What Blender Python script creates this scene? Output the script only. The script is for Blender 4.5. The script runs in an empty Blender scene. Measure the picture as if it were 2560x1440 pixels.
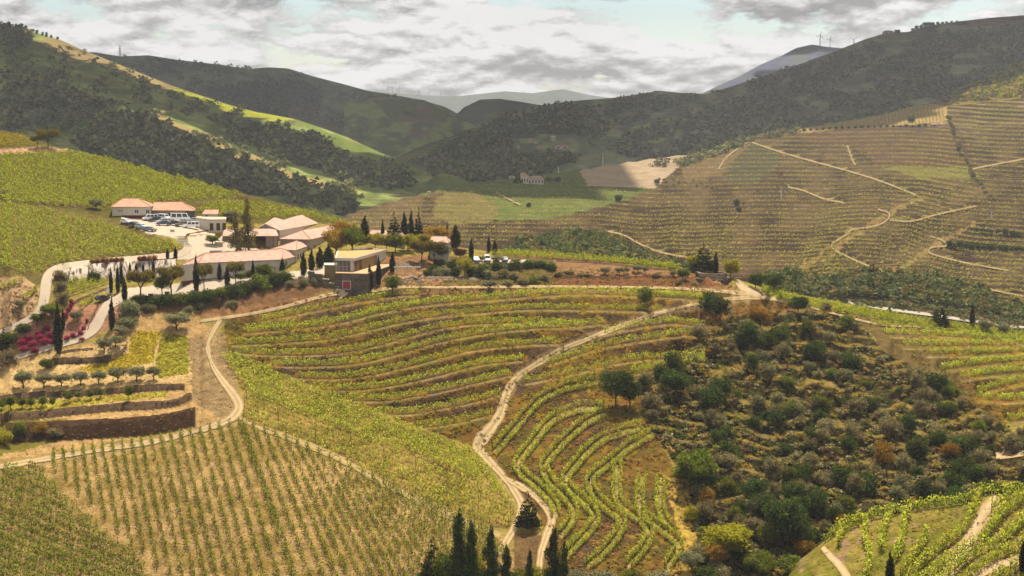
import bpy, math, random
import numpy as np
from mathutils import Vector

# ------------------------------------------------------------------ camera, sky, sun, exposure
S = bpy.context.scene
F = 4000.0                      # focal length in photograph pixels (2560 wide)
EYE = np.array([0.0, 0.0, 100.0])
PITCH = math.atan((720 - 300) / F)
cam_d = bpy.data.cameras.new('camera')
cam_d.sensor_width = 36.0
cam_d.lens = 36.0 * F / 2560.0
cam_d.clip_start = 1.0
cam_d.clip_end = 60000.0
cam = bpy.data.objects.new('camera', cam_d)
S.collection.objects.link(cam)
cam.location = EYE
cam.rotation_euler = (math.pi / 2 - PITCH, 0, 0)
S.camera = cam

SUN_EL, SUN_AZ = math.radians(63), math.radians(12)      # ahead of the camera, a little to the right
SUN_DIR = Vector((math.sin(SUN_AZ) * math.cos(SUN_EL), math.cos(SUN_AZ) * math.cos(SUN_EL), math.sin(SUN_EL)))
sun_d = bpy.data.lights.new('sun', 'SUN')
sun_d.energy = 5.0
sun_d.angle = math.radians(0.6)
sun_d.color = (1.0, 0.92, 0.77)
sun = bpy.data.objects.new('sun', sun_d)
sun.rotation_euler = (-SUN_DIR).to_track_quat('-Z', 'Y').to_euler()
sun.location = (0, 300, 900)
S.collection.objects.link(sun)

W = bpy.data.worlds.new('World')
S.world = W
W.use_nodes = True
wn, wl = W.node_tree.nodes, W.node_tree.links
wn.clear()
def wnode(t, **kw):
    n = wn.new(t)
    for k, v in kw.items():
        setattr(n, k, v)
    return n
def wmath(op, a, b=None, clamp=False):
    n = wnode('ShaderNodeMath', operation=op, use_clamp=clamp)
    for i, v in enumerate((a, b)):
        if v is None:
            continue
        if isinstance(v, (int, float)):
            n.inputs[i].default_value = v
        else:
            wl.new(v, n.inputs[i])
    return n.outputs[0]
sky = wnode('ShaderNodeTexSky', sky_type='NISHITA', sun_disc=False, sun_elevation=SUN_EL, sun_rotation=SUN_AZ)
sky.dust_density = 0.4
bg_sky = wnode('ShaderNodeBackground'); bg_sky.inputs['Strength'].default_value = 0.06
wl.new(sky.outputs[0], bg_sky.inputs['Color'])
tc = wnode('ShaderNodeTexCoord')
sep = wnode('ShaderNodeSeparateXYZ'); wl.new(tc.outputs['Generated'], sep.inputs[0])
zz = wmath('ADD', wmath('MAXIMUM', sep.outputs[2], 0.0), 0.32)
cu, cv = wmath('DIVIDE', sep.outputs[0], zz), wmath('DIVIDE', sep.outputs[1], zz)
def cloud_noise(scale, du, dv, detail, rough, sx=1.0, w=0.0):
    c = wnode('ShaderNodeCombineXYZ')
    wl.new(wmath('MULTIPLY_ADD' if False else 'ADD', wmath('MULTIPLY', cu, sx), du), c.inputs[0])
    wl.new(wmath('ADD', cv, dv), c.inputs[1])
    c.inputs[2].default_value = w
    n = wnode('ShaderNodeTexNoise')
    n.inputs['Scale'].default_value = scale
    n.inputs['Detail'].default_value = detail
    n.inputs['Roughness'].default_value = rough
    n.inputs['Distortion'].default_value = 0.1
    wl.new(c.outputs[0], n.inputs['Vector'])
    return n.outputs[0]
def wramp(fac, stops):
    r = wnode('ShaderNodeValToRGB')
    e = r.color_ramp.elements
    while len(e) < len(stops):
        e.new(0.5)
    for x, (p, c) in zip(e, stops):
        x.position = p
        x.color = (c[0], c[1], c[2], 1) if isinstance(c, (tuple, list)) else (c, c, c, 1)
    wl.new(fac, r.inputs[0])
    return r.outputs[0]
big = cloud_noise(3.0, 5.2, 2.3, 7, 0.62, 1.0)
big2 = cloud_noise(3.0, 5.2, 2.3 - 0.035, 7, 0.62, 1.0)       # the same clouds a little nearer the sun: which side is lit
fine = cloud_noise(7.5, 9.1, 4.0, 6, 0.62, 0.8, 3.0)
cover = wramp(wmath('ADD', big, wmath('MULTIPLY', wmath('SUBTRACT', fine, 0.5), 0.25)), [(0.385, 0.0), (0.435, 1.0)])
lit = wmath('ADD', 0.58, wmath('MULTIPLY', wmath('SUBTRACT', big, big2), 5.0))
lit = wmath('ADD', lit, wmath('MULTIPLY', wmath('SUBTRACT', fine, 0.5), 1.45))
tone = wramp(lit, [(0.18, (0.40, 0.39, 0.385)), (0.40, (0.60, 0.59, 0.575)), (0.58, (0.82, 0.81, 0.79)), (0.80, (1.06, 1.05, 1.03))])
bg_cl = wnode('ShaderNodeBackground'); bg_cl.inputs['Strength'].default_value = 0.45
wl.new(tone, bg_cl.inputs['Color'])
mixw = wnode('ShaderNodeMixShader')
wl.new(cover, mixw.inputs[0]); wl.new(bg_sky.outputs[0], mixw.inputs[1]); wl.new(bg_cl.outputs[0], mixw.inputs[2])
wo = wnode('ShaderNodeOutputWorld'); wl.new(mixw.outputs[0], wo.inputs['Surface'])

S.view_settings.view_transform = 'Standard'
S.view_settings.look = 'None'
S.view_settings.exposure = 1.08
S.view_settings.gamma = 1.0
S.view_settings.use_curve_mapping = False
S.render.engine = 'CYCLES'
S.cycles.use_denoising = True
S.cycles.denoising_prefilter = 'NONE'
S.cycles.max_bounces = 5
S.cycles.diffuse_bounces = 2
S.cycles.transmission_bounces = 3
S.cycles.transparent_max_bounces = 6
S.cycles.volume_bounces = 0

rng = np.random.default_rng(7)
random.seed(7)

# ------------------------------------------------------------------ helpers
def ordw(n):
    one = ['first', 'second', 'third', 'fourth', 'fifth', 'sixth', 'seventh', 'eighth', 'ninth', 'tenth', 'eleventh', 'twelfth', 'thirteenth', 'fourteenth', 'fifteenth', 'sixteenth', 'seventeenth', 'eighteenth', 'nineteenth', 'twentieth']
    if n < 20: return one[n]
    t, o = divmod(n + 1, 10)
    tens = {2: 'twenty', 3: 'thirty', 4: 'forty', 5: 'fifty', 6: 'sixty', 7: 'seventy'}[t]
    return (tens[:-1] + 'ieth') if o == 0 else tens + '-' + one[o - 1]
COL = S.collection
def lin(r, g, b, k=1.0):
    f = lambda c: (c / 255 / 12.92) if c <= 10 else ((c / 255 + 0.055) / 1.055) ** 2.4
    return (f(r) * k, f(g) * k, f(b) * k)
def A(r, g, b):                 # the reflectance of a surface seen in full sun with this picture colour
    return lin(r, g, b, 0.62)

def P(px, py, D):
    """world point of picture point(s) at depth D metres"""
    px, py, D = np.broadcast_arrays(np.asarray(px, float), np.asarray(py, float), np.asarray(D, float))
    a, b = (px - 1280) / F, (720 - py) / F
    cp, sp = math.cos(PITCH), math.sin(PITCH)
    return np.stack([EYE[0] + D * a, EYE[1] + D * (cp + b * sp), EYE[2] + D * (-sp + b * cp)], -1)
def PZ(px, D, z):
    """world point at picture column px and depth D, at height z"""
    cp, sp = math.cos(PITCH), math.sin(PITCH)
    b = ((z - EYE[2]) / D + sp) / cp
    return np.array([(px - 1280) / F * D, D * (cp + b * sp), z], float)

def tag(o, label=None, cat=None, group=None, kind=None):
    if label: o['label'] = label
    if cat: o['category'] = cat
    if group: o['group'] = group
    if kind: o['kind'] = kind
    return o
def mesh(name, V, Fc, mats=(), smooth=False, col=None, fmat=None):
    """V (n,3); Fc: (m,k) int array, or list of lists; col per-vertex rgb"""
    me = bpy.data.meshes.new(name)
    V = np.asarray(V, np.float32)
    if isinstance(Fc, np.ndarray) and Fc.ndim == 2:
        m, k = Fc.shape
        me.vertices.add(len(V)); me.vertices.foreach_set('co', V.ravel())
        me.loops.add(m * k); me.loops.foreach_set('vertex_index', Fc.astype(np.int32).ravel())
        me.polygons.add(m)
        me.polygons.foreach_set('loop_start', np.arange(0, m * k, k, dtype=np.int32))
        me.polygons.foreach_set('loop_total', np.full(m, k, np.int32))
        me.update(calc_edges=True)
    else:
        me.from_pydata([tuple(map(float, v)) for v in V], [], [list(map(int, f)) for f in Fc])
    for mt in mats:
        me.materials.append(mt)
    if fmat is not None:
        me.polygons.foreach_set('material_index', np.asarray(fmat, np.int32))
    if smooth:
        me.polygons.foreach_set('use_smooth', np.ones(len(me.polygons), bool))
    if col is not None:
        at = me.attributes.new('Col', 'FLOAT_COLOR', 'POINT')
        c4 = np.ones((len(V), 4), np.float32); c4[:, :3] = col
        at.data.foreach_set('color', c4.ravel())
    return me
def obj(name, me, parent=None, loc=None, rz=0.0, sc=None):
    o = bpy.data.objects.new(name, me)
    COL.objects.link(o)
    if parent is not None: o.parent = parent
    if loc is not None: o.location = tuple(map(float, loc))
    if rz: o.rotation_euler = (0, 0, rz)
    if sc is not None: o.scale = (sc, sc, sc) if isinstance(sc, (int, float)) else tuple(map(float, sc))
    return o
def empty(name, loc, rz=0.0, sc=None):
    o = obj(name, None, None, loc, rz, sc); o.empty_display_size = 0.5
    return o
class MB:
    """collects boxes, prisms and tubes for one mesh"""
    def __init__(s): s.v, s.f = [], []
    def add(s, v, f):
        b = len(s.v); s.v += [tuple(map(float, p)) for p in v]; s.f += [[b + i for i in q] for q in f]; return s
    def box(s, c, d, rz=0.0):
        cx, cy, cz = c; x, y, z = d[0] / 2, d[1] / 2, d[2] / 2
        ca, sa = math.cos(rz), math.sin(rz)
        vs = [(cx + ca * a * x - sa * b * y, cy + sa * a * x + ca * b * y, cz + e * z) for e in (-1, 1) for a, b in ((-1, -1), (1, -1), (1, 1), (-1, 1))]
        return s.add(vs, [[0, 3, 2, 1], [4, 5, 6, 7], [0, 1, 5, 4], [1, 2, 6, 5], [2, 3, 7, 6], [3, 0, 4, 7]])
    def bar(s, a, b, w, h=None):
        a, b = np.array(a, float), np.array(b, float); h = h or w
        d = b - a; L = np.linalg.norm(d); d /= L
        up = np.array([0, 0, 1.0]) if abs(d[2]) < 0.95 else np.array([0, 1.0, 0])
        r = np.cross(d, up); r /= np.linalg.norm(r); u = np.cross(r, d)
        vs = [p + r * i * w / 2 + u * j * h / 2 for p in (a, b) for i, j in ((-1, -1), (1, -1), (1, 1), (-1, 1))]
        return s.add(vs, [[0, 1, 2, 3], [7, 6, 5, 4], [0, 4, 5, 1], [1, 5, 6, 2], [2, 6, 7, 3], [3, 7, 4, 0]])
    def tube(s, pts, rad, n=6, cap=True):
        pts = [np.array(p, float) for p in pts]; base = len(s.v); m = len(pts)
        for i, p in enumerate(pts):
            d = pts[min(i + 1, m - 1)] - pts[max(i - 1, 0)]; d /= (np.linalg.norm(d) + 1e-9)
            up = np.array([0, 0, 1.0]) if abs(d[2]) < 0.9 else np.array([0, 1.0, 0])
            r = np.cross(d, up); r /= np.linalg.norm(r); u = np.cross(r, d)
            R = rad[i] if hasattr(rad, '__len__') else rad
            for k in range(n):
                a = 2 * math.pi * k / n
                s.v.append(tuple(p + R * (math.cos(a) * r + math.sin(a) * u)))
        for i in range(m - 1):
            for k in range(n):
                s.f.append([base + i * n + k, base + i * n + (k + 1) % n, base + (i + 1) * n + (k + 1) % n, base + (i + 1) * n + k])
        if cap:
            s.f.append([base + k for k in range(n)][::-1]); s.f.append([base + (m - 1) * n + k for k in range(n)])
        return s
    def prism(s, poly, z0, z1):
        n = len(poly)
        vs = [(p[0], p[1], z0) for p in poly] + [(p[0], p[1], z1) for p in poly]
        return s.add(vs, [list(range(n))[::-1], [n + i for i in range(n)]] + [[i, (i + 1) % n, n + (i + 1) % n, n + i] for i in range(n)])
    def build(s, name, mat, parent=None, smooth=False, **k):
        return obj(name, mesh(name, np.array(s.v), s.f, [mat], smooth), parent, **k)

# ------------------------------------------------------------------ procedural materials
def newmat(name):
    m = bpy.data.materials.new(name); m.use_nodes = True
    n, l = m.node_tree.nodes, m.node_tree.links
    n.clear()
    out = n.new('ShaderNodeOutputMaterial')
    return m, n, l, out
def noise(n, l, vec, scale, detail=3.0, rough=0.6):
    t = n.new('ShaderNodeTexNoise'); t.inputs['Scale'].default_value = scale; t.inputs['Detail'].default_value = detail; t.inputs['Roughness'].default_value = rough
    if vec is not None: l.new(vec, t.inputs['Vector'])
    return t.outputs[0]
def ramp(n, l, fac, stops):
    r = n.new('ShaderNodeValToRGB'); e = r.color_ramp.elements
    while len(e) < len(stops): e.new(0.5)
    for x, (p, c) in zip(e, stops):
        x.position = p; x.color = (*c, 1) if isinstance(c, (tuple, list)) else (c, c, c, 1)
    l.new(fac, r.inputs[0])
    return r.outputs[0]
def mix(n, l, fac, a, b, bt='MIX'):
    x = n.new('ShaderNodeMix'); x.data_type = 'RGBA'; x.blend_type = bt
    for i, v in ((0, fac), (6, a), (7, b)):
        if isinstance(v, (int, float)): x.inputs[i].default_value = v
        elif isinstance(v, tuple): x.inputs[i].default_value = (*v, 1)
        else: l.new(v, x.inputs[i])
    return x.outputs[2]
def position(n, l):
    return n.new('ShaderNodeNewGeometry').outputs['Position']
def bump(n, l, h, strength, dist):
    b = n.new('ShaderNodeBump'); b.inputs['Strength'].default_value = strength; b.inputs['Distance'].default_value = dist
    l.new(h, b.inputs['Height']); return b.outputs[0]

def mat_leaf(name, dark, mid, light, trans=0.35, scale=0.9, vary=0.25):
    """foliage: colour by place and by plant, some light let through the leaves"""
    m, n, l, out = newmat(name)
    pos = position(n, l)
    c = ramp(n, l, noise(n, l, pos, scale, 2, 0.65), [(0.30, dark), (0.5, mid), (0.70, light)])
    oi = n.new('ShaderNodeObjectInfo')
    hs = n.new('ShaderNodeHueSaturation')
    mr = n.new('ShaderNodeMapRange'); mr.inputs['To Min'].default_value = 1 - vary; mr.inputs['To Max'].default_value = 1 + vary
    l.new(oi.outputs['Random'], mr.inputs[0]); l.new(mr.outputs[0], hs.inputs['Value'])
    mr2 = n.new('ShaderNodeMapRange'); mr2.inputs['To Min'].default_value = 0.5 - vary * 0.07; mr2.inputs['To Max'].default_value = 0.5 + vary * 0.07
    l.new(oi.outputs['Random'], mr2.inputs[0]); l.new(mr2.outputs[0], hs.inputs['Hue'])
    l.new(c, hs.inputs['Color'])
    d = n.new('ShaderNodeBsdfDiffuse'); t = n.new('ShaderNodeBsdfTranslucent')
    l.new(hs.outputs[0], d.inputs['Color'])
    tcol = mix(n, l, 1.0, hs.outputs[0], (1.35, 1.25, 0.6), 'MULTIPLY')
    l.new(tcol, t.inputs['Color'])
    ms = n.new('ShaderNodeMixShader'); ms.inputs[0].default_value = trans
    l.new(d.outputs[0], ms.inputs[1]); l.new(t.outputs[0], ms.inputs[2]); l.new(ms.outputs[0], out.inputs['Surface'])
    return m
def mat_ground(name, s1=0.35, s2=2.2, amp=0.7, bstr=0.9, bdist=0.5):
    """soil and ground cover; the cover's own colour comes from the painted attribute"""
    m, n, l, out = newmat(name)
    pos = position(n, l)
    at = n.new('ShaderNodeAttribute'); at.attribute_name = 'Col'
    n1, n2 = noise(n, l, pos, s1, 4, 0.68), noise(n, l, pos, s2, 3, 0.7)
    v = mix(n, l, 0.5, n1, n2)
    g = ramp(n, l, v, [(0.30, 1 - amp), (0.50, 1.0), (0.68, 1 + amp)])
    c = mix(n, l, 1.0, at.outputs['Color'], g, 'MULTIPLY')
    d = n.new('ShaderNodeBsdfDiffuse'); d.inputs['Roughness'].default_value = 0.4
    l.new(c, d.inputs['Color'])
    l.new(bump(n, l, v, bstr, bdist), d.inputs['Normal'])
    l.new(d.outputs[0], out.inputs['Surface'])
    return m
def mat_plain(name, color, vary=0.15, scale=1.5, rough=0.8, spec=0.2, bstr=0.0, streak=None):
    m, n, l, out = newmat(name)
    pos = position(n, l)
    f = noise(n, l, pos, scale, 5, 0.65)
    lo, hi = tuple(c * (1 - vary) for c in color), tuple(min(1, c * (1 + vary)) for c in color)
    c = ramp(n, l, f, [(0.3, lo), (0.7, hi)])
    if streak:                                 # vertical weather stains
        mp = n.new('ShaderNodeMapping'); mp.inputs['Scale'].default_value = (1.0, 1.0, 0.12); l.new(pos, mp.inputs[0])
        sf = ramp(n, l, noise(n, l, mp.outputs[0], streak[1], 5, 0.7), [(streak[2], 0.0), (streak[2] + 0.12, 1.0)])
        c = mix(n, l, sf, c, streak[0])
    b = n.new('ShaderNodeBsdfPrincipled')
    l.new(c, b.inputs['Base Color']); b.inputs['Roughness'].default_value = rough
    b.inputs['Specular IOR Level'].default_value = spec
    if bstr: l.new(bump(n, l, f, bstr, 0.1), b.inputs['Normal'])
    l.new(b.outputs[0], out.inputs['Surface'])
    return m
def mat_stone(name, a, b, mortar, scale=2.6):
    m, n, l, out = newmat(name)
    pos = position(n, l)
    mp = n.new('ShaderNodeMapping'); mp.inputs['Scale'].default_value = (1, 1, 2.2); l.new(pos, mp.inputs[0])
    vo = n.new('ShaderNodeTexVoronoi'); vo.inputs['Scale'].default_value = scale; l.new(mp.outputs[0], vo.inputs['Vector'])
    vd = n.new('ShaderNodeTexVoronoi'); vd.feature = 'DISTANCE_TO_EDGE'; vd.inputs['Scale'].default_value = scale; l.new(mp.outputs[0], vd.inputs['Vector'])
    sx = n.new('ShaderNodeSeparateColor'); l.new(vo.outputs['Color'], sx.inputs[0])
    c = mix(n, l, sx.outputs[0], a, b)
    e = ramp(n, l, vd.outputs['Distance'], [(0.02, 0.0), (0.09, 1.0)])
    c = mix(n, l, e, mortar, c)
    big = ramp(n, l, noise(n, l, pos, 0.5, 5, 0.6), [(0.35, 0.7), (0.65, 1.2)])
    c = mix(n, l, 1.0, c, big, 'MULTIPLY')
    d = n.new('ShaderNodeBsdfDiffuse'); l.new(c, d.inputs['Color'])
    l.new(bump(n, l, e, 0.8, 0.12), d.inputs['Normal'])
    l.new(d.outputs[0], out.inputs['Surface'])
    return m
def mat_tile(name, base, light, dark, ang):
    """clay roof tiles: rows down the slope, weathered patches"""
    m, n, l, out = newmat(name)
    pos = position(n, l)
    mp = n.new('ShaderNodeMapping'); mp.inputs['Rotation'].default_value = (0, 0, ang); l.new(pos, mp.inputs[0])
    w = n.new('ShaderNodeTexWave'); w.wave_type = 'BANDS'; w.bands_direction = 'X'; w.inputs['Scale'].default_value = 1.1; w.inputs['Distortion'].default_value = 0.3
    l.new(mp.outputs[0], w.inputs['Vector'])
    c = ramp(n, l, noise(n, l, pos, 0.9, 6, 0.7), [(0.28, dark), (0.48, base), (0.68, light)])
    c = mix(n, l, 1.0, c, ramp(n, l, w.outputs[0], [(0.0, 0.78), (0.6, 1.08)]), 'MULTIPLY')
    sp = ramp(n, l, noise(n, l, pos, 6.0, 3, 0.6), [(0.33, 0.72), (0.5, 1.0)])
    c = mix(n, l, 1.0, c, sp, 'MULTIPLY')
    d = n.new('ShaderNodeBsdfDiffuse'); l.new(c, d.inputs['Color'])
    l.new(bump(n, l, w.outputs[0], 0.6, 0.08), d.inputs['Normal'])
    l.new(d.outputs[0], out.inputs['Surface'])
    return m
def mat_gloss(name, color, rough=0.25, metal=0.0, coat=0.5):
    m, n, l, out = newmat(name)
    b = n.new('ShaderNodeBsdfPrincipled')
    c = ramp(n, l, noise(n, l, position(n, l), 3.0, 4), [(0.3, tuple(x * 0.9 for x in color)), (0.7, color)])
    l.new(c, b.inputs['Base Color']); b.inputs['Roughness'].default_value = rough; b.inputs['Metallic'].default_value = metal
    b.inputs['Coat Weight'].default_value = coat
    l.new(b.outputs[0], out.inputs['Surface'])
    return m

# ------------------------------------------------------------------ picture-plane geometry used to lay the ground out
def interp(pts, x):
    p = np.array(pts, float)
    return np.interp(x, p[:, 0], p[:, 1])
def smooth_line(pts, step=4.0):
    """Catmull-Rom through points (any columns), about one sample each `step` pixels"""
    p = np.array(pts, float)
    if len(p) == 2:
        n = max(2, int(np.hypot(*(p[1] - p[0])[:2]) / step) + 1)
        t = np.linspace(0, 1, n)[:, None]
        return p[0] + (p[1] - p[0]) * t
    q = np.vstack([2 * p[0] - p[1], p, 2 * p[-1] - p[-2]])
    out = []
    for i in range(1, len(q) - 2):
        n = max(2, int(np.hypot(*(q[i + 1] - q[i])[:2]) / step))
        t = np.linspace(0, 1, n, endpoint=False)[:, None]
        a, b, c, d = q[i - 1], q[i], q[i + 1], q[i + 2]
        out.append(0.5 * (2 * b + (c - a) * t + (2 * a - 5 * b + 4 * c - d) * t ** 2 + (3 * b - a - 3 * c + d) * t ** 3))
    out.append(p[-1:])
    return np.vstack(out)
def inpoly(px, py, poly):
    px, py = np.asarray(px, float), np.asarray(py, float)
    r = np.zeros(px.shape, bool)
    n = len(poly); j = n - 1
    for i in range(n):
        xi, yi, xj, yj = *poly[i], *poly[j]
        if yi != yj:
            r ^= ((yi > py) != (yj > py)) & (px < (xj - xi) * (py - yi) / (yj - yi) + xi)
        j = i
    return r
def dist_line(px, py, line, reach):
    """distance in pixels to a polyline, inf beyond reach"""
    d = np.full(px.shape, np.inf)
    L = np.asarray(line, float)
    for (x0, y0), (x1, y1) in zip(L[:-1, :2], L[1:, :2]):
        m = (px > min(x0, x1) - reach) & (px < max(x0, x1) + reach) & (py > min(y0, y1) - reach) & (py < max(y0, y1) + reach)
        if not m.any(): continue
        ax, ay = px[m] - x0, py[m] - y0
        dx, dy = x1 - x0, y1 - y0
        t = np.clip((ax * dx + ay * dy) / (dx * dx + dy * dy + 1e-9), 0, 1)
        d[m] = np.minimum(d[m], np.hypot(ax - t * dx, ay - t * dy))
    return d
_G = np.random.default_rng(3).random((64, 64))
def vnoise(x, y):
    xi, yi = np.floor(x).astype(int), np.floor(y).astype(int)
    fx, fy = x - xi, y - yi
    fx, fy = fx * fx * (3 - 2 * fx), fy * fy * (3 - 2 * fy)
    g = lambda a, b: _G[a % 64, b % 64]
    return (g(xi, yi) * (1 - fx) + g(xi + 1, yi) * fx) * (1 - fy) + (g(xi, yi + 1) * (1 - fx) + g(xi + 1, yi + 1) * fx) * fy
def fbm(x, y, o=4):
    s, a, t = 0, 0.5, 0
    for _ in range(o):
        s = s + a * vnoise(x, y); t += a; a *= 0.5; x, y = x * 2.03 + 7.1, y * 2.03 + 3.3
    return s / t - 0.5
# ------------------------------------------------------------------ lines of the near hill (picture x, y)
RIDGE = [(-620, 190), (-260, 268), (0, 325), (60, 338), (100, 352), (140, 368), (180, 374), (260, 392), (400, 430), (620, 487), (740, 517), (860, 552), (930, 578),
         (1000, 598), (1100, 612), (1220, 628), (1300, 632), (1450, 641), (1600, 656), (1700, 668), (1760, 682), (1840, 697), (1907, 719),
         (1990, 735), (2087, 754), (2190, 775), (2287, 794), (2390, 811), (2487, 825), (2600, 840), (2820, 866), (3260, 905)]
def z3(*p): return [(500 + x / 3, 680 + y / 3) for x, y in p]
def z4(*p): return [(1100 + x / 3, 680 + y / 3) for x, y in p]
def z5(*p): return [(1720 + x / 3, 700 + y / 3) for x, y in p]
def z7(*p): return [(850 + x / 2.977, 1000 + y / 2.977) for x, y in p]
def z8(*p): return [(1700 + x / 2.977, 1000 + y / 2.977) for x, y in p]
TERR = [  # long terrace rows of the middle slope, from the upper track down
    z3((460, 352), (700, 306), (950, 256), (1200, 206), (1450, 168), (1640, 152)) ,
    z3((345, 440), (600, 420), (900, 390), (1100, 355), (1350, 290), (1600, 245), (1900, 212)) + z4((400, 190), (800, 160), (1150, 150), (1500, 165), (1960, 190)),
    z3((240, 530), (500, 520), (800, 500), (1000, 480), (1250, 425), (1500, 365), (1800, 315)) + z4((300, 290), (650, 265), (1000, 265), (1500, 275), (1660, 270)),
    z3((320, 592), (500, 606), (800, 605), (1100, 585), (1350, 530), (1600, 460), (1850, 400)) + z4((350, 370), (750, 370), (1000, 385), (1220, 375)),
    z3((540, 685), (800, 690), (1050, 680), (1300, 645), (1550, 580), (1800, 510), (2100, 452)) + z4((500, 424), (800, 402), (1080, 396)),
    z3((740, 780), (1000, 785), (1250, 760), (1500, 710), (1750, 645), (2000, 580)) + z4((500, 540), (880, 520)),
    z3((850, 860), (1100, 870), (1350, 850), (1600, 805), (1850, 745), (2100, 680), (2420, 645)),
    z3((1100, 945), (1350, 950), (1600, 920), (1850, 870), (2100, 810), (2320, 760)),
    z3((1320, 1040), (1550, 1050), (1800, 1010), (2050, 960), (2240, 905)),
    z3((1620, 1150), (1800, 1140), (2000, 1100), (2180, 1055)),
]
TERR_R = [
    z4((1240, 450), (1400, 415), (1600, 385), (1750, 370), (1960, 395)),
    z4((810, 680), (1000, 620), (1200, 555), (1450, 510), (1700, 475), (1970, 445)),
    z4((640, 820), (900, 770), (1200, 700), (1450, 650), (1700, 635), (1980, 630)),
    z4((1450, 750), (1700, 705), (1980, 660)),
]
LOOPS = [  # winding terraces with a path between two rows
    z7((1155, 390), (1305, 220), (1420, 75), (1510, -5), (1640, -70), (1760, -105), (1900, -128)),
    z7((1960, 68), (1780, 75), (1630, 130), (1540, 200), (1430, 340), (1345, 450), (1325, 520), (1370, 580), (1490, 680), (1580, 780), (1610, 870)),
    z7((1970, 112), (1850, 165), (1700, 290), (1560, 440), (1520, 520), (1560, 620), (1680, 740), (1740, 840), (1720, 920), (1650, 1010)),
    z7((2230, 215), (2050, 262), (1900, 340), (1740, 510), (1680, 600), (1700, 670), (1840, 800), (1900, 900), (1850, 990), (1690, 1160)),
    z7((2330, 260), (2150, 360), (2060, 440), (1905, 560), (1860, 640), (1900, 730), (2000, 830), (2090, 900), (2080, 1000), (1960, 1150), (1850, 1240)),
    z7((2065, 480), (2060, 600), (2065, 760), (2150, 840), (2270, 940), (2300, 1030), (2250, 1130), (2150, 1240)),
    z7((2250, 580), (2230, 700), (2240, 850), (2330, 930), (2480, 1040), (2520, 1110), (2440, 1250)),
    z7((2390, 600), (2380, 760), (2400, 880), (2460, 960)),
]
TERR_S = [  # terraces beyond the overgrown slope
    z5((1370, 342), (1700, 370), (1900, 398), (2100, 412)), z5((1480, 402), (1800, 412), (2100, 432), (2560, 462)),
    z5((1620, 490), (1900, 490), (2250, 486), (2700, 478)), z5((1800, 552), (2100, 550), (2350, 542), (2700, 530)),
    z5((1900, 680), (2000, 655), (2200, 625), (2450, 605), (2700, 592)), z5((2050, 735), (2250, 705), (2450, 688), (2700, 672)),
    z5((2180, 845), (2350, 795), (2500, 765), (2700, 740)), z5((2180, 885), (2350, 902), (2520, 892), (2700, 880)), z5((2400, 1052), (2540, 1035), (2700, 1020)),
]
# retaining walls of the garden terraces: top line, height in pixels
def zb(*p): return [(x / 3.892, 850 + y / 3.892) for x, y in p]
def zc(*p): return [(x / 4.8, 640 + y / 4.8) for x, y in p]
WALLS = [
    ('low stone wall', zc((630, 1240), (800, 1225), (1000, 1222), (1250, 1210), (1400, 1170), (1490, 1100), (1530, 1030)), 14),
    ('olive wall', zb((-200, 560), (0, 548), (350, 512), (700, 497), (1100, 470), (1500, 440), (1790, 430)), 15),
    ('orchard wall', zb((-200, 735), (0, 722), (300, 702), (700, 662), (1100, 625), (1500, 603), (1700, 580), (1860, 515)), 19),
    ('white wall', zc((760, 195), (860, 150), (1050, 118), (1300, 96), (1600, 80), (1900, 66), (2110, 56)), 38),
    ('earth bank', zb((60, 822), (400, 802), (720, 790), (1100, 770), (1500, 740), (1900, 662)), 48),
]
LOT = [(300, 546), (345, 541), (480, 548), (495, 556), (560, 580), (470, 590), (440, 596), (365, 582)]
YARD = [(466, 632), (470, 596), (560, 578), (640, 612), (700, 640), (560, 646), (440, 650)]
PLAZA = [(312, 748), (316, 722), (468, 708), (700, 684), (790, 672), (840, 655), (870, 680), (720, 698), (600, 712), (480, 735), (380, 745)]
TERRACE_CAFE = [(985, 702), (1000, 692), (1110, 688), (1200, 694), (1200, 697), (1060, 700)]

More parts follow.
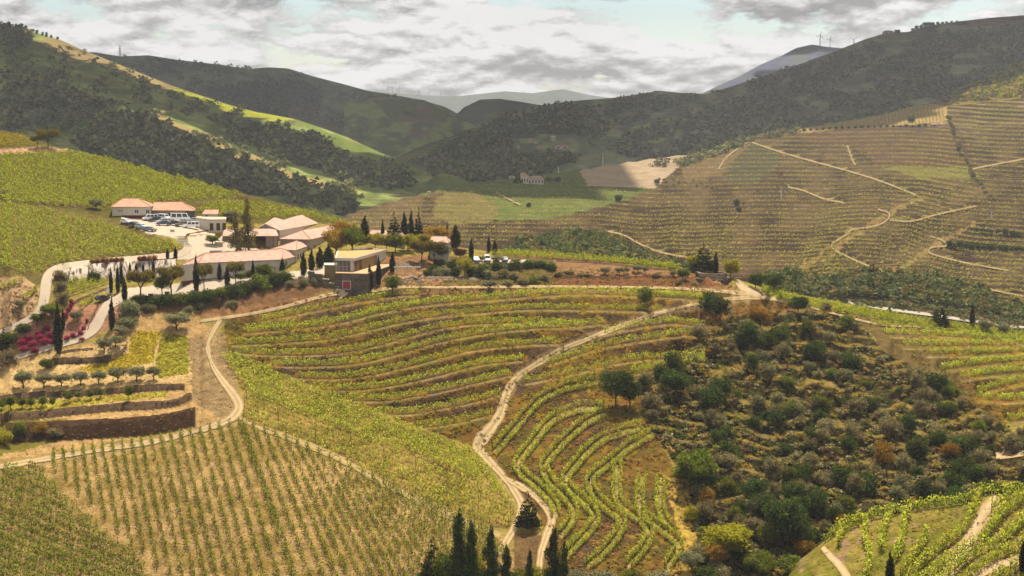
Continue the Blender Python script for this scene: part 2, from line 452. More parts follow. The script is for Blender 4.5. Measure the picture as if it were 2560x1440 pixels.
# ------------------------------------------------------------------ near hill: depth of every visible ground point
DC = [(-620, 1500, 308), (-620, 1170, 352), (-620, 900, 408), (-620, 600, 470), (-620, 300, 640), (3260, 1560, 300), (3260, 1300, 335), (3260, 1150, 375), (3260, 1000, 430), (3260, 900, 520), (-260, 1560, 306), (400, 1560, 306), (1000, 1560, 298), (1500, 1560, 290), (2000, 1560, 300), (2820, 1560, 300),
      (0, 1440, 318), (400, 1440, 318), (800, 1440, 312), (1100, 1440, 305), (1400, 1440, 300), (1700, 1440, 305), (2000, 1440, 312), (2560, 1300, 332), (2820, 1300, 332),
      (-260, 1170, 352), (0, 1170, 352), (590, 1060, 364), (1000, 1200, 345), (1300, 1290, 325), (1180, 1110, 362), (1475, 1200, 342), (1700, 1250, 338),
      (-260, 900, 405), (0, 900, 405), (300, 900, 402), (530, 840, 414), (600, 950, 388), (900, 1000, 385), (1300, 900, 402), (1500, 1000, 378), (1700, 1000, 382),
      (100, 720, 428), (20, 830, 412), (300, 760, 426), (480, 722, 438), (700, 690, 452), (860, 725, 441), (1000, 715, 448), (1300, 718, 455), (1600, 720, 460), (1830, 740, 462),
      (-260, 600, 460), (0, 600, 458), (300, 645, 458), (450, 600, 472), (420, 560, 492), (700, 640, 470), (620, 560, 505), (900, 600, 495), (860, 560, 525), (1100, 640, 482), (1300, 640, 495),
      (-260, 480, 530), (0, 480, 525), (-260, 300, 620), (0, 340, 605), (300, 440, 565), (620, 490, 550), (740, 520, 540),
      (1700, 680, 484), (1950, 735, 474), (2300, 800, 504), (2560, 840, 520), (2820, 870, 530), (2100, 820, 457), (2400, 900, 447), (2560, 1000, 422), (2820, 1000, 425),
      (2000, 900, 427), (2100, 1050, 388), (2300, 1200, 352), (2560, 1150, 372), (2820, 1150, 372), (1800, 1150, 355)]
def tps_fit(P2, v, lam=1e-3):
    n = len(P2); r = np.linalg.norm(P2[:, None] - P2[None], axis=-1)
    K = np.where(r > 0, r * r * np.log(r + 1e-12), 0) + lam * np.eye(n)
    T = np.hstack([np.ones((n, 1)), P2])
    M = np.block([[K, T], [T.T, np.zeros((3, 3))]])
    return np.linalg.solve(M, np.concatenate([v, np.zeros(3)]))
def tps_eval(w, P2, X):
    n = len(P2); out = np.empty(len(X))
    for i in range(0, len(X), 20000):
        x = X[i:i + 20000]
        r = np.linalg.norm(x[:, None] - P2[None], axis=-1)
        K = np.where(r > 0, r * r * np.log(r + 1e-12), 0)
        out[i:i + 20000] = K @ w[:n] + w[n] + x @ w[n + 1:]
    return out
class Sheet:
    """a ground surface known at every picture point (px, t between its crest and its foot)"""
    def __init__(s, xs, top, bottom, nr):
        s.xs = np.asarray(xs, float); s.nr = nr
        s.top, s.bot = top(s.xs), bottom(s.xs)
        t = np.linspace(0, 1, nr)
        s.py = s.top[:, None] + (s.bot - s.top)[:, None] * t[None]
        s.px = np.repeat(s.xs[:, None], nr, 1)
    def at(s, px, py):
        px, py = np.atleast_1d(np.asarray(px, float)), np.atleast_1d(np.asarray(py, float))
        u = np.clip((px - s.xs[0]) / (s.xs[1] - s.xs[0]), 0, len(s.xs) - 1.001)
        i = u.astype(int); f = u - i
        tp, bt = s.top[i] * (1 - f) + s.top[i + 1] * f, s.bot[i] * (1 - f) + s.bot[i + 1] * f
        v = np.clip((py - tp) / (bt - tp), 0, 1) * (s.nr - 1.001)
        j = v.astype(int); g = v - j
        f, g = f[:, None], g[:, None]
        return (s.XYZ[i, j] * (1 - f) + s.XYZ[i + 1, j] * f) * (1 - g) + (s.XYZ[i, j + 1] * (1 - f) + s.XYZ[i + 1, j + 1] * f) * g
    def grid(s, name, mat, col, back):
        """mesh with a back slope: back = list of (metres further, metres lower) beyond the crest"""
        nx, nr = s.px.shape
        rows = [s.XYZ]
        cc = [col]
        dirv = s.XYZ[:, 0, :2] / np.linalg.norm(s.XYZ[:, 0, :2], axis=1)[:, None]
        extra = []
        for dd, dz in back:
            q = s.XYZ[:, 0].copy(); q[:, :2] += dirv * dd; q[:, 2] -= dz
            extra.append(q)
        V = np.concatenate([np.stack(extra[::-1], 1), s.XYZ], 1) if extra else s.XYZ
        C = np.concatenate([np.repeat(col[:, :1], len(extra), 1), col], 1) if extra else col
        n2 = V.shape[1]
        idx = np.arange(nx * n2).reshape(nx, n2)
        q = np.stack([idx[:-1, :-1], idx[:-1, 1:], idx[1:, 1:], idx[1:, :-1]], -1).reshape(-1, 4)
        return obj(name, mesh(name, V.reshape(-1, 3), q, [mat], True, C.reshape(-1, 3)))

near = Sheet(np.arange(-580, 3221, 4.5), lambda x: interp(RIDGE, x), lambda x: np.full_like(x, 1570.0), 330)
cp2 = np.array([(x / 500, y / 350) for x, y, d in DC])
wts = tps_fit(cp2, np.log([d for *_, d in DC]))
cx, cy = np.arange(-600, 3241, 40.0), np.arange(170, 1591, 20.0)
gx, gy = np.meshgrid(cx, cy, indexing='ij')
cg = np.exp(tps_eval(wts, cp2, np.stack([gx.ravel() / 500, gy.ravel() / 350], 1))).reshape(gx.shape)
def coarse(px, py):
    u = np.clip((px + 600) / 40, 0, len(cx) - 1.001); v = np.clip((py - 170) / 20, 0, len(cy) - 1.001)
    i, j = u.astype(int), v.astype(int); f, g = u - i, v - j
    return (cg[i, j] * (1 - f) + cg[i + 1, j] * f) * (1 - g) + (cg[i, j + 1] * (1 - f) + cg[i + 1, j + 1] * f) * g
Db = coarse(near.px, near.py)
wt = np.ones_like(Db)
NX, NY = near.px, near.py
def soft(d, r0, r1): return np.clip((r1 - d) / (r1 - r0), 0, 1)
zone_t = inpoly(NX, NY, [(560, 800), (850, 735), (1000, 722), (1800, 722), (1990, 745), (1800, 800), (1760, 980), (1650, 1100), (1750, 1300), (1700, 1440), (1380, 1440), (1350, 1290), (1190, 1120), (560, 890)])
zone_s = inpoly(NX, NY, [(2180, 800), (2820, 850), (2820, 1060), (2450, 1060), (2350, 960)])
wt[zone_t | zone_s] = 0.55
plat = np.zeros_like(Db)
for ln in TERR + TERR_R + TERR_S:
    L = smooth_line(ln, 12); L[:, 1] += 4
    plat = np.maximum(plat, soft(dist_line(NX, NY, L, 12), 5, 9))
loopz = inpoly(NX, NY, [(1230, 1150), (1500, 945), (1760, 960), (1650, 1100), (1760, 1300), (1720, 1570), (1380, 1570), (1330, 1290)])
wt[loopz] = 1.0
wt = wt * (1 - plat) + 3.2 * plat
for ln in LOOPS:
    plat = np.maximum(plat, soft(dist_line(NX, NY, smooth_line(ln, 12), 14), 7, 12))
wallmask = []
for nm, ln, h in WALLS:
    L = smooth_line(ln, 8)
    yt = np.interp(NX, L[:, 0], L[:, 1], left=np.nan, right=np.nan)
    k = (NX >= L[0, 0]) & (NX <= L[-1, 0]) & (NY > yt) & (NY < yt + h)
    wt[k] = 0.12 if nm != 'earth bank' else 0.25
    wallmask.append(k)
for pl, w in ((LOT, 2.0), (YARD, 1.6), (PLAZA, 1.6), (TERRACE_CAFE, 1.5)):
    wt[inpoly(NX, NY, pl)] = w
# scrub slope: small old terraces
scrub_poly = [(1760, 800), (1790, 755), (1960, 755), (2140, 790), (2200, 870), (2330, 940), (2420, 1000), (2560, 1100), (2700, 1180), (2700, 1330), (2440, 1330), (2100, 1440), (1740, 1480), (1730, 1330), (1700, 1180), (1620, 1060), (1600, 960), (1700, 900)]
scr = inpoly(NX, NY, scrub_poly)
st = np.sin((NY + 60 * fbm(NX / 170, NY / 130, 4) * 2) / 5.6) * np.clip(0.75 + 2.2 * fbm(NX / 45 + 3, NY / 30, 3), 0, 1)
wt[scr] *= np.where(st[scr] > 0.45, 2.6, 0.6)
def run_mean(v, r, axis):
    """running mean over +-r samples"""
    v = np.moveaxis(v, axis, -1)
    p = np.concatenate([np.repeat(v[..., :1], r, -1), v, np.repeat(v[..., -1:], r, -1)], -1)
    c = np.cumsum(np.concatenate([np.zeros(v.shape[:-1] + (1,)), p], -1), -1)
    return np.moveaxis((c[..., 2 * r + 1:] - c[..., :-2 * r - 1]) / (2 * r + 1), -1, axis)
dD = np.maximum(np.diff(Db[:, ::-1], axis=1), 0.002)
wm = 0.5 * (wt[:, ::-1][:, 1:] + wt[:, ::-1][:, :-1])
wm = wm / run_mean(run_mean(wm, 18, 1), 12, 0)
gsum = np.concatenate([np.zeros((len(dD), 1)), np.cumsum(dD * wm, 1)], 1)[:, ::-1]
dev = Db[:, -1:] + gsum - Db
dev = dev - run_mean(run_mean(dev, 26, 1), 3, 0)
dev = run_mean(dev, 2, 0)
D = Db + np.clip(dev, -6, 6)
D = D + 0.25 * fbm(NX / 14, NY / 9, 3) * (1 - plat) * (~(inpoly(NX, NY, LOT) | inpoly(NX, NY, PLAZA) | inpoly(NX, NY, YARD)))
near.XYZ = P(NX, NY, D)

# ground cover of the near hill -------------------------------------------------
SOIL, DRY, TAN = A(188, 160, 100), A(176, 150, 82), A(206, 180, 128)
col = np.empty(NX.shape + (3,)); col[:] = A(158, 140, 72)
def paint(poly, c, fe=0.0):
    m = inpoly(NX + (fe * fbm(NX / 20, NY / 20, 3) * 2), NY + fe * fbm(NX / 20 + 9, NY / 20, 3) * 2, poly)
    col[m] = c
n1 = fbm(NX / 60, NY / 22, 4); n2 = fbm(NX / 18 + 40, NY / 9, 3); n3 = fbm(NX / 120 + 11, NY / 60 + 5, 3)
def lerp(a, b, t): return np.asarray(a) + (np.asarray(b) - np.asarray(a)) * np.clip(t, 0, 1)[..., None]
bank = lerp(A(98, 84, 40), A(134, 96, 46), n1 * 4 + 0.5)
bank = lerp(bank, A(106, 102, 38), n2 * 3.5 + 0.35)
bank = lerp(bank, A(96, 74, 54), np.clip(n3 * 6, 0, 1))
bank = lerp(bank, A(156, 114, 38), np.clip(n2 * 7 - 0.6, 0, 0.8))
zt = zone_t | zone_s
col[zt] = bank[zt]
# vineyard blocks
soilA = lerp(A(186, 152, 96), A(158, 130, 70), n1 * 4 + 0.5)
blkA = inpoly(NX, NY, [(-240, 1160), (130, 1130), (400, 1090), (590, 1055), (640, 1062), (900, 1170), (1250, 1330), (1320, 1440), (1320, 1580), (-580, 1580), (-580, 1200)])
col[blkA] = soilA[blkA]
corner = inpoly(NX, NY, [(-240, 1165), (95, 1172), (210, 1284), (340, 1392), (430, 1570), (-240, 1570)])
col[corner] = lerp(A(176, 146, 92), A(150, 126, 70), n1 * 4 + 0.5)[corner]
blkB = inpoly(NX, NY, [(545, 878), (600, 885), (860, 1000), (1180, 1120), (1290, 1280), (1270, 1325), (1150, 1300), (900, 1185), (640, 1062), (600, 1040), (610, 990)])
col[blkB] = lerp(A(128, 108, 50), A(164, 134, 72), n1 * 4 + 0.4)[blkB]
blkC = NY < 560 + 0 * NX
col[(NX < 900) & (NY < 560)] = A(104, 96, 44)
paint([(-240, 500), (0, 505), (230, 535), (330, 560), (440, 615), (470, 640), (200, 660), (110, 690), (95, 720), (-240, 720)], A(118, 104, 56))
paint([(-240, 700), (60, 690), (100, 720), (90, 780), (0, 835), (-240, 860)], A(186, 152, 112), 6)
paint([(-240, 365), (0, 372), (60, 370), (100, 366), (170, 372), (170, 379), (100, 382), (0, 384), (-240, 382)], A(196, 150, 118))
# garden terraces
paint([(-240, 860), (60, 880), (160, 870), (250, 850), (330, 790), (360, 775), (480, 790), (545, 830), (520, 870), (600, 1020), (560, 1060), (400, 1085), (0, 1150), (-240, 1170)], A(188, 152, 98), 3)
paint([(70, 905), (130, 880), (330, 850), (480, 840), (480, 950), (0, 985), (0, 930)], A(208, 174, 116), 3)
paint([(430, 850), (560, 830), (590, 960), (600, 1010), (555, 1050), (480, 1000), (478, 900)], A(156, 128, 88), 5)
paint([(110, 785), (160, 770), (250, 760), (320, 730), (330, 790), (220, 850), (150, 870), (40, 870), (30, 850)], A(176, 128, 98), 4)
FLOWER = [(195, 922), (260, 905), (322, 880), (326, 842), (352, 826), (402, 830), (388, 875), (384, 905), (300, 925), (225, 930)]
FLOWER2 = [(405, 832), (432, 836), (470, 842), (472, 936), (440, 938), (396, 945), (390, 905)]
FLOWER3 = [(-10, 1006), (150, 1000), (270, 988), (330, 985), (420, 976), (416, 992), (270, 1005), (160, 1022), (60, 1032), (-10, 1040)]
paint(FLOWER, A(186, 160, 46), 3); paint(FLOWER2, A(168, 160, 60), 3); paint(FLOWER3, A(172, 156, 62), 4)
paint([(-240, 1046), (0, 1045), (170, 1050), (180, 1100), (120, 1110), (0, 1140), (-240, 1160)], A(122, 112, 46), 8)
for (nm, ln, h), m in zip(WALLS, wallmask):
    col[m] = A(70, 50, 34) if nm == 'earth bank' else A(84, 64, 46) if nm != 'white wall' else A(150, 130, 100)
# ground about the houses, the upper bank, the ridge
paint([(470, 790), (560, 760), (720, 740), (860, 730), (900, 735), (640, 790), (540, 800)], A(150, 110, 74), 3)
paint([(330, 740), (480, 730), (720, 696), (800, 690), (850, 722), (700, 752), (560, 770), (360, 786)], A(124, 92, 62), 3)
paint([(960, 640), (1400, 640), (1800, 690), (1840, 722), (1000, 716), (930, 735), (850, 725), (860, 650)], A(152, 114, 78), 4)
paint([(1100, 640), (1380, 646), (1400, 715), (1110, 712)], A(112, 98, 52), 6)
paint([(1380, 690), (1760, 690), (1800, 716), (1390, 716)], A(128, 86, 58), 3)
paint([(1000, 722), (1800, 724), (1820, 732), (1000, 734)], A(150, 112, 74), 3)
for pl in (LOT, YARD, PLAZA): paint(pl, A(236, 214, 186))
paint(TERRACE_CAFE, A(206, 160, 116))
# overgrown slope
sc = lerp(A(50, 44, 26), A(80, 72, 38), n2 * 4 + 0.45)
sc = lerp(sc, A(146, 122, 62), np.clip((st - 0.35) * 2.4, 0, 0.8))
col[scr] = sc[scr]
paint([(1690, 760), (1810, 745), (1950, 748), (2000, 775), (1830, 790), (1760, 830)], A(136, 100, 54), 6)
paint([(1650, 1190), (1720, 1200), (1740, 1330), (1790, 1440), (1640, 1440), (1700, 1400), (1690, 1300)], A(182, 150, 70), 5)
paint([(2140, 790), (2250, 812), (2330, 850), (2400, 930), (2420, 1000), (2330, 945), (2200, 870)], A(118, 98, 56), 8)
paint([(1290, 1330), (1330, 1330), (1380, 1345), (1370, 1450), (1290, 1450), (1280, 1360)], A(120, 94, 60), 6)
for ln in ([(552, 800), (533, 830), (520, 866), (530, 910), (556, 952), (586, 990), (598, 1018), (584, 1042), (545, 1062), (480, 1082), (400, 1102), (268, 1124), (150, 1142), (67, 1156)], z4((2300, 195), (1550, 340), (900, 590), (620, 760), (490, 940), (455, 1060), (325, 1240), (280, 1310)) + z7((1160, 510), (1310, 700), (1350, 790))):
    k_ = soft(dist_line(NX, NY, smooth_line(ln, 12), 26) + 14 * fbm(NX / 9, NY / 9, 3), 6, 15)[..., None] * 0.8
    col = col * (1 - k_) + np.array(A(178, 150, 104)) * k_
pcol = lerp(A(182, 158, 98), A(146, 138, 62), n2 * 4 + 0.5)
thin = np.zeros_like(Db)
for ln in TERR + TERR_R + TERR_S:
    L = smooth_line(ln, 12); L[:, 1] += 9.5
    thin = np.maximum(thin, soft(dist_line(NX, NY, L, 8), 1.5, 3.5))
for ln in LOOPS: thin = np.maximum(thin, soft(dist_line(NX, NY, smooth_line(ln, 12), 10), 4, 7))
thin = thin[..., None] * (zone_t | zone_s)[..., None] * np.where(loopz, 0.9, 0.5)[..., None]
col = col * (1 - thin) + pcol * thin
M_GROUND = mat_ground('soil and dry grass')
hill_o = near.grid('hillside', M_GROUND, np.clip(col, 0.005, 0.9), [(25, 4), (70, 22), (150, 60), (260, 95)])
tag(hill_o, 'vineyard hillside with terraces and tracks', kind='structure')

# ------------------------------------------------------------------ small knoll at the lower right
KN_TOP = [(1880, 1560), (1950, 1470), (2000, 1400), (2062, 1352), (2120, 1315), (2200, 1293), (2340, 1268), (2420, 1256), (2456, 1236), (2560, 1234), (2820, 1225), (3260, 1230)]
knoll = Sheet(np.arange(1890, 3221, 5.0), lambda x: interp(KN_TOP, x), lambda x: np.full_like(x, 1590.0), 90)
kt = (knoll.py - knoll.top[:, None]) / (knoll.bot - knoll.top)[:, None]
kD = (264 + 4 * np.sin(knoll.px / 150)) - 44 * kt ** 0.9
kD = kD + 0.3 * fbm(knoll.px / 16, knoll.py / 12, 3)
knoll.XYZ = P(knoll.px, knoll.py, kD)
KROWS = [
    z8((1080, 1060), (1250, 945), (1500, 872), (1700, 832), (1900, 802), (2100, 772), (2230, 712), (2330, 700), (2560, 706), (2800, 720)),
    z8((1180, 1095), (1210, 995), (1350, 925)), z8((1390, 1330), (1410, 1180), (1372, 1040), (1385, 935)), z8((1500, 1130), (1512, 1000), (1565, 890)),
    z8((1590, 1230), (1650, 1080), (1672, 930), (1705, 852)), z8((1640, 1310), (1800, 1110), (1835, 990)),
    z8((1700, 1360), (1900, 1150), (2080, 1022), (2180, 880), (2212, 745)), z8((1760, 1400), (2100, 1155), (2250, 1062), (2400, 882), (2560, 765), (2750, 690)),
    z8((1900, 1400), (2200, 1165), (2400, 1062), (2560, 925), (2760, 800)), z8((2080, 1400), (2350, 1195), (2560, 1092), (2780, 960)),
    z8((2250, 1420), (2450, 1300), (2600, 1210), (2800, 1080)), z8((2320, 830), (2400, 790), (2480, 760), (2600, 730)),
]
kc = np.empty(knoll.px.shape + (3,))
kn1, kn2 = fbm(knoll.px / 50, knoll.py / 40, 4), fbm(knoll.px / 22 + 5, knoll.py / 18, 3)
kc[:] = lerp(lerp(A(146, 130, 60), A(122, 118, 44), kn1 * 4 + 0.5), A(160, 128, 98), np.clip(kn2 * 6 - 0.6, 0, 1))
kpath = dist_line(knoll.px, knoll.py, smooth_line(z8((1850, 1420), (2080, 1200), (2150, 1060), (2240, 880), (2340, 760)), 12), 24)
kc[kpath < 17] = A(206, 176, 128)
ko = knoll.grid('knoll', M_GROUND, np.clip(kc, 0.005, 0.9), [(10, 3), (30, 14), (60, 34)])
tag(ko, 'small vineyard knoll', kind='structure')
# ------------------------------------------------------------------ hills beyond the valley
def hill(name, label, x0, x1, step, rails, nr, back, mat, colfn, rough=0.0, rs=(140, 60), seed=0, terr=None):
    """rails: crest first, foot last; each a list of (px, py, depth)"""
    R = [np.array(r, float) for r in rails]
    xs = np.arange(x0, x1 + 1, step)
    s = Sheet(xs, lambda x: np.interp(x, R[0][:, 0], R[0][:, 1]), lambda x: np.interp(x, R[-1][:, 0], R[-1][:, 1]), nr)
    ys = np.stack([np.interp(xs, r[:, 0], r[:, 1]) for r in R], 1)
    ds = np.stack([np.interp(xs, r[:, 0], r[:, 2]) for r in R], 1)
    D = np.empty(s.px.shape)
    for i in range(len(xs)):
        yy = np.maximum.accumulate(ys[i] + np.arange(len(R)) * 1e-3)
        D[i] = np.interp(s.py[i], yy, ds[i])
    if rough:
        edge = np.clip((s.py - s.top[:, None]) / 12, 0, 1)
        D = D * (1 + rough * edge * fbm(s.px / rs[0] + seed, s.py / rs[1] + seed * 3, 4))
    s.D = D
    s.XYZ = P(s.px, s.py, D)
    if terr is not None:
        s.XYZ[..., 2] += terr(s.px, s.py)
    c = colfn(s.px, s.py)
    o = s.grid(name, mat, np.clip(c, 0.004, 0.9), back)
    tag(o, label, kind='structure')
    return s
M_FAR = mat_ground('far hillside cover', 0.035, 0.30, 0.40, 0.6, 2.5)
M_MID = mat_ground('terraced hillside soil', 0.06, 0.6, 0.45, 0.9, 1.2)
def C0(px, c): 
    o = np.empty(px.shape + (3,)); o[:] = c; return o
def pp(c, px, py, poly, colr, fe=6, k=30):
    m = inpoly(px + fe * 2 * fbm(px / k, py / k, 3), py + fe * fbm(px / k + 9, py / k, 3), poly)
    c[m] = colr
    return m

# farthest ridges
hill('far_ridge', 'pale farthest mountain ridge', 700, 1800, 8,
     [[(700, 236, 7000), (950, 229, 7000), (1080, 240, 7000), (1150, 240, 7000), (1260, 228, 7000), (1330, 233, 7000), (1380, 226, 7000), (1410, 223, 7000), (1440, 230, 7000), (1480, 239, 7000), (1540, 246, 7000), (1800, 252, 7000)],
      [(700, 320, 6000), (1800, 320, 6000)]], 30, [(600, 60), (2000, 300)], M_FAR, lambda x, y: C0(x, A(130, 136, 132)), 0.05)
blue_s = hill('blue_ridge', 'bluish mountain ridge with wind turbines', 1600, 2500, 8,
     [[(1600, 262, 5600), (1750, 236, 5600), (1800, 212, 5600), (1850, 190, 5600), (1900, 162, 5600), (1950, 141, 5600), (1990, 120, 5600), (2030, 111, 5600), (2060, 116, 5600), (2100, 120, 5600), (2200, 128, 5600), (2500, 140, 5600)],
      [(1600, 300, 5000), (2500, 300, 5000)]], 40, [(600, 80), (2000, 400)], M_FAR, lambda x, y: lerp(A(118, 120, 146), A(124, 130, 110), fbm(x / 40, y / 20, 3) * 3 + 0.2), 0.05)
# hill behind on the left, with pine woods
lfar = hill('wooded_hill', 'long grey-green hill behind the valley', -300, 1300, 8,
     [[(-300, 110, 4600), (0, 120, 4600), (240, 131, 4600), (300, 141, 4600), (370, 138, 4600), (440, 149, 4600), (560, 163, 4600), (620, 173, 4600), (670, 168, 4600), (720, 171, 4600), (780, 190, 4600), (850, 208, 4600), (920, 227, 4600), (1000, 240, 4600), (1060, 252, 4500), (1110, 266, 4400), (1160, 292, 4200), (1300, 340, 4000)],
      [(-300, 300, 3400), (600, 330, 3200), (900, 350, 3000), (1300, 400, 3000)]], 70, [(300, 40), (1500, 400)], M_FAR,
     lambda x, y: (lambda c: (pp(c, x, y, [(520, 235), (600, 212), (760, 208), (800, 230), (796, 262), (700, 285), (620, 275)], A(52, 56, 40)),
                              pp(c, x, y, [(600, 172), (665, 168), (720, 173), (640, 178)], A(128, 134, 70), 2),
                              pp(c, x, y, [(700, 268), (760, 262), (790, 285), (700, 292)], A(104, 108, 66)), c)[-1])(lerp(A(124, 130, 98), A(160, 162, 128), fbm(x / 30, y / 14, 4) * 3.5 + 0.5)), 0.10, (120, 40), 3)
# centre hills
hill('patchwork_hill', 'vineyard hill with red soil patches in mid valley', 860, 1250, 5,
     [[(860, 250, 3500), (930, 243, 3500), (1000, 242, 3500), (1060, 250, 3500), (1110, 272, 3400), (1150, 300, 3300), (1250, 330, 3200)],
      [(860, 420, 2500), (1250, 440, 2500)]], 70, [(200, 30), (900, 250)], M_FAR,
     lambda x, y: (lambda c: (pp(c, x, y, [(920, 242), (1060, 250), (1130, 290), (1110, 303), (980, 303), (950, 270)], A(112, 118, 60), 4),
                              pp(c, x, y, [(922, 243), (985, 243), (960, 252), (930, 250)], A(150, 116, 84), 3), pp(c, x, y, [(1040, 262), (1080, 268), (1082, 285), (1045, 285)], A(142, 110, 82), 3),
                              pp(c, x, y, [(990, 292), (1110, 296), (1100, 303), (990, 303)], A(150, 118, 84), 2), pp(c, x, y, [(1020, 328), (1075, 328), (1070, 342), (1030, 340)], A(150, 122, 90), 2), c)[-1])(
         lerp(A(110, 122, 76), A(164, 172, 96), fbm(x / 26, y / 12, 4) * 3.5 + 0.45)), 0.06, (60, 30), 5)
hill('grey_hill', 'smooth grey terraced hill in the gap', 1100, 1480, 5,
     [[(1100, 320, 3900), (1135, 292, 3900), (1160, 268, 3900), (1200, 249, 3900), (1250, 247, 3900), (1300, 254, 3900), (1345, 262, 3900), (1480, 275, 3900)],
      [(1100, 380, 3000), (1480, 380, 3000)]], 40, [(200, 30), (900, 250)], M_FAR,
     lambda x, y: lerp(A(118, 118, 96), A(140, 142, 96), fbm(x / 40, y / 12, 3) * 3 + 0.3), 0.05, (90, 40), 6)
# dark hill right of the gap
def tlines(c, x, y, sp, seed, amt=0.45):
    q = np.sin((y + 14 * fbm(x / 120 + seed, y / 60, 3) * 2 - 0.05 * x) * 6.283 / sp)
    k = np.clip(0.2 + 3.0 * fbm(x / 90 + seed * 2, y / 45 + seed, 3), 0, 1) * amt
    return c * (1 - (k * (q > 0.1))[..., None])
def c_dark(x, y):
    c = lerp(A(112, 118, 84), A(154, 156, 112), fbm(x / 34, y / 16, 4) * 3.5 + 0.4)
    pp(c, x, y, [(1010, 385), (1250, 298), (1350, 300), (1340, 345), (1200, 350), (1030, 380)], A(100, 102, 82), 4)
    pp(c, x, y, [(1120, 350), (1190, 355), (1170, 405), (1120, 410)], A(116, 126, 64), 3)
    pp(c, x, y, [(990, 395), (1130, 345), (1215, 312), (1150, 345), (1020, 400)], A(134, 136, 72), 3)
    return tlines(c, x, y, 7.0, 1.0)
dark_s = hill('gap_hill', 'dark wooded hill beyond the village', 940, 1900, 6,
     [[(940, 420, 2300), (1010, 384, 2300), (1060, 362, 2350), (1130, 340, 2400), (1200, 314, 2500), (1250, 298, 2550), (1290, 282, 2600), (1340, 268, 2600), (1400, 256, 2600), (1460, 250, 2600), (1520, 246, 2600), (1560, 241, 2600), (1620, 231, 2600), (1660, 228, 2600), (1700, 232, 2600), (1760, 234, 2600), (1900, 230, 2700)],
      [(940, 500, 1500), (1300, 460, 1600), (1900, 440, 1700)]], 90, [(200, 30), (900, 250)], M_FAR, c_dark, 0.10, (110, 50), 8)
# big dark mountain on the right
def c_mtn(x, y):
    c = lerp(A(110, 108, 84), A(152, 148, 112), fbm(x / 40, y / 14, 4) * 3.5 + 0.45)
    pp(c, x, y, [(2400, 60), (2480, 46), (2700, 30), (2700, 62), (2560, 62), (2420, 66)], A(146, 112, 92), 3)
    pp(c, x, y, [(2190, 92), (2225, 84), (2270, 90), (2290, 100), (2200, 98)], A(126, 112, 60), 2)
    for ln in ([(1420, 420), (1500, 372), (1600, 345), (1680, 318), (1760, 285), (1910, 240)], [(1440, 385), (1560, 330), (1680, 300)], [(1500, 372), (1640, 352), (1700, 330)]):
        m = dist_line(x, y, ln, 14) < 6 + 4 * fbm(x / 20, y / 20, 2)
        c[m] = A(150, 154, 74)
    return tlines(c, x, y, 7.5, 4.0)
mtn_s = hill('mountain', 'dark scrub mountain on the right', 1300, 3100, 7,
     [[(1300, 470, 1900), (1400, 430, 1950), (1440, 404, 2000), (1500, 362, 2100), (1560, 330, 2200), (1640, 286, 2350), (1700, 256, 2500), (1760, 236, 2700), (1820, 219, 2800), (1880, 199, 2900), (1940, 180, 3000), (2000, 160, 3000), (2060, 138, 3000), (2110, 119, 3000), (2160, 99, 3000), (2220, 81, 3000), (2270, 80, 3000), (2310, 66, 3000), (2400, 53, 3000), (2480, 44, 3000), (2560, 38, 3000), (2820, 20, 3000)],
      [(1300, 520, 1400), (1450, 470, 1500), (1760, 430, 1600), (2000, 380, 1700), (2300, 330, 1800), (2820, 240, 1900)]], 100, [(200, 20), (900, 250)], M_FAR, c_mtn, 0.12, (170, 60), 11)
# dark hill on the left
def c_left(x, y):
    c = lerp(A(116, 128, 66), A(158, 166, 94), fbm(x / 44, y / 12, 4) * 3.8 + 0.45)
    c = lerp(c, A(150, 116, 78), np.clip(fbm(x / 24 + 3, y / 9, 3) * 8 - 1.2, 0, 0.8))
    pp(c, x, y, [(90, 98), (150, 98), (250, 140), (330, 172), (430, 214), (520, 240), (480, 245), (400, 230), (330, 195), (250, 160), (180, 150), (120, 120)], A(168, 146, 98), 3)
    pp(c, x, y, [(415, 222), (450, 222), (560, 258), (740, 298), (700, 306), (600, 292), (480, 252)], A(170, 172, 58), 2)
    pp(c, x, y, [(380, 290), (420, 295), (520, 340), (640, 390), (730, 430), (860, 470), (900, 495), (840, 480), (700, 440), (560, 385), (440, 330)], A(172, 148, 92), 4)
    pp(c, x, y, [(60, 275), (130, 262), (250, 275), (260, 288), (150, 305), (55, 318)], A(104, 104, 88), 3)
    pp(c, x, y, [(55, 322), (150, 302), (245, 292), (235, 325), (100, 335)], A(98, 112, 54), 3)
    pp(c, x, y, [(740, 300), (860, 345), (1060, 420), (1060, 440), (960, 412), (800, 345)], A(126, 138, 66), 3)
    return tlines(c, x, y, 7.0, 7.0)
left_s = hill('dark_hill', 'terraced and wooded hill in cloud shade on the left', -600, 1180, 7,
     [[(-320, 30, 2300), (0, 62, 2300), (40, 66, 2300), (90, 82, 2300), (150, 99, 2300), (200, 122, 2250), (250, 142, 2200), (340, 178, 2150), (430, 214, 2100), (500, 238, 2050), (560, 258, 2000), (640, 280, 1950), (740, 298, 1900), (800, 318, 1850), (870, 344, 1800), (930, 372, 1750), (1000, 402, 1700), (1060, 428, 1650), (1100, 452, 1600), (1180, 500, 1500)],
      [(-320, 180, 1750), (0, 200, 1750), (400, 300, 1500), (700, 430, 1350), (900, 490, 1300), (1180, 520, 1300)],
      [(-320, 420, 1150), (0, 440, 1150), (400, 500, 1100), (700, 600, 1000), (1180, 640, 1000)]], 120, [(150, 15), (700, 250)], M_FAR, c_left, 0.10, (150, 60), 2)
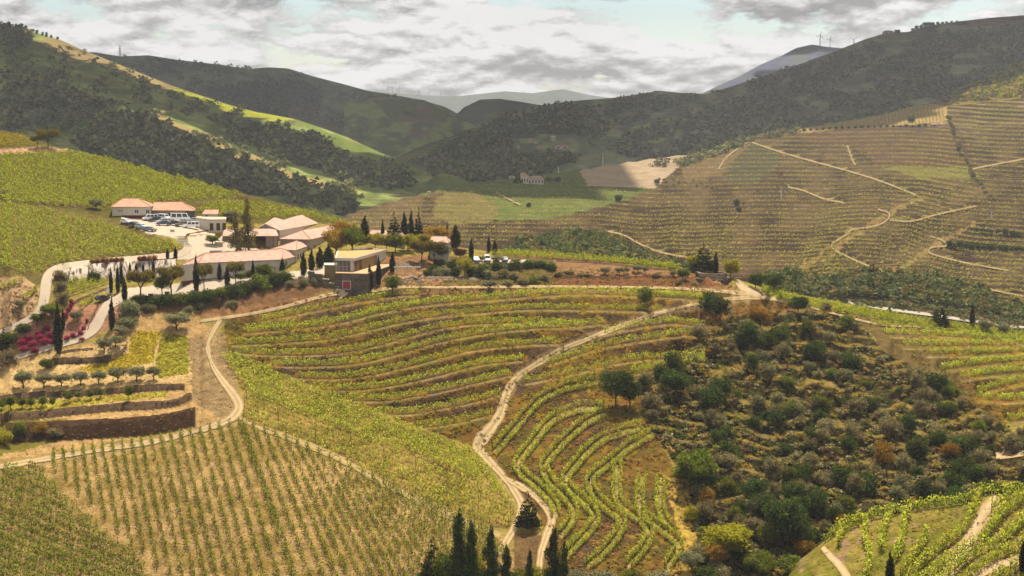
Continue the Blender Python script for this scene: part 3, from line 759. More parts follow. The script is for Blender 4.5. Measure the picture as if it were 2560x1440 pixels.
# low spur with a winding track between the hills
hill('valley_spur', 'low green spur with a winding track', 1000, 1400, 5,
     [[(1000, 478, 1400), (1070, 452, 1450), (1100, 432, 1450), (1130, 436, 1450), (1180, 455, 1420), (1400, 500, 1400)], [(1000, 560, 1150), (1400, 560, 1150)]], 30, [(80, 10), (400, 100)], M_MID,
     lambda x, y: lerp(A(104, 116, 58), A(128, 136, 70), fbm(x / 30, y / 10, 3) * 3 + 0.4), 0.03)

# the terraced hillside across the river --------------------------------------------------
SCRUB_L = [(1240, 640), (1300, 606), (1370, 588), (1430, 580), (1490, 582), (1560, 606), (1650, 650), (1740, 672), (1740, 720), (1240, 690)]
SCRUB_R = [(1880, 700), (1920, 690), (1980, 686), (2050, 708), (2120, 696), (2230, 690), (2300, 694), (2350, 702), (2400, 716), (2470, 736), (2560, 776), (2820, 830), (2820, 880), (1880, 790)]
def row_y(k, px):
    """picture height of terrace line k of the far hillside"""
    base = 330 + k * 10.8
    t = np.clip((base - 330) / 420, 0, 1)
    und = 9 * np.sin((px - 1500) / 150 + 1.1 * t) + 5 * np.sin(px / 63 + 2.2 * t)
    return base + 0.010 * (px - 1700) + und * (0.4 + 0.6 * t) * np.clip((px - 1350) / 300, 0.15, 1) + np.clip(px - 2250, 0, 600) * (0.03 + 0.10 * t)
FAR_TRACKS = [
    ('hillside track from the ridge down to the right', [(1880, 358), (1960, 385), (2030, 405), (2120, 430), (2200, 455), (2290, 490)]),
    ('short steep track between brown terraces', [(2118, 365), (2130, 400), (2138, 415)]),
    ('zigzag track in the middle of the brown terraces', [(2195, 526), (2220, 535), (2222, 548), (2205, 562), (2180, 570), (2130, 578), (2120, 588), (2095, 603), (2080, 615), (2085, 628), (2120, 646), (2170, 668), (2225, 686)]),
    ('track slanting right from the zigzag', [(2225, 554), (2280, 556), (2340, 540), (2440, 518)]),
    ('zigzag track near the dark bushes', [(2325, 594), (2355, 604), (2365, 618), (2330, 622), (2322, 634), (2350, 645), (2420, 662), (2520, 680)]),
    ('track down the left side of the brown terraces', [(1520, 582), (1560, 592), (1600, 614), (1650, 634), (1720, 648)]),
    ('diagonal track across the middle terraces', [(1240, 484), (1280, 505), (1300, 515)]),
    ('track along the bottom of the far vineyard', [(2385, 702), (2450, 722), (2560, 745)]),
    ('upper diagonal track on the brown hillside', [(1870, 356), (1820, 392), (1796, 425)]),
    ('track slanting across the upper terraces', [(1970, 470), (2010, 480), (2060, 500), (2110, 510)]),
    ('pale track at the right upper terraces', [(2430, 425), (2480, 415), (2560, 400)])]
def c_far(x, y):
    c = lerp(A(72, 56, 42), A(102, 82, 58), fbm(x / 60, y / 24, 4) * 3.5 + 0.5)
    pp(c, x, y, [(860, 560), (870, 540), (1130, 470), (1300, 446), (1450, 426), (1472, 472), (1640, 470), (1560, 505), (1400, 548), (1250, 560), (1100, 480)], A(104, 112, 58), 4)
    pp(c, x, y, [(870, 540), (1000, 502), (1060, 490), (1050, 560), (960, 600), (860, 570)], A(112, 92, 66), 6)
    pp(c, x, y, [(1085, 500), (1130, 482), (1200, 490), (1250, 520), (1230, 560), (1130, 570), (1090, 545)], A(122, 108, 66), 14)
    m = pp(c, x, y, [(1450, 430), (1480, 418), (1720, 386), (1758, 387), (1700, 418), (1662, 450), (1640, 472), (1580, 473), (1470, 470)], A(182, 158, 128), 2)
    pp(c, x, y, [(1850, 352), (1880, 355), (1940, 380), (1935, 430), (1900, 462), (1850, 460), (1810, 440)], A(84, 78, 54), 22)
    pp(c, x, y, [(2000, 330), (2340, 315), (2380, 330), (2400, 415), (2200, 420), (2140, 380), (2000, 350)], A(98, 74, 54), 10)
    pp(c, x, y, [(2200, 420), (2430, 420), (2450, 445), (2300, 450)], A(124, 118, 58), 12)
    pp(c, x, y, [(1980, 325), (2300, 263), (2370, 264), (2366, 304), (2200, 318), (2000, 334)], A(176, 146, 96), 1)
    pp(c, x, y, [(2340, 256), (2420, 216), (2560, 152), (2820, 40), (2820, 240), (2560, 246), (2380, 264)], A(138, 120, 58), 3)
    pp(c, x, y, [(1700, 420), (1760, 385), (1850, 352), (1880, 356), (1800, 440), (1720, 460)], A(120, 96, 68), 6)
    kk = (y - row_y(0, x)) / 10.8; fr = kk - np.floor(kk)
    ok = ~(m | inpoly(x, y, [(2340, 256), (2420, 216), (2560, 152), (2820, 40), (2820, 240), (2560, 246), (2380, 264)]) | inpoly(x, y, [(1980, 325), (2300, 263), (2370, 264), (2366, 304), (2200, 318), (2000, 334)]))
    s_ = np.clip(1 - np.abs(fr - 0.16) / 0.20, 0, 1) * ok * np.clip(0.9 + 1.2 * fbm(x / 50 + 2, y / 20, 3), 0.3, 1)
    c = lerp(c, lerp(A(186, 166, 112), A(146, 148, 74), fbm(x / 40 + 6, y / 30, 3) * 4 + 0.65), s_)
    for pl in (SCRUB_L, SCRUB_R): pp(c, x, y, pl, A(84, 88, 48), 3)
    pp(c, x, y, [(2080, 735), (2200, 728), (2330, 760), (2560, 800), (2560, 830), (2150, 770)], A(128, 104, 74), 8, 14)
    for ln in ([(2060, 655), (2120, 600), (2200, 548), (2300, 500)], [(2230, 690), (2320, 630), (2440, 560)], [(1990, 690), (2040, 650), (2120, 585)]):
        mm = dist_line(x, y, ln, 22) < 5 + 22 * fbm(x / 12, y / 12, 3)
        c[mm] = lerp(A(158, 118, 80), A(138, 126, 76), fbm(x / 10, y / 10, 2) * 3 + 0.5)[mm]
    return c
def t_far(x, y):
    """terrace steps"""
    k = (y - row_y(0, x)) / 10.8
    fr = k - np.floor(k)
    z = 2.2 * (np.clip(fr / 0.30, 0, 1) - fr)
    off = inpoly(x, y, SCRUB_R) | inpoly(x, y, SCRUB_L) | (y < 320)
    for _, tr in FAR_TRACKS: off |= dist_line(x, y, tr, 10) < 6
    return np.where(off, 0, z)
FX_TOP = [(640, 640, 700), (870, 541, 820), (1000, 502, 930), (1130, 470, 1050), (1180, 463, 1080), (1300, 447, 1180), (1450, 427, 1280), (1600, 404, 1380), (1760, 384, 1420), (1850, 352, 1480), (1900, 337, 1520), (2000, 322, 1560), (2200, 288, 1600), (2300, 262, 1620), (2340, 254, 1620), (2420, 215, 1650), (2560, 150, 1700), (2820, 30, 1750)]
across = hill('terraced_hillside', 'brown terraced hillside across the river', 660, 3100, 4.5,
     [FX_TOP,
      [(640, 650, 690), (1000, 560, 800), (1300, 560, 820), (1700, 560, 850), (2000, 540, 900), (2300, 520, 950), (2560, 500, 980), (2820, 480, 1000)],
      [(640, 660, 680), (1000, 650, 660), (1300, 650, 660), (1700, 680, 640), (1900, 700, 650), (2300, 700, 690), (2560, 780, 690), (2820, 830, 690)],
      [(640, 680, 640), (1000, 720, 600), (1700, 750, 600), (1900, 770, 610), (2100, 800, 612), (2300, 832, 612), (2560, 868, 615), (2820, 900, 620)],
      [(640, 700, 560), (1000, 780, 540), (1700, 800, 560), (2300, 880, 570), (2820, 950, 570)]], 380, [(80, 6), (400, 120)], M_MID, c_far, 0.025, (120, 60), 4, t_far)
# base land far below everything, out to the horizon
gV = [(-30000, -200, -120), (30000, -200, -120), (30000, 40000, -120), (-30000, 40000, -120)]
go = obj('ground', mesh('ground', np.array(gV), [[0, 1, 2, 3]], [mat_plain('valley floor land', A(96, 100, 66), 0.3, 0.01, 1.0, 0.0)]))
tag(go, 'valley floor land', kind='structure')
# ------------------------------------------------------------------ tracks and roads (ribbons lying on the ground)
M_TRACK = mat_ground('pale dusty track', 0.5, 3.0, 0.22, 0.5, 0.15)
M_PAVE = mat_ground('pale concrete road', 0.25, 2.0, 0.10, 0.2, 0.05)
def ribbon(name, label, sheet, pts, mat, profile, lift=0.12, step=4.0, jag=0.0, kind='structure'):
    """pts (px, py, width px); profile: list of (across -1..1, colour)"""
    L = smooth_line([p if len(p) > 2 else (*p, 8) for p in pts], step)
    d = np.gradient(L[:, :2], axis=0); d /= np.linalg.norm(d, axis=1)[:, None] + 1e-9
    nrm = np.stack([-d[:, 1], d[:, 0]], 1)
    nrm[nrm[:, 1] < 0] *= 1                          # keeps left and right sides
    wj = 0.95 * L[:, 2] * (1 + jag * fbm(np.arange(len(L)) / 5.0 + len(L), np.zeros(len(L)), 3) * 2)
    V, C = [], []
    for a, c in profile:
        q = L[:, :2] + nrm * (wj * a / 2)[:, None]
        v = sheet.at(q[:, 0], q[:, 1]); v[:, 2] += lift
        V.append(v); C.append(np.tile(c, (len(L), 1)))
    V, C = np.stack(V, 1), np.stack(C, 1)
    n, m = V.shape[:2]
    idx = np.arange(n * m).reshape(n, m)
    q = np.stack([idx[:-1, :-1], idx[1:, :-1], idx[1:, 1:], idx[:-1, 1:]], -1).reshape(-1, 4)
    o = obj(name, mesh(name, V.reshape(-1, 3), q, [mat], True, C.reshape(-1, 3)))
    return tag(o, label, kind=kind)
t1, t2, t3 = A(220, 192, 150), A(200, 172, 126), A(180, 156, 104)
RUTS = [(-1, A(180, 152, 98)), (-0.7, t2), (-0.5, t1), (-0.3, t2), (0, t3), (0.3, t2), (0.5, t1), (0.7, t2), (1, A(180, 152, 98))]
DUST = [(-1, A(166, 138, 94)), (-0.75, A(182, 154, 108)), (-0.45, t1), (-.15, t2), (.15, A(184, 158, 108)), (0.45, t1), (.75, A(182, 154, 108)), (1, A(166, 138, 94))]
CONC = [(-1, A(190, 168, 138)), (-0.85, A(216, 196, 170)), (0, A(212, 192, 166)), (0.85, A(216, 196, 170)), (1, A(190, 168, 138))]
LIGHT = [(-1, A(196, 168, 124)), (0, A(212, 188, 150)), (1, A(196, 168, 124))]
def wd(pts, w): return [(*p, w if not hasattr(w, '__len__') else w[i]) for i, p in enumerate(pts)]
ribbon('dirt_track', 'two-rut dirt track curving down the terraces', near,
       wd(z4((2540, 205), (2300, 195), (2050, 220), (1800, 270), (1550, 340), (1350, 410), (1150, 490), (900, 590), (750, 680), (620, 760), (540, 840), (490, 940), (455, 1060), (400, 1150), (325, 1240), (280, 1310)) +
          z7((1060, 400), (1160, 510), (1240, 600), (1310, 700), (1350, 790), (1330, 890), (1260, 1020), (1180, 1150)),
          [10, 10, 9, 9, 10, 12, 13, 15, 16, 18, 20, 22, 24, 27, 32, 30, 24, 20, 19, 19, 19, 19, 19, 16]), M_TRACK, RUTS, 0.13, jag=0.25)
ribbon('dirt_track', 'right fork of the dirt track past a lone conifer', near,
       wd(z7((1250, 600), (1330, 640), (1430, 700), (1530, 800), (1575, 900), (1535, 1020), (1495, 1150), (1480, 1300)), [14, 18, 20, 20, 22, 22, 20, 18]), M_TRACK, DUST, 0.17, jag=0.25)
ribbon('dirt_track', 'pale track along the top of the terraces', near,
       wd(z3((0, 372), (150, 350), (350, 322), (600, 272), (800, 218), (950, 178), (1100, 152), (1300, 142), (1500, 116), (1800, 118)) + z4((300, 117), (800, 112), (1500, 118), (1900, 132), (2150, 150), (2300, 170)),
          [9, 10, 9, 9, 10, 11, 13, 11, 8, 7, 7, 7, 7, 8, 12, 14]), M_TRACK, DUST, 0.15, jag=0.2)
ribbon('dirt_track', 'pale track at the bend below the garden terraces', near,
       [(552, 800, 14), (533, 830, 13), (520, 866, 14), (530, 910, 14), (556, 952, 17), (586, 990, 22), (598, 1018, 26), (584, 1042, 24), (545, 1062, 18), (480, 1082, 14), (400, 1102, 13), (268, 1124, 13), (150, 1142, 13), (67, 1156, 14), (10, 1166, 14), (-240, 1200, 14)], M_TRACK, DUST, 0.14, jag=0.6)
ribbon('dirt_track', 'bare headland track between two vine blocks', near,
       [(600, 1046, 12), (640, 1066, 12), (740, 1102, 15), (850, 1148, 18), (960, 1210, 18), (1060, 1258, 20), (1160, 1305, 22), (1250, 1340, 18)], M_TRACK, [(-1, A(176, 150, 92)), (0, A(200, 172, 120)), (1, A(176, 150, 92))], 0.11, jag=0.5)
ribbon('track_junction', 'wide pale dirt junction by the lookout', near, wd(z4((2225, 70), (2260, 110), (2320, 150), (2450, 180), (2540, 210), (2640, 235), (2760, 262)), [14, 20, 26, 18, 12, 10, 6]), M_TRACK, LIGHT, 0.19, jag=0.2)
ribbon('estate_road', 'curving pale concrete road up to the estate', near,
       wd(zc((-500, 1120), (0, 925), (200, 840), (400, 735), (490, 650), (535, 500), (555, 330), (600, 225), (720, 150), (860, 115), (1050, 85), (1400, 50), (1800, 20), (2100, -10), (2230, -60), (2260, -160)), [16, 14, 16, 19, 24, 27, 28, 27, 22, 16, 13, 13, 14, 16, 20, 24]), M_PAVE, CONC, 0.16)
ribbon('estate_road', 'lower pale road curving through the garden', near,
       wd(zc((-500, 1380), (0, 1285), (200, 1222), (500, 1130), (800, 1040), (1020, 950), (1150, 840), (1225, 700), (1310, 590), (1450, 510), (1560, 480)), [14, 13, 13, 14, 19, 26, 29, 26, 27, 26, 22]), M_PAVE, CONC, 0.16)
ribbon('driveway', 'short pale ramp to the red gate', near, [(868, 719, 20), (862, 727, 26), (845, 737, 30)], M_PAVE, CONC, 0.2)
def sheet_poly(name, label, poly, sheet, mat, colr, lift=0.1, st=3.0):
    pa = np.array(poly); x0, y0 = pa.min(0); x1, y1 = pa.max(0)
    xs, ys = np.arange(x0, x1 + st, st), np.arange(y0, y1 + st, st)
    gx, gy = np.meshgrid(xs, ys, indexing='ij')
    v = sheet.at(gx.ravel(), gy.ravel()); v[:, 2] += lift
    idx = np.arange(gx.size).reshape(gx.shape)
    q = np.stack([idx[:-1, :-1], idx[:-1, 1:], idx[1:, 1:], idx[1:, :-1]], -1)
    ok = inpoly(gx[:-1, :-1] + st / 2, gy[:-1, :-1] + st / 2, poly)
    o = obj(name, mesh(name, v, q[ok].reshape(-1, 4), [mat], True, np.tile(colr, (len(v), 1))))
    return tag(o, label, kind='structure')
sheet_poly('car_park', 'pale car park surface', LOT, near, M_PAVE, A(214, 196, 172))
sheet_poly('courtyard', 'pale courtyard among the houses', YARD, near, M_PAVE, A(214, 196, 172), 0.11)
sheet_poly('courtyard', 'pale yard in front of the long white house', PLAZA, near, M_PAVE, A(214, 196, 172), 0.11)
# knoll tracks
KP = [(-1, A(190, 158, 110)), (0, A(222, 194, 152)), (1, A(190, 158, 110))]
ribbon('dirt_track', 'dirt track winding below the knoll', near, wd(z8((940, 1020), (1010, 1005), (1080, 1000), (1160, 975)), [12, 12, 10, 8]), M_TRACK, KP, 0.16)
ribbon('dirt_track', 'track climbing the knoll from below', knoll, wd(z8((1060, 1100), (1130, 1180), (1190, 1240), (1240, 1320), (1270, 1420)), [14, 18, 20, 22, 24]), M_TRACK, KP, 0.12)
ribbon('dirt_track', 'broad bare track between knoll vine rows', knoll, wd(z8((2000, 1230), (2110, 1130), (2160, 1030), (2230, 880), (2330, 755)), [40, 44, 36, 32, 20]), M_TRACK, KP, 0.1, jag=0.3)
ribbon('dirt_track', 'bare strip at the lower corner of the knoll', knoll, wd(z8((2150, 1330), (2350, 1240), (2500, 1200), (2700, 1120)), [26, 24, 22, 22]), M_TRACK, KP, 0.1, jag=0.3)
ribbon('dirt_track', 'pale clearing at the edge of the overgrown slope', near, [(2490, 1142, 18), (2530, 1136, 22), (2580, 1128, 22), (2700, 1110, 20)], M_TRACK, KP, 0.2)
ribbon('dirt_track', 'pale path along the foot of the vine band', near, wd(z5((700, 150), (1400, 330), (1700, 350), (1860, 365), (2020, 380), (2250, 410), (2540, 440), (2800, 470)), [5, 6, 7, 7, 7, 7, 7, 7]), M_TRACK, DUST, 0.2)
# tracks across the river
FT = [(-1, A(150, 126, 90)), (0, A(182, 156, 116)), (1, A(150, 126, 90))]
for lab, pts in FAR_TRACKS:
    ribbon('hillside_track', lab, across, [(*p, 4.6) for p in pts], M_TRACK, FT, 0.8, 2.0)
ribbon('river_road', 'grey road at the foot of the far slope', across, wd(z5((1200, 180), (1310, 198), (1500, 228), (1800, 268), (2100, 312), (2400, 352), (2700, 395)), [7, 7, 8, 8, 8, 8, 8]), M_PAVE, [(-1, A(190, 176, 150)), (0, A(206, 198, 180)), (1, A(190, 176, 150))], 0.6)
for lab, sh, pts in (('sunlit track along the crest of the left hill', left_s, [(322, 168), (330, 182), (328, 188)]),
                     ('winding track on the low spur', left_s, [(1068, 422), (1070, 432), (1056, 440), (1052, 450)]),
                     ('pale track on the spur of the left hill', left_s, [(520, 335), (505, 350), (560, 385), (640, 412)]),
                     ('pale track on the left hill under the vineyard patch', left_s, [(292, 268), (270, 282), (250, 290)]),
                     ('pale track over the dark mountain', mtn_s, [(2110, 122), (2150, 134), (2180, 144), (2192, 142), (2180, 152)]),
                     ('village road on the gap hill', dark_s, [(1120, 355), (1180, 358), (1250, 365)])):
    ribbon('hillside_track', lab, sh, [(*p, 4.0) for p in pts], M_TRACK, FT, 1.2, 3.0)
# ------------------------------------------------------------------ leaf cards, stamped in numpy
def cards(n, pos, size, rg, up=0.3, asp=0.75):
    """n quads at pos with random tilt; returns verts (n*4,3), faces"""
    nrm = rg.normal(size=(n, 3)); nrm[:, 2] = np.abs(nrm[:, 2]) + up; nrm /= np.linalg.norm(nrm, axis=1)[:, None]
    t = np.cross(nrm, rg.normal(size=(n, 3))); t /= np.linalg.norm(t, axis=1)[:, None] + 1e-9
    b = np.cross(nrm, t)
    s = (size * rg.uniform(0.6, 1.25, n))[:, None]
    bend = nrm * s * 0.25
    V = np.stack([pos - t * s * 0.5 + bend * 0, pos - b * s * asp * 0.5 - bend, pos + t * s * 0.5, pos + b * s * asp * 0.5 - bend], 1)
    return V.reshape(-1, 3), np.arange(n * 4).reshape(n, 4)
def stamp(T, pos, rz, sc, rg):
    """T: list of (V, F) quad templates; returns joined arrays"""
    ch = rg.integers(0, len(T), len(pos)); VV, FF = [], []; base = 0
    for k, (tv, tf) in enumerate(T):
        m = np.where(ch == k)[0]
        if not len(m): continue
        c, s_ = np.cos(rz[m])[:, None], np.sin(rz[m])[:, None]
        S3 = sc[m] if sc.ndim == 2 else np.repeat(sc[m][:, None], 3, 1)
        x, y, z = tv[None, :, 0] * S3[:, :1], tv[None, :, 1] * S3[:, 1:2], tv[None, :, 2] * S3[:, 2:3]
        v = np.stack([x * c - y * s_, x * s_ + y * c, z], -1) + pos[m][:, None]
        f = tf[None] + (np.arange(len(m)) * len(tv))[:, None, None] + base
        base += len(m) * len(tv)
        VV.append(v.reshape(-1, 3)); FF.append(f.reshape(-1, tf.shape[1]))
    return np.vstack(VV), np.vstack(FF)

# vines ------------------------------------------------------------------------
M_VINE = mat_leaf('vine leaves', A(108, 124, 36), A(186, 194, 70), A(238, 236, 124), 0.50, 1.3, 0.10)
M_VINE2 = mat_leaf('dense vine leaves', A(92, 108, 26), A(170, 178, 54), A(216, 214, 90), 0.48, 1.1, 0.10)
M_VINEF = mat_leaf('far vine leaves', A(120, 122, 50), A(172, 166, 82), A(212, 200, 118), 0.34, 0.4, 0.10)
M_WOOD = mat_plain('weathered wood', A(96, 78, 58), 0.25, 6, 0.9, 0.1)
M_POST = mat_plain('dark trellis post', A(70, 58, 46), 0.25, 6, 0.9, 0.1)
def vine_template(seed, n=26, L=0.62, Wd=0.34, h0=0.35, h1=1.6, size=0.34, trunk=True):
    rg = np.random.default_rng(seed)
    p = np.stack([rg.normal(0, L * 0.55, n), rg.normal(0, Wd * 0.6, n), rg.uniform(h0, h1, n) ** 1.0], 1)
    tall = rg.random(n) < 0.18
    p[tall, 2] += rg.uniform(0.1, 0.45, tall.sum())
    V, Fq = cards(n, p, size, rg, 0.15)
    if trunk:
        t = np.array([(-.04, 0, 0), (.04, 0, 0), (.05, 0.02, h0 + 0.3), (-.03, 0.02, h0 + 0.3), (0, -.04, 0), (0, .04, 0), (0.02, .05, h0 + 0.3), (0.02, -.03, h0 + 0.3)])
        V = np.vstack([V, t]); Fq = np.vstack([Fq, [[n * 4, n * 4 + 1, n * 4 + 2, n * 4 + 3], [n * 4 + 4, n * 4 + 5, n * 4 + 6, n * 4 + 7]]])
    return V, Fq
VT = [vine_template(s) for s in range(8)]
VTD = [vine_template(20 + s, 18, 0.7, 0.30, 0.3, 1.55, 0.38, False) for s in range(6)]     # leafier, for dense blocks
VTS = [vine_template(40 + s, 12, 0.4, 0.25, 0.5, 1.3, 0.30) for s in range(6)]
post_me = mesh('post', np.array(MB().box((0, 0, 0.75), (0.075, 0.075, 1.6)).v), MB().box((0, 0, 0.75), (0.075, 0.075, 1.6)).f, [M_POST])
def world_line(sheet, line, spacing, step=3.0):
    L = smooth_line(line, step)
    W3 = sheet.at(L[:, 0], L[:, 1])
    seg = np.linalg.norm(np.diff(W3, axis=0), axis=1); s = np.concatenate([[0], np.cumsum(seg)])
    n = max(2, int(s[-1] / spacing))
    u = np.linspace(0, s[-1], n + 1)
    q = np.stack([np.interp(u, s, W3[:, k]) for k in range(3)], 1)
    d = np.gradient(q, axis=0)
    return q, np.arctan2(d[:, 1], d[:, 0])
def vine_row(label, group, sheet, line, spacing=0.8, T=VT, mat=M_VINE, jit=0.12, scale=1.0, gaps=0.06, posts=0.0, hs=1.0, minlen=2):
    q, a = world_line(sheet, line, spacing)
    keep = rng.random(len(q)) > gaps
    q, a = q[keep], a[keep]
    if len(q) < minlen: return None
    o0 = q.mean(0)
    p = q + rng.normal(0, 1, q.shape) * (jit, jit, 0.03) - o0
    p[:, 2] -= 0.05
    sc3 = scale * rng.uniform(0.75, 1.2, (len(p), 1)) * np.array([1, 1, hs]) * np.ones((len(p), 3))
    V, Fq = stamp(T, p, a + rng.normal(0, 0.15, len(a)) + np.pi * (rng.random(len(a)) < .5), sc3, rng)
    r = obj('vine_row', mesh('vine_row', V, Fq, [mat]), None, o0)
    tag(r, label, 'vine row', group)
    if posts:
        pq, pa = world_line(sheet, line, posts)
        for w in pq:
            obj('post', post_me, r, w - o0, rng.uniform(0, 0.5), (1, 1, rng.uniform(0.85, 1.1)))
    return r
ORD = ['topmost', 'second', 'third', 'fourth', 'fifth', 'sixth', 'seventh', 'eighth', 'ninth', 'tenth', 'eleventh', 'twelfth']
for i, ln in enumerate(TERR):
    up = [(x, y - 1.5) for x, y in ln]; dn = [(x, y + 4.0) for x, y in ln]
    r = vine_row(f'{ORD[i]} long curving vine row below the upper pale track', 'long terrace rows on the middle slope', near, dn, 0.5, posts=7.0, scale=0.95, jit=0.08)
    if i == 1: vine_row(f'rear vine row on the {ORD[i]} long curving terrace below the upper track', 'rear rows of the long terraces', near, up, 0.75, gaps=0.15)
for i, ln in enumerate(TERR_R):
    vine_row(f'{ORD[i]} vine row right of the two-rut track', 'terrace rows right of the track', near, [(x, y + 3.5) for x, y in ln], 0.62, posts=7.0)
    if i == 3: vine_row(f'rear vine row on the {ORD[i]} terrace right of the two-rut track', 'rear rows right of the track', near, [(x, y - 2) for x, y in ln], 0.75, gaps=0.15)
def offset_line(ln, d):
    L = smooth_line(ln, 10); t = np.gradient(L, axis=0); t /= np.linalg.norm(t, axis=1)[:, None] + 1e-9
    return [tuple(p) for p in L + np.stack([-t[:, 1], t[:, 0]], 1) * d]
for i, ln in enumerate(LOOPS):
    for sd, nm in ((-9.5, 'one side'), (9.5, 'the other side')):
        vine_row(f'vine row on {nm} of the {ORD[i]} winding terrace path near the two walkers', 'winding terrace rows', near, offset_line(ln, sd), 0.5, posts=6.0, scale=0.8, jit=0.05, hs=1.1)
for i, ln in enumerate(TERR_S):
    vine_row(f'{ORD[i]} terrace vine row beyond the overgrown slope', 'terrace rows beyond the overgrown slope', near, ln, 0.6, posts=8.0, hs=1.05)
for i, ln in enumerate(KROWS):
    vine_row(f'{["ridge-top"] [0] if i == 0 else ORD[i - 1]} vine row of the knoll counted from its left end' if i else 'vine row running along the ridge of the knoll', 'vine rows on the knoll', knoll, ln, 0.5, scale=1.15, posts=5.0)
# dense band along the right-hand ridge
for j in range(5):
    ln = [(x, y + 1 + j * 3.6) for x, y in z5((560, 66), (800, 136), (1100, 190), (1400, 243), (1700, 298), (2000, 346), (2300, 384), (2560, 412), (2800, 440))]
    vine_row(f'{ORD[j]} row of the bright vine band along the right ridge', 'vine band on the right ridge', near, ln[:None if j < 3 else -1], 0.7, VTD, M_VINE2)
# narrow band behind the estate along the ridge
for j in range(3):
    vine_row(f'{ORD[j]} row of bright vines on the ridge behind the small car park', 'vines on the ridge behind the estate', near, [(1235, 634 + j * 3), (1300, 636 + j * 3.4), (1450, 645 + j * 3.4), (1600, 659 + j * 3), (1690, 670 + j * 2.5)], 0.6, VTD, M_VINE2)

# block of young vines at the bottom left: every vine is a plant of its own
M_VINEA = mat_leaf('young vine leaves', A(78, 92, 26), A(138, 146, 48), A(190, 190, 80), 0.42, 1.3, 0.12)
VINE_ME = [mesh('vine', *t, [M_VINEA]) for t in [vine_template(60 + s, 24, 0.44, 0.30, 0.20, 1.45, 0.33) for s in range(7)]]
headx = [133, 230, 350, 525, 683, 936, 1030, 1300]; slope = [0.10, 0.19, 0.235, 0.30, 0.45, 0.69, 0.76, 0.9]
HEAD = [(133, 1134), (155, 1132), (230, 1118), (350, 1105), (525, 1072), (598, 1058), (640, 1072), (683, 1084), (765, 1120), (850, 1162), (936, 1198), (1030, 1236), (1130, 1282), (1220, 1322)]
ENDL = [(40, 1160), (139, 1190), (167, 1215), (197, 1245), (233, 1273), (264, 1309), (297, 1337), (330, 1370), (366, 1390), (400, 1430), (420, 1470), (450, 1560)]
hx = list(np.arange(133, 600, 24.4)) + list(np.arange(606, 1225, 27.0))
for i, x in enumerate(hx):
    y = float(np.interp(x, [p[0] for p in HEAD], [p[1] for p in HEAD]))
    sl = float(np.interp(x, headx, slope))
    pts = []
    for yy in np.arange(y, 1500, 10):
        xx = x + sl * (yy - y) * (1 - 0.06 * (yy - y) / 350)
        if yy > np.interp(xx, [p[0] for p in ENDL], [p[1] for p in ENDL]) - 4 and xx < 460: break
        if xx > 1300 or (xx > 1180 and yy > 1400): break
        pts.append((xx, yy))
    if len(pts) < 3: continue
    q, a = world_line(near, pts, 0.9)
    row = empty('vine_row', q[0])
    tag(row, f'{ordw(i)} sparse row of young vines from the left on the bare slope below the bend', 'vine row', 'sparse rows at the bottom')
    for k in range(len(q)):
        if k and rng.random() < 0.12: continue
        w = q[k] + rng.normal(0, .04, 3) * (1, 1, 0) - q[0]
        obj('vine', VINE_ME[rng.integers(0, 7)], row, w - (0, 0, .03), a[k] + rng.normal(0, .2), rng.uniform(0.8, 1.2) * (0.6 if rng.random() < 0.10 else 1))
        if k % 6 == 0:
            obj('post', post_me, row, w + (0.1, 0.1, 0), 0.2, (1, 1, rng.uniform(0.95, 1.2)))
# block B beside the track, block F in the corner, the hill block C and D: dense rows
def block(label, group, poly, slopef, y0s, x0, x1, spacing, T, mat, sheet=near, **kw):
    cnt = 0
    for y0 in y0s:
        xs = np.arange(x0, x1, 6.0)
        ys = slopef(y0, xs)
        inside = inpoly(xs, ys, poly)
        run = []
        for xx, yy, ok in list(zip(xs, ys, inside)) + [(0, 0, False)]:
            if ok: run.append((xx, yy))
            elif run:
                if len(run) > 2: cnt += 1
                if len(run) > 2: vine_row(f'{ordw(cnt - 1)} {label}, counted down from its top', group, sheet, run[::2] + ([run[-1]] if len(run) % 2 == 0 else []), spacing, T, mat, **kw)
                run = []
PB = [(552, 884), (600, 892), (700, 938), (860, 1006), (1010, 1062), (1110, 1104), (1180, 1128), (1210, 1160), (1290, 1284), (1270, 1318), (1160, 1296), (1000, 1222), (850, 1150), (700, 1090), (625, 1062), (606, 1040), (612, 990), (580, 930)]
PB_up = [(552, 884), (600, 892), (700, 938), (860, 1006), (1010, 1062), (1110, 1104), (1180, 1128), (1210, 1160), (1270, 1250), (1180, 1200), (1000, 1130), (800, 1055), (620, 985), (580, 930)]
sb = lambda y0, xs: y0 + 0.37 * (xs - 550) + 0.00004 * (xs - 550) ** 2
block('row of the leafy vine block beside the track', 'dense rows beside the track', PB_up, sb, np.arange(880, 985, 9.4), 545, 1300, 0.75, VT, M_VINE, gaps=0.12, scale=0.95)
PB_lo = [(620, 988), (800, 1060), (1000, 1136), (1180, 1206), (1272, 1254), (1288, 1284), (1270, 1318), (1160, 1296), (1000, 1222), (850, 1150), (700, 1090), (625, 1062), (606, 1040), (612, 990)]
block('thin row of the sparse block above the headland', 'sparse rows above the headland', PB_lo, sb, np.arange(968, 1080, 11.5), 545, 1300, 0.9, VTS, M_VINE, gaps=0.22, posts=10.0, scale=1.35)
PF = [(-240, 1165), (20, 1172), (95, 1174), (133, 1218), (208, 1284), (258, 1329), (333, 1390), (358, 1434), (420, 1560), (-240, 1560)]
block('row of bushy vines in the bottom corner', 'corner block rows', PF, lambda y0, xs: y0 + 0.42 * xs, list(np.arange(1075, 1560, 23.0)), -240, 420, 0.75, VT, M_VINEA, gaps=0.18, posts=9.0, scale=1.2)
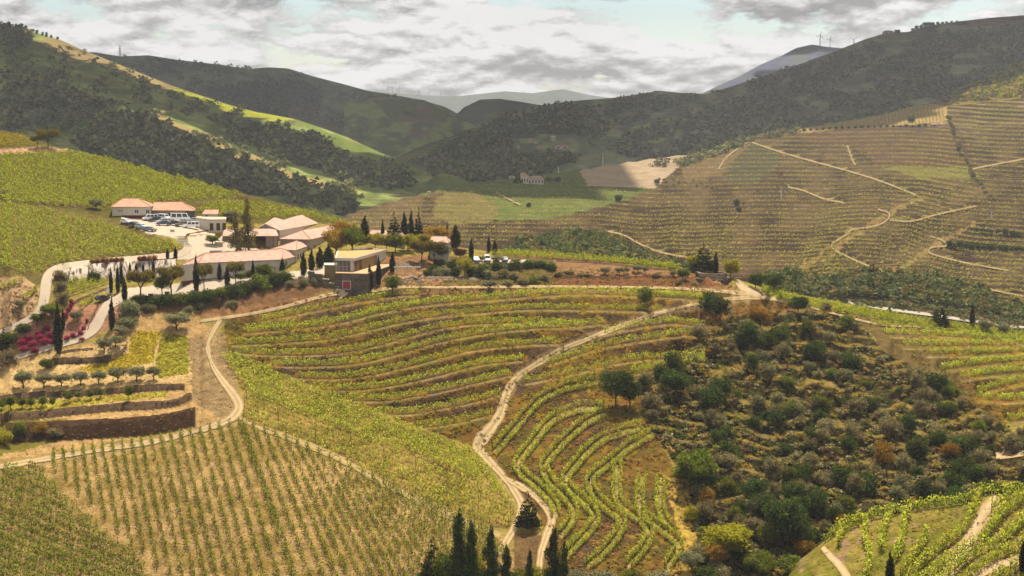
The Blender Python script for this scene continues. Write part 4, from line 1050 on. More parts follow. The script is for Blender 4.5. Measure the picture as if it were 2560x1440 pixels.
PC = [(-240, 384), (0, 385), (60, 384), (170, 380), (260, 396), (400, 434), (620, 490), (618, 494), (500, 502), (400, 508), (280, 520), (250, 516), (215, 522), (0, 505), (-240, 495)]
block('dense vine row on the slope behind the warehouse', 'dense rows on the upper slope', PC, lambda y0, xs: y0 + 0.47 * xs, np.arange(200, 620, 9.2), -240, 640, 0.85, VTD, M_VINE2, gaps=0.05)
PC2 = [(490, 530), (520, 512), (630, 497), (745, 520), (860, 556), (900, 575), (860, 566), (790, 548), (700, 545), (640, 548), (560, 545)]
block('dense vine row on the ridge behind the roofs', 'dense rows behind the roofs', PC2, lambda y0, xs: y0 + 0.12 * xs, np.arange(440, 500, 5.0), 480, 900, 0.8, VTD, M_VINE2, gaps=0.05)
PD = [(-240, 505), (0, 508), (100, 525), (230, 556), (290, 568), (365, 602), (440, 608), (466, 628), (380, 636), (230, 648), (130, 664), (98, 690), (60, 684), (0, 672), (-240, 660)]
block('dense vine row on the slope below the car park', 'dense rows below the car park', PD, lambda y0, xs: y0 + 0.40 * xs, np.arange(340, 740, 11.0), -240, 470, 0.8, VTD, M_VINE2, gaps=0.05)
PE = [(-240, 312), (0, 332), (60, 344), (88, 358), (86, 366), (0, 370), (-240, 372)]
block('yellowing vine row on the hilltop', 'yellowing rows on the hilltop', PE, lambda y0, xs: y0 + 0.10 * xs, np.arange(320, 376, 6.0), -240, 100, 0.8, VTD, mat_leaf('yellowing vine leaves', A(140, 128, 30), A(186, 168, 40), A(206, 186, 70), 0.4, 1.1, 0.1), gaps=0.05)
PG = [(170, 705), (200, 700), (272, 700), (272, 712), (230, 728), (190, 740), (172, 745), (168, 720)]
block('small vine row below the stained wall', 'rows below the stained wall', PG, lambda y0, xs: y0 - 0.32 * (xs - 170), np.arange(706, 780, 7.0), 165, 275, 0.8, VT, M_VINE2)
for nm, ln in (('upper', [(0, 722), (30, 716), (60, 702)]), ('lower', [(58, 748), (75, 742), (92, 728)])):
    vine_row(f'short {nm} vine row left of the estate road', 'short rows left of the estate road', near, ln, 0.6, VT, M_VINE2)
vine_row('short vine row on the bed above the lower road', 'bed rows', near, [(200, 775), (220, 762), (235, 748)], 0.6, VT, M_VINE2)

# ------------------------------------------------------------------ terrace vine lines on the hillside across the river
FT_T = [vine_template(80 + s, 6, 1.4, 0.5, 0.3, 1.6, 1.0, False) for s in range(6)]
FIELD = [  # (polygon, every n-th line, label)
    ([(880, 548), (1130, 474), (1300, 450), (1450, 434), (1470, 474), (1640, 476), (1700, 430), (1760, 400), (1850, 360), (1990, 330), (2380, 322), (2400, 340), (2420, 420), (2470, 500), (2820, 500), (2820, 620), (2820, 815), (2560, 768), (2400, 708), (2230, 684), (2040, 700), (1900, 684), (1760, 668), (1650, 640), (1560, 600), (1480, 576), (1300, 598), (1230, 620), (900, 600)], 'lower'),
    ([(2382, 268), (2560, 250), (2820, 240), (2820, 300), (2560, 296), (2385, 306)], 'top'),
    ([(2385, 312), (2560, 300), (2820, 300), (2820, 500), (2480, 500), (2430, 420), (2405, 340)], 'right'),
]
bare = [[(1450, 430), (1480, 418), (1720, 386), (1758, 387), (1700, 418), (1640, 474), (1470, 472)], [(1810, 430), (1880, 355), (1945, 380), (1935, 430), (1900, 462), (1850, 460)]]
FARV, FARF, fnb = [], [], 0
for k in range(-8, 46):
    xs = np.arange(880, 2820, 3.0)
    ys = row_y(k, xs)
    okA = np.zeros(len(xs), bool)
    for pl, _ in FIELD: okA |= inpoly(xs, ys, pl)
    okA &= ~inpoly(xs, ys, bare[0])
    okA &= fbm(xs / 40 + k * 3.1, ys / 9, 2) > -0.31
    ring = np.interp(xs, [p[0] for p in FX_TOP], [p[1] for p in FX_TOP])
    okA &= ys > ring + 5
    if okA.sum() < 8: continue
    ix = np.where(okA)[0]
    parts = np.split(ix, np.where(np.diff(ix) > 1)[0] + 1)
    for g_ in parts:
        if len(g_) < 6: continue
        q = across.at(xs[g_], ys[g_] + 1.6)
        seg = np.linalg.norm(np.diff(q, axis=0), axis=1); s_ = np.concatenate([[0], np.cumsum(seg)])
        u = np.arange(0, s_[-1], 1.4)
        w = np.stack([np.interp(u, s_, q[:, c]) for c in range(3)], 1)
        vv, ff = stamp(FT_T, w + rng.normal(0, 0.15, w.shape) * (1, 1, 0.3), rng.uniform(-0.2, 0.2, len(w)), rng.uniform(0.75, 1.05, len(w)), rng)
        FARV.append(vv); FARF.append(ff + fnb); fnb += len(vv)

for j, x in enumerate(np.arange(2006, 2366, 9.0)):
    yt = float(np.interp(x, [1980, 2300, 2370], [326, 264, 265])) + 3; yb = float(np.interp(x, [2000, 2200, 2366], [333, 318, 303]))
    if yb - yt < 6: continue
    w, _ = world_line(across, [(x - (yb - yt) * .1, yt), (x, (yt + yb) / 2), (x + (yb - yt) * .1, yb)], 2.0)
    vv, ff = stamp(FT_T, w, rng.uniform(1.3, 1.7, len(w)), rng.uniform(0.6, 0.85, len(w)), rng)
    FARV.append(vv); FARF.append(ff + fnb); fnb += len(vv)
tag(obj('distant_vines', mesh('distant_vines', np.vstack(FARV), np.vstack(FARF), [M_VINEF])), 'level rows of vines on the brown terraces across the river', kind='stuff')
# ------------------------------------------------------------------ trees and shrubs
def ball(n, rg):
    v = rg.normal(size=(n, 3)); v /= np.linalg.norm(v, axis=1)[:, None]
    return v * (rg.random(n) ** 0.4)[:, None]
def crown_mesh(name, blobs, size, dens, mat, seed, up=0.4):
    """blobs: (x, y, z, rx, ry, rz); leaves spread through each blob, thicker towards its outside"""
    rg = np.random.default_rng(seed); VV, FF, b = [], [], 0
    for x, y, z, rx, ry, rz in blobs:
        n = max(10, int(3.4 * dens * (rx * ry * rz) ** (2 / 3) / size ** 2))
        p = ball(n, rg) * (rx, ry, rz) * 1.08 + (x, y, z)
        p = p[p[:, 2] > 0.02]
        v, f = cards(len(p), p, size, rg, up)
        VV.append(v); FF.append(f + b); b += len(v)
    return mesh(name, np.vstack(VV), np.vstack(FF), [mat])
M_BARK = mat_plain('bark', A(112, 88, 66), 0.3, 4, 0.95, 0.05)
M_OLIVE = mat_leaf('olive leaves', A(88, 88, 62), A(132, 130, 92), A(172, 168, 128), 0.20, 2.0, 0.16)
M_DARK = mat_leaf('cypress leaves', A(26, 32, 14), A(44, 50, 20), A(70, 74, 30), 0.10, 1.6, 0.15)
M_GREEN = mat_leaf('broad leaves', A(60, 74, 22), A(104, 114, 36), A(150, 152, 56), 0.32, 1.1, 0.22)
M_DGREEN = mat_leaf('oak leaves', A(38, 54, 24), A(70, 86, 38), A(112, 122, 58), 0.25, 1.1, 0.2)
M_PINE = mat_leaf('pine needles', A(72, 66, 24), A(118, 106, 40), A(160, 140, 62), 0.25, 1.2, 0.12)
M_YEL = mat_leaf('yellow-green leaves', A(110, 112, 24), A(164, 156, 38), A(200, 188, 62), 0.40, 1.2, 0.16)
M_ORANGE = mat_leaf('coppery leaves', A(104, 76, 28), A(158, 118, 40), A(188, 150, 58), 0.35, 1.2, 0.16)
M_GREY = mat_leaf('grey-green scrub leaves', A(84, 76, 50), A(134, 124, 86), A(186, 172, 128), 0.25, 1.0, 0.2)
M_MAG = mat_leaf('magenta blossom', A(128, 26, 70), A(170, 44, 100), A(196, 90, 136), 0.35, 2.0, 0.15)
M_PURP = mat_leaf('purple leaves', A(66, 30, 34), A(98, 52, 52), A(126, 76, 66), 0.2, 1.5, 0.1)
M_RED = mat_leaf('red-tipped hedge leaves', A(92, 64, 30), A(146, 84, 50), A(178, 104, 66), 0.3, 2.0, 0.1)
M_SPARSE = mat_leaf('silvery poplar leaves', A(96, 88, 54), A(138, 126, 78), A(172, 158, 104), 0.25, 1.5, 0.1)

def rb(seed, n, cx, cz, R, H, r0, r1, flat=0.8):
    rg = np.random.default_rng(seed); out = []
    for i in range(n):
        a, q = rg.uniform(0, 6.28), math.sqrt(rg.random())
        r = rg.uniform(r0, r1)
        out.append((cx + q * R * math.cos(a), q * R * math.sin(a), cz + rg.uniform(-H, H) * (1 - 0.5 * q), r, r, r * flat))
    return out
# each kind is 1 m tall in its own space: list of (crown mesh, trunk mesh)
KIND = {}
def kind(name, variants): KIND[name] = variants
def trunk_mesh(paths):
    m = MB()
    for pts, rad in paths: m.tube(pts, rad, 6)
    return mesh('trunk', np.array(m.v), m.f, [M_BARK], True)
def limbs(seed, base_h, top_h, spread, n, r):
    rg = np.random.default_rng(seed)
    out = [([(0, 0, -0.06), (0.01, 0, base_h * 0.5), (0, 0.01, base_h)], [r, r * 0.8, r * 0.7])]
    for i in range(n):
        a = 6.28 * i / n + rg.uniform(-.4, .4); s = spread * rg.uniform(0.5, 1)
        out.append(([(0, 0, base_h * 0.9), (math.cos(a) * s * .5, math.sin(a) * s * .5, base_h + (top_h - base_h) * .45), (math.cos(a) * s, math.sin(a) * s, top_h * rg.uniform(.8, 1))], [r * .6, r * .4, r * .15]))
    return out
def cyp_blobs(w, seed):
    rg = np.random.default_rng(seed); out = []
    for i in range(16):
        t = i / 15; rr = w * (0.55 + 0.6 * math.sin(math.pi * min(1, t * 0.9 + 0.12))) * (1 - 0.75 * t ** 3) * 0.62
        out.append((rg.uniform(-.1, .1) * w, rg.uniform(-.1, .1) * w, 0.06 + 0.90 * t, rr, rr, 0.055))
    return out
kind('cypress', [(crown_mesh('crown', cyp_blobs(0.5, s), 0.042, 9, M_DARK, s, 0.0), trunk_mesh([([(0, 0, -.05), (0, 0, .1)], [.03, .03])])) for s in (1, 2, 3)])
def con_blobs(seed, ragged=1.0):
    rg = np.random.default_rng(seed); out = []
    for i in range(11):
        t = i / 10; R = 0.5 * (1 - t) ** 0.85 + 0.02
        m = max(1, int(9 * (1 - t)))
        for k in range(m):
            a = 6.28 * k / m + i; s = R * rg.uniform(0.55, 0.85) * ragged
            out.append((math.cos(a) * s, math.sin(a) * s, 0.12 + 0.85 * t + rg.uniform(-.02, .02), R * .35 + .02, R * .35 + .02, 0.035))
    return out
kind('conifer', [(crown_mesh('crown', con_blobs(s), 0.05, 7, M_DARK, s, 0.3), trunk_mesh([([(0, 0, -.05), (0, 0, .5), (0, 0, .97)], [.025, .018, .004])])) for s in (4, 5)])
kind('pine', [(crown_mesh('crown', rb(s, 34, 0, 0.70, 0.40, 0.17, 0.10, 0.17, 0.8), 0.042, 5, M_PINE, s), trunk_mesh(limbs(s, 0.34, 0.66, 0.30, 4, 0.028))) for s in (6, 7)])
kind('olive', [(crown_mesh('crown', rb(s, 22, 0, 0.60, 0.36, 0.22, 0.13, 0.22, 0.85), 0.048, 5, M_OLIVE, s), trunk_mesh(limbs(s, 0.22, 0.6, 0.28, 4, 0.04))) for s in (8, 9, 10)])
for nm, mt in (('broad', M_GREEN), ('oak', M_DGREEN), ('yellow', M_YEL), ('orange', M_ORANGE), ('purple', M_PURP)):
    kind(nm, [(crown_mesh('crown', rb(s, 30, 0, 0.60, 0.34, 0.30, 0.11, 0.21, 0.85), 0.05, 4.5, mt, s), trunk_mesh(limbs(s, 0.26, 0.7, 0.28, 5, 0.03))) for s in (11, 12)])
def pop_blobs(seed, w=0.14):
    rg = np.random.default_rng(seed)
    out = []
    for t in np.linspace(0, 1, 34):
        e = (0.08 + 0.92 * (1 - t) ** 0.6) * (0.65 + 0.35 * min(1, t / 0.25))
        r = w * e * rg.uniform(.45, .75)
        out.append((rg.normal(0, w * .4 * e), rg.normal(0, w * .4 * e), 0.10 + 0.86 * t, r, r, 0.07))
    return out
kind('poplar', [(crown_mesh('crown', pop_blobs(s, 0.17), 0.022, 9, M_DGREEN, s, 0.1), trunk_mesh(limbs(s, 0.2, 0.8, 0.05, 4, 0.018))) for s in (13, 14, 15)])
kind('thin_poplar', [(crown_mesh('crown', pop_blobs(s, 0.17), 0.026, 4.2, M_SPARSE, s, 0.1), trunk_mesh(limbs(s, 0.25, 0.9, 0.06, 6, 0.016))) for s in (16, 17)])
def shrub_blobs(seed, n=11):
    return rb(seed, n, 0, 0.46, 0.36, 0.22, 0.20, 0.34, 0.95) + rb(seed + 50, 5, 0, 0.2, 0.40, 0.08, 0.14, 0.24, 0.8)
SHRUB = {}
for nm, mt in (('grey', M_GREY), ('dark', M_DGREEN), ('green', M_GREEN), ('olive', M_OLIVE), ('copper', M_ORANGE), ('yellow', M_YEL), ('magenta', M_MAG), ('red', M_RED), ('purple', M_PURP)):
    SHRUB[nm] = [crown_mesh('shrub', shrub_blobs(100 + s), 0.075, 4.2, mt, 100 + s) for s in ((1, 2, 3, 4) if nm in ('grey', 'dark') else (1, 2))]
def px_per_m(p): return F / (np.linalg.norm(np.asarray(p) - EYE))
def tree(kd, label, bx, by, h, w, name, sheet=near, group=None, cat='tree', drop=0.0, sink=0.0):
    """bx, by: foot in the picture; h, w: height and width there, in photograph pixels"""
    p = sheet.at(bx, by)[0]; p[2] -= sink
    k = px_per_m(p)
    H, Wd = h / k, w / k
    if kd in ('pine', 'broad', 'oak', 'yellow', 'orange'): H *= 1.08; Wd *= 1.12
    var = KIND[kd][rng.integers(0, len(KIND[kd]))]
    base_w = {'cypress': 0.60, 'conifer': 0.85, 'pine': 0.92, 'olive': 0.92, 'poplar': 0.27, 'thin_poplar': 0.28}.get(kd, 0.88)
    r = empty(name, p, rng.uniform(0, 6.28), (Wd / base_w, Wd / base_w, H))
    tag(r, label, cat, group)
    obj('crown', var[0], r); obj('trunk', var[1], r)
    return r
def shrub(kd, label, bx, by, h, w, sheet=near, group=None, name='shrub', cat='shrub'):
    p = sheet.at(bx, by)[0]; k = px_per_m(p)
    me = SHRUB[kd][rng.integers(0, len(SHRUB[kd]))]
    o = obj(name, me, None, p - (0, 0, 0.15), rng.uniform(0, 6.28), (w / k / 1.1, w / k / 1.1, h / k / 0.92))
    return tag(o, label, cat, group)

G_CYP = 'cypresses of the estate'
for x, y, h, w, lab in [
    (146, 881, 120, 22, 'tallest dark cypress standing beside the magenta blossom bank'), (158, 826, 54, 9, 'slim cypress half hidden behind the tallest one'),
    (280, 826, 84, 14, 'lone cypress on the bend of the lower road'), (312, 757, 66, 13, 'cypress at the left end of the white yard'),
    (278, 735, 67, 9, 'left cypress of the pair by the stone steps'), (295, 733, 69, 10, 'right cypress of the pair by the stone steps'), (304, 713, 62, 8, 'slim cypress just behind the stepped pair'),
    (384, 699, 52, 9, 'cypress against the right half of the stained wall'), (325, 679, 26, 5, 'tiny cypress on the left part of the stained wall'), (340, 677, 21, 5, 'second tiny cypress against the stained wall'), (358, 681, 26, 5, 'third tiny cypress against the stained wall'),
    (419, 649, 28, 8, 'left short cypress beside the upper road'), (439, 647, 31, 9, 'right short cypress beside the upper road'),
    (491, 729, 92, 14, 'tall cypress before the left end of the long house'), (549, 701, 47, 10, 'small cypress against the long white wall'), (568, 715, 51, 13, 'plump cypress in front of the long white wall'),
    (633, 701, 53, 9, 'slim cypress in the middle of the long white wall'), (706, 685, 41, 13, 'cypress at the corner of the long house'),
    (759, 689, 59, 15, 'first of four cypresses along the pink house side'), (779, 681, 59, 15, 'second of four cypresses along the pink house side'), (800, 670, 55, 19, 'third of four cypresses along the pink house side'), (821, 658, 47, 24, 'fourth and widest cypress along the pink house side'),
    (925, 727, 67, 17, 'cypress right of the red gate'), (947, 713, 76, 12, 'slim cypress beside the stone ramp wall'), (981, 681, 52, 14, 'cypress at the end of the modern house'),
    (1178, 654, 61, 12, 'cypress between the purple tree and the small car park'), (1139, 620, 60, 23, 'broad cypress right of the small white house'), (1222, 630, 40, 9, 'left cypress at the far end of the garden'), (1237, 634, 38, 10, 'right cypress at the far end of the garden'),
    (957, 605, 58, 9, 'slim cypress behind the white house on the left'), (912, 606, 68, 22, 'blunt cypress behind the green tree'), (1011, 606, 78, 17, 'pointed cypress in the group behind the garden'), (1028, 606, 82, 13, 'narrow cypress in the group behind the garden'),
    (1118, 612, 64, 6, 'thin cypress behind the orange tree'), (1789, 681, 60, 12, 'slim cypress at the stone lookout'), (2430, 818, 56, 11, 'cypress on the right ridge by the river road'), (2223, 784, 17, 10, 'small cone-shaped cypress by the river road'), (2565, 822, 26, 8, 'cypress at the right edge of the ridge')]:
    tree('cypress', lab, x, y, h, w, 'cypress', group=G_CYP)
tree('cypress', 'cypress at the foot of the knoll at the lower edge', 2224, 1470, 92, 20, 'cypress', knoll, G_CYP)
tree('cypress', 'dark cypress at the right edge of the knoll', 2556, 1430, 74, 16, 'cypress', knoll, G_CYP)
for x, y, h, w, lab in [(986, 608, 79, 36, 'broad dark conifer behind the garden trees'), (1046, 608, 95, 23, 'tallest spire-topped conifer behind the garden'), (1757, 682, 76, 54, 'big dark conifer at the stone lookout'),
                        (2350, 823, 64, 46, 'dark conifer alone on the right ridge'), (1320, 1322, 92, 56, 'lone conifer at the fork of the dirt track'), (8, 876, 56, 44, 'conifer at the left edge by the lower road'), (1085, 1470, 130, 70, 'dark conifer left of the poplars at the bottom')]:
    tree('conifer', lab, x, y, h, w, 'conifer_tree', group='conifers')
for x, y, h, w, lab in [(352, 746, 73, 66, 'umbrella pine at the left of the white yard'), (428, 739, 76, 64, 'umbrella pine before the corner of the long house'), (510, 727, 70, 42, 'small umbrella pine before the long white wall'), (589, 711, 58, 40, 'umbrella pine at the middle of the long white wall'),
                        (120, 372, 49, 52, 'larger round-topped tree on the hilltop'), (94, 372, 33, 28, 'smaller tree on the hilltop'), (1055, 655, 58, 60, 'broad grey-brown tree by the cafe terrace'), (1085, 662, 62, 50, 'tall brown-green tree right of the cafe terrace')]:
    tree('pine', lab, x, y, h, w, 'umbrella_pine', group='umbrella pines')
for i, (x, y, h, w) in enumerate([(58, 970, 48, 46), (110, 969, 40, 46), (154, 967, 38, 46), (202, 963, 38, 42), (247, 960, 40, 42), (295, 956, 43, 46), (342, 954, 43, 46), (384, 951, 39, 34)]):
    tree('olive', f'{["leftmost", "second", "third", "fourth", "fifth", "sixth", "seventh", "rightmost"][i]} olive in the row on the garden terrace', x, y, h, w, 'olive_tree', group='olive row')
for x, y, h, w, lab in [(442, 825, 48, 66, 'wide olive above the striped flower beds'), (192, 806, 32, 34, 'olive on the bed above the lower road'), (303, 839, 27, 42, 'small olive at the bend of the lower road'), (261, 884, 44, 42, 'olive on the curved bed by the flowers'), (289, 867, 31, 30, 'smaller olive on the curved bed'),
                        (51, 774, 27, 32, 'olive on the bank left of the road'), (240, 523, 28, 38, 'round olive left of the warehouse'), (579, 552, 30, 52, 'dark olive above the garage'), (1514, 687, 22, 27, 'first olive on the upper terrace'), (1549, 687, 22, 26, 'second olive on the upper terrace'), (1568, 685, 20, 17, 'third olive on the upper terrace'),
                        (1595, 682, 22, 28, 'fourth olive on the upper terrace'), (1613, 685, 21, 16, 'fifth olive on the upper terrace'), (2467, 832, 36, 38, 'left olive on the right ridge'), (2510, 840, 33, 30, 'right olive on the right ridge'), (1245, 656, 18, 30, 'low olive before the small car park'), (1205, 654, 16, 24, 'grey olive left of the small car park'), (1290, 658, 14, 26, 'low tree behind the parked cars'), (1345, 662, 14, 24, 'low tree at the right of the parked cars')]:
    tree('olive', lab, x, y, h, w, 'olive_tree', group='olives')
for x, y, h, w, kd, lab in [
    (841, 645, 76, 58, 'orange', 'copper-tinted tree beside the pink house'), (881, 636, 74, 64, 'broad', 'big green tree beside the pink house'), (859, 600, 48, 66, 'orange', 'orange treetop behind the pink roofs'), (405, 738, 50, 40, 'broad', 'bright green small tree between the pines'),
    (657, 700, 44, 38, 'broad', 'bushy green tree at the right of the white wall'), (625, 702, 28, 32, 'broad', 'low green tree before the white wall'), (601, 706, 24, 22, 'broad', 'little green tree before the white wall'), (531, 613, 27, 32, 'broad', 'bushy tree in the courtyard entrance'),
    (545, 600, 22, 16, 'orange', 'small coppery tree in the courtyard entrance'), (938, 626, 46, 34, 'yellow', 'thin pale tree before the white house'), (966, 628, 47, 32, 'yellow', 'yellow-green tree before the white house'), (988, 632, 50, 44, 'broad', 'green tree by the modern house'), (1020, 626, 44, 44, 'yellow', 'yellow-green tree beside the broad conifer'),
    (1053, 622, 40, 44, 'yellow', 'golden tree under the conifers'), (1091, 608, 48, 74, 'orange', 'orange crown above the small white house'), (1110, 652, 44, 36, 'broad', 'green tree before the small white house'), (1150, 650, 34, 34, 'purple', 'purple-leaved tree in the garden'),
    (1162, 692, 50, 34, 'yellow', 'bright yellow-green tree on the bank'), (981, 736, 51, 44, 'broad', 'leafy tree beside the track below the cafe terrace'), (1222, 728, 34, 42, 'olive', 'round bush-like tree on the track edge'), (1826, 699, 54, 40, 'yellow', 'yellow-green tree right of the lookout'), (1730, 676, 40, 28, 'yellow', 'yellow tree left of the lookout conifer'),
    (1706, 702, 34, 34, 'broad', 'small tree on the bank before the lookout'), (1613, 774, 62, 42, 'broad', 'green tree standing on the second terrace'), (1800, 800, 62, 52, 'oak', 'dark round tree where the tracks fork'), (1888, 722, 40, 36, 'oak', 'dark tree at the pale junction'), (1934, 730, 48, 46, 'oak', 'blue-green tree right of the pale junction'),
    (1540, 1020, 100, 70, 'oak', 'large dark oak in the middle of the terraces'), (1575, 1022, 78, 56, 'oak', 'second crown beside the large dark oak'), (1607, 972, 34, 24, 'oak', 'small tree behind the large dark oak'), (2358, 1384, 106, 92, 'orange', 'round brownish tree on the knoll'),
    (131, 796, 36, 52, 'broad', 'bright green tree inside the road bend'), (93, 811, 29, 34, 'broad', 'small green tree inside the road bend'), (1743, 1224, 100, 92, 'broad', 'bright green tree at the edge of the overgrown slope'), (1814, 1395, 86, 112, 'yellow', 'big rounded lime-green tree in the gully'),
    (1787, 1424, 68, 56, 'orange', 'coppery tree in front of the lime-green tree'), (1730, 1432, 62, 62, 'olive', 'grey olive at the foot of the winding terraces'), (1955, 1375, 140, 92, 'oak', 'tall grey-green tree in the gully'), (2002, 1372, 60, 60, 'oak', 'grey-green tree right of the tallest in the gully'), (1900, 1450, 70, 80, 'broad', 'leafy green tree at the bottom of the gully'), (2010, 1470, 80, 100, 'broad', 'wide green tree at the bottom near the knoll'),
    (1690, 1000, 80, 70, 'oak', 'dark tree left in the overgrown slope'), (1900, 830, 66, 54, 'orange', 'bronze tree near the top of the overgrown slope'), (1995, 790, 52, 44, 'oak', 'brown-topped tree on the crest of the overgrown slope')]:
    if kd == 'olive': tree(kd, lab, x, y, h, w, 'olive_tree', group='olives')
    else: tree(kd, lab, x, y, h, w, 'broadleaf_tree', group='broadleaf trees')
tree('thin_poplar', 'shorter sparse poplar in the courtyard', 591, 633, 108, 38, 'poplar_tree', group='poplars')
tree('thin_poplar', 'taller sparse poplar in the courtyard', 621, 631, 138, 42, 'poplar_tree', group='poplars')
for x, y, h, w, lab in [(1152, 1530, 255, 66, 'tallest dark poplar at the bottom edge'), (1178, 1535, 235, 50, 'poplar leaning on the tallest one'), (1229, 1530, 218, 46, 'second dark poplar at the bottom edge'), (1266, 1530, 172, 40, 'short poplar in the bottom row'), (1324, 1530, 158, 28, 'thin poplar in the bottom row'), (1384, 1530, 214, 46, 'rightmost dark poplar at the bottom edge'), (1410, 1540, 190, 34, 'poplar behind the rightmost one')]:
    tree('poplar', lab, x, y, h, w, 'poplar_tree', group='poplars')
for x, y, h, w, kd, lab in [(1115, 1480, 110, 70, 'green', 'light green thicket behind the poplars'), (1205, 1480, 110, 60, 'yellow', 'yellow-green thicket between the poplars'), (1295, 1480, 70, 70, 'green', 'low green thicket between the poplars'), (1345, 1470, 60, 60, 'yellow', 'lime thicket left of the rightmost poplar'), (1440, 1460, 44, 60, 'olive', 'grey bush at the bottom edge'), (1500, 1465, 46, 80, 'olive', 'wide grey bush at the bottom edge'), (1570, 1455, 36, 60, 'green', 'green bush at the bottom edge'), (1640, 1465, 44, 70, 'olive', 'grey-green bush at the bottom edge right'), (1055, 1480, 60, 50, 'green', 'thicket left of the bottom conifer')]:
    shrub(kd, lab, x, y, h, w, group='thickets at the bottom edge')
# small orchard on the garden terrace
for i, (x, y, h, w) in enumerate([(26, 1023, 34, 30), (55, 1022, 29, 25), (78, 1021, 27, 22), (107, 1019, 29, 24), (132, 1020, 29, 14), (170, 1008, 32, 24), (197, 1000, 22, 14), (225, 1000, 28, 20), (252, 995, 25, 18), (322, 1002, 40, 20), (4, 1026, 28, 22)]):
    tree('broad', f'{(ORD + ["last"])[i]} young fruit tree of the small orchard' if i < 10 else 'young fruit tree at the left edge of the orchard', x, y, h, w, 'fruit_tree', group='young orchard')
# hedges and shrubs about the estate
GH = 'shrubs about the estate'
hedge = [(350, 760, 30, 40), (380, 768, 34, 44), (415, 766, 36, 48), (450, 762, 36, 46), (485, 760, 40, 50), (520, 756, 40, 54), (555, 752, 40, 52), (590, 744, 38, 52), (622, 736, 40, 50), (655, 726, 44, 56), (690, 716, 40, 50), (715, 708, 34, 40)]
for i, (x, y, h, w) in enumerate(hedge):
    shrub('dark' if i % 3 else 'green', f'{(ORD + ["last"])[i]} dark shrub from the left in the hedge below the yard', x, y, h, w, group='hedge below the yard')
for x, y, h, w, kd, lab in [(372, 778, 24, 34, 'olive', 'grey shrub below the left of the hedge'), (500, 776, 24, 30, 'olive', 'grey shrub below the middle of the hedge'), (470, 782, 20, 26, 'olive', 'small grey shrub below the hedge'), (580, 770, 24, 32, 'olive', 'pale shrub below the hedge right of the middle'), (668, 690, 30, 46, 'olive', 'pale grey-green shrub above the hedge'), (703, 700, 28, 40, 'olive', 'pale shrub at the end of the hedge'), (725, 718, 22, 28, 'olive', 'round grey shrub near the stone stairs'), (758, 716, 26, 34, 'olive', 'pale shrub below the four cypresses'), (790, 714, 22, 26, 'olive', 'pale round shrub beside the stone stairs'),
                            (325, 792, 46, 64, 'olive', 'large silver shrub on the road bend'), (320, 818, 34, 50, 'olive', 'silver shrub below the large one'), (117, 922, 31, 34, 'green', 'round green bush on the lower garden terrace'), (154, 704, 32, 42, 'grey', 'grey bush inside the road curve'), (152, 730, 30, 36, 'grey', 'second grey bush inside the road curve'), (155, 760, 34, 38, 'grey', 'third grey bush inside the road curve'), (235, 700, 26, 34, 'dark', 'dark bush against the stained wall'), (190, 706, 12, 18, 'dark', 'small dark bush at the foot of the stained wall'),
                            (12, 492, 20, 28, 'grey', 'grey bush among the vines at the left edge'), (20, 912, 40, 50, 'grey', 'grey scrub at the left edge by the lower road'), (50, 1085, 34, 44, 'green', 'bright green bush below the earth bank'), (10, 1110, 40, 50, 'yellow', 'yellow broom at the left edge'), (100, 1082, 28, 40, 'copper', 'orange broom below the earth bank'), (140, 1090, 22, 40, 'grey', 'dry scrub below the earth bank'), (60, 830, 26, 40, 'dark', 'dark juniper above the magenta blossom'), (30, 858, 30, 40, 'dark', 'low dark bush left of the magenta blossom')]:
    shrub(kd, lab, x, y, h, w, group=GH)
for i, (x, y, h, w) in enumerate([(55, 862, 20, 26), (70, 852, 18, 24), (82, 868, 22, 26), (100, 850, 20, 24), (112, 862, 22, 26), (98, 838, 16, 22), (125, 846, 20, 20), (132, 862, 20, 22), (60, 878, 18, 24), (88, 882, 18, 24), (115, 826, 16, 22), (164, 796, 18, 16), (170, 782, 16, 14), (168, 850, 14, 18), (185, 842, 12, 20), (202, 836, 14, 18), (210, 824, 12, 14), (218, 806, 12, 10), (180, 764, 20, 14), (176, 772, 16, 12), (205, 850, 9, 16), (150, 858, 12, 14)]):
    shrub('magenta', 'magenta flowering bush on the bank between the two roads', x, y, h, w, group='magenta bushes', name='flowering_bush')
for i, x in enumerate(range(232, 392, 12)):
    if 312 < x < 348: continue
    shrub('red' if i % 3 else 'copper', 'red-tipped clipped bush along the top of the stained wall', x, 660 - (x - 232) * 0.05, 17, 17, group='red-tipped hedge', name='hedge_bush')
# bank and garden right of the modern house
bank_sh = [(1095, 690, 26, 40, 'olive'), (1120, 690, 24, 36, 'olive'), (1140, 692, 30, 34, 'dark'), (1178, 690, 30, 36, 'dark'), (1200, 694, 34, 44, 'dark'), (1222, 698, 28, 44, 'grey'), (1248, 676, 24, 50, 'dark'), (1285, 674, 26, 50, 'dark'), (1320, 670, 24, 46, 'dark'), (1350, 668, 20, 44, 'dark'), (1375, 676, 24, 40, 'dark'), (1255, 694, 24, 40, 'grey'), (1285, 700, 26, 40, 'grey'), (1310, 712, 22, 40, 'grey'), (1335, 708, 20, 36, 'green'), (1270, 714, 18, 34, 'grey'), (1360, 700, 18, 34, 'grey'), (1395, 690, 14, 30, 'grey'), (1100, 668, 26, 34, 'dark'), (1130, 672, 24, 30, 'dark'), (1082, 684, 26, 36, 'dark'), (1068, 690, 20, 30, 'dark'), (1170, 664, 20, 30, 'dark'), (1210, 676, 22, 32, 'green'), (1420, 684, 12, 40, 'grey'), (1460, 690, 10, 40, 'grey'), (1640, 694, 14, 26, 'grey'), (1680, 688, 16, 22, 'olive'), (1700, 712, 14, 24, 'grey'), (1740, 716, 14, 26, 'grey')]
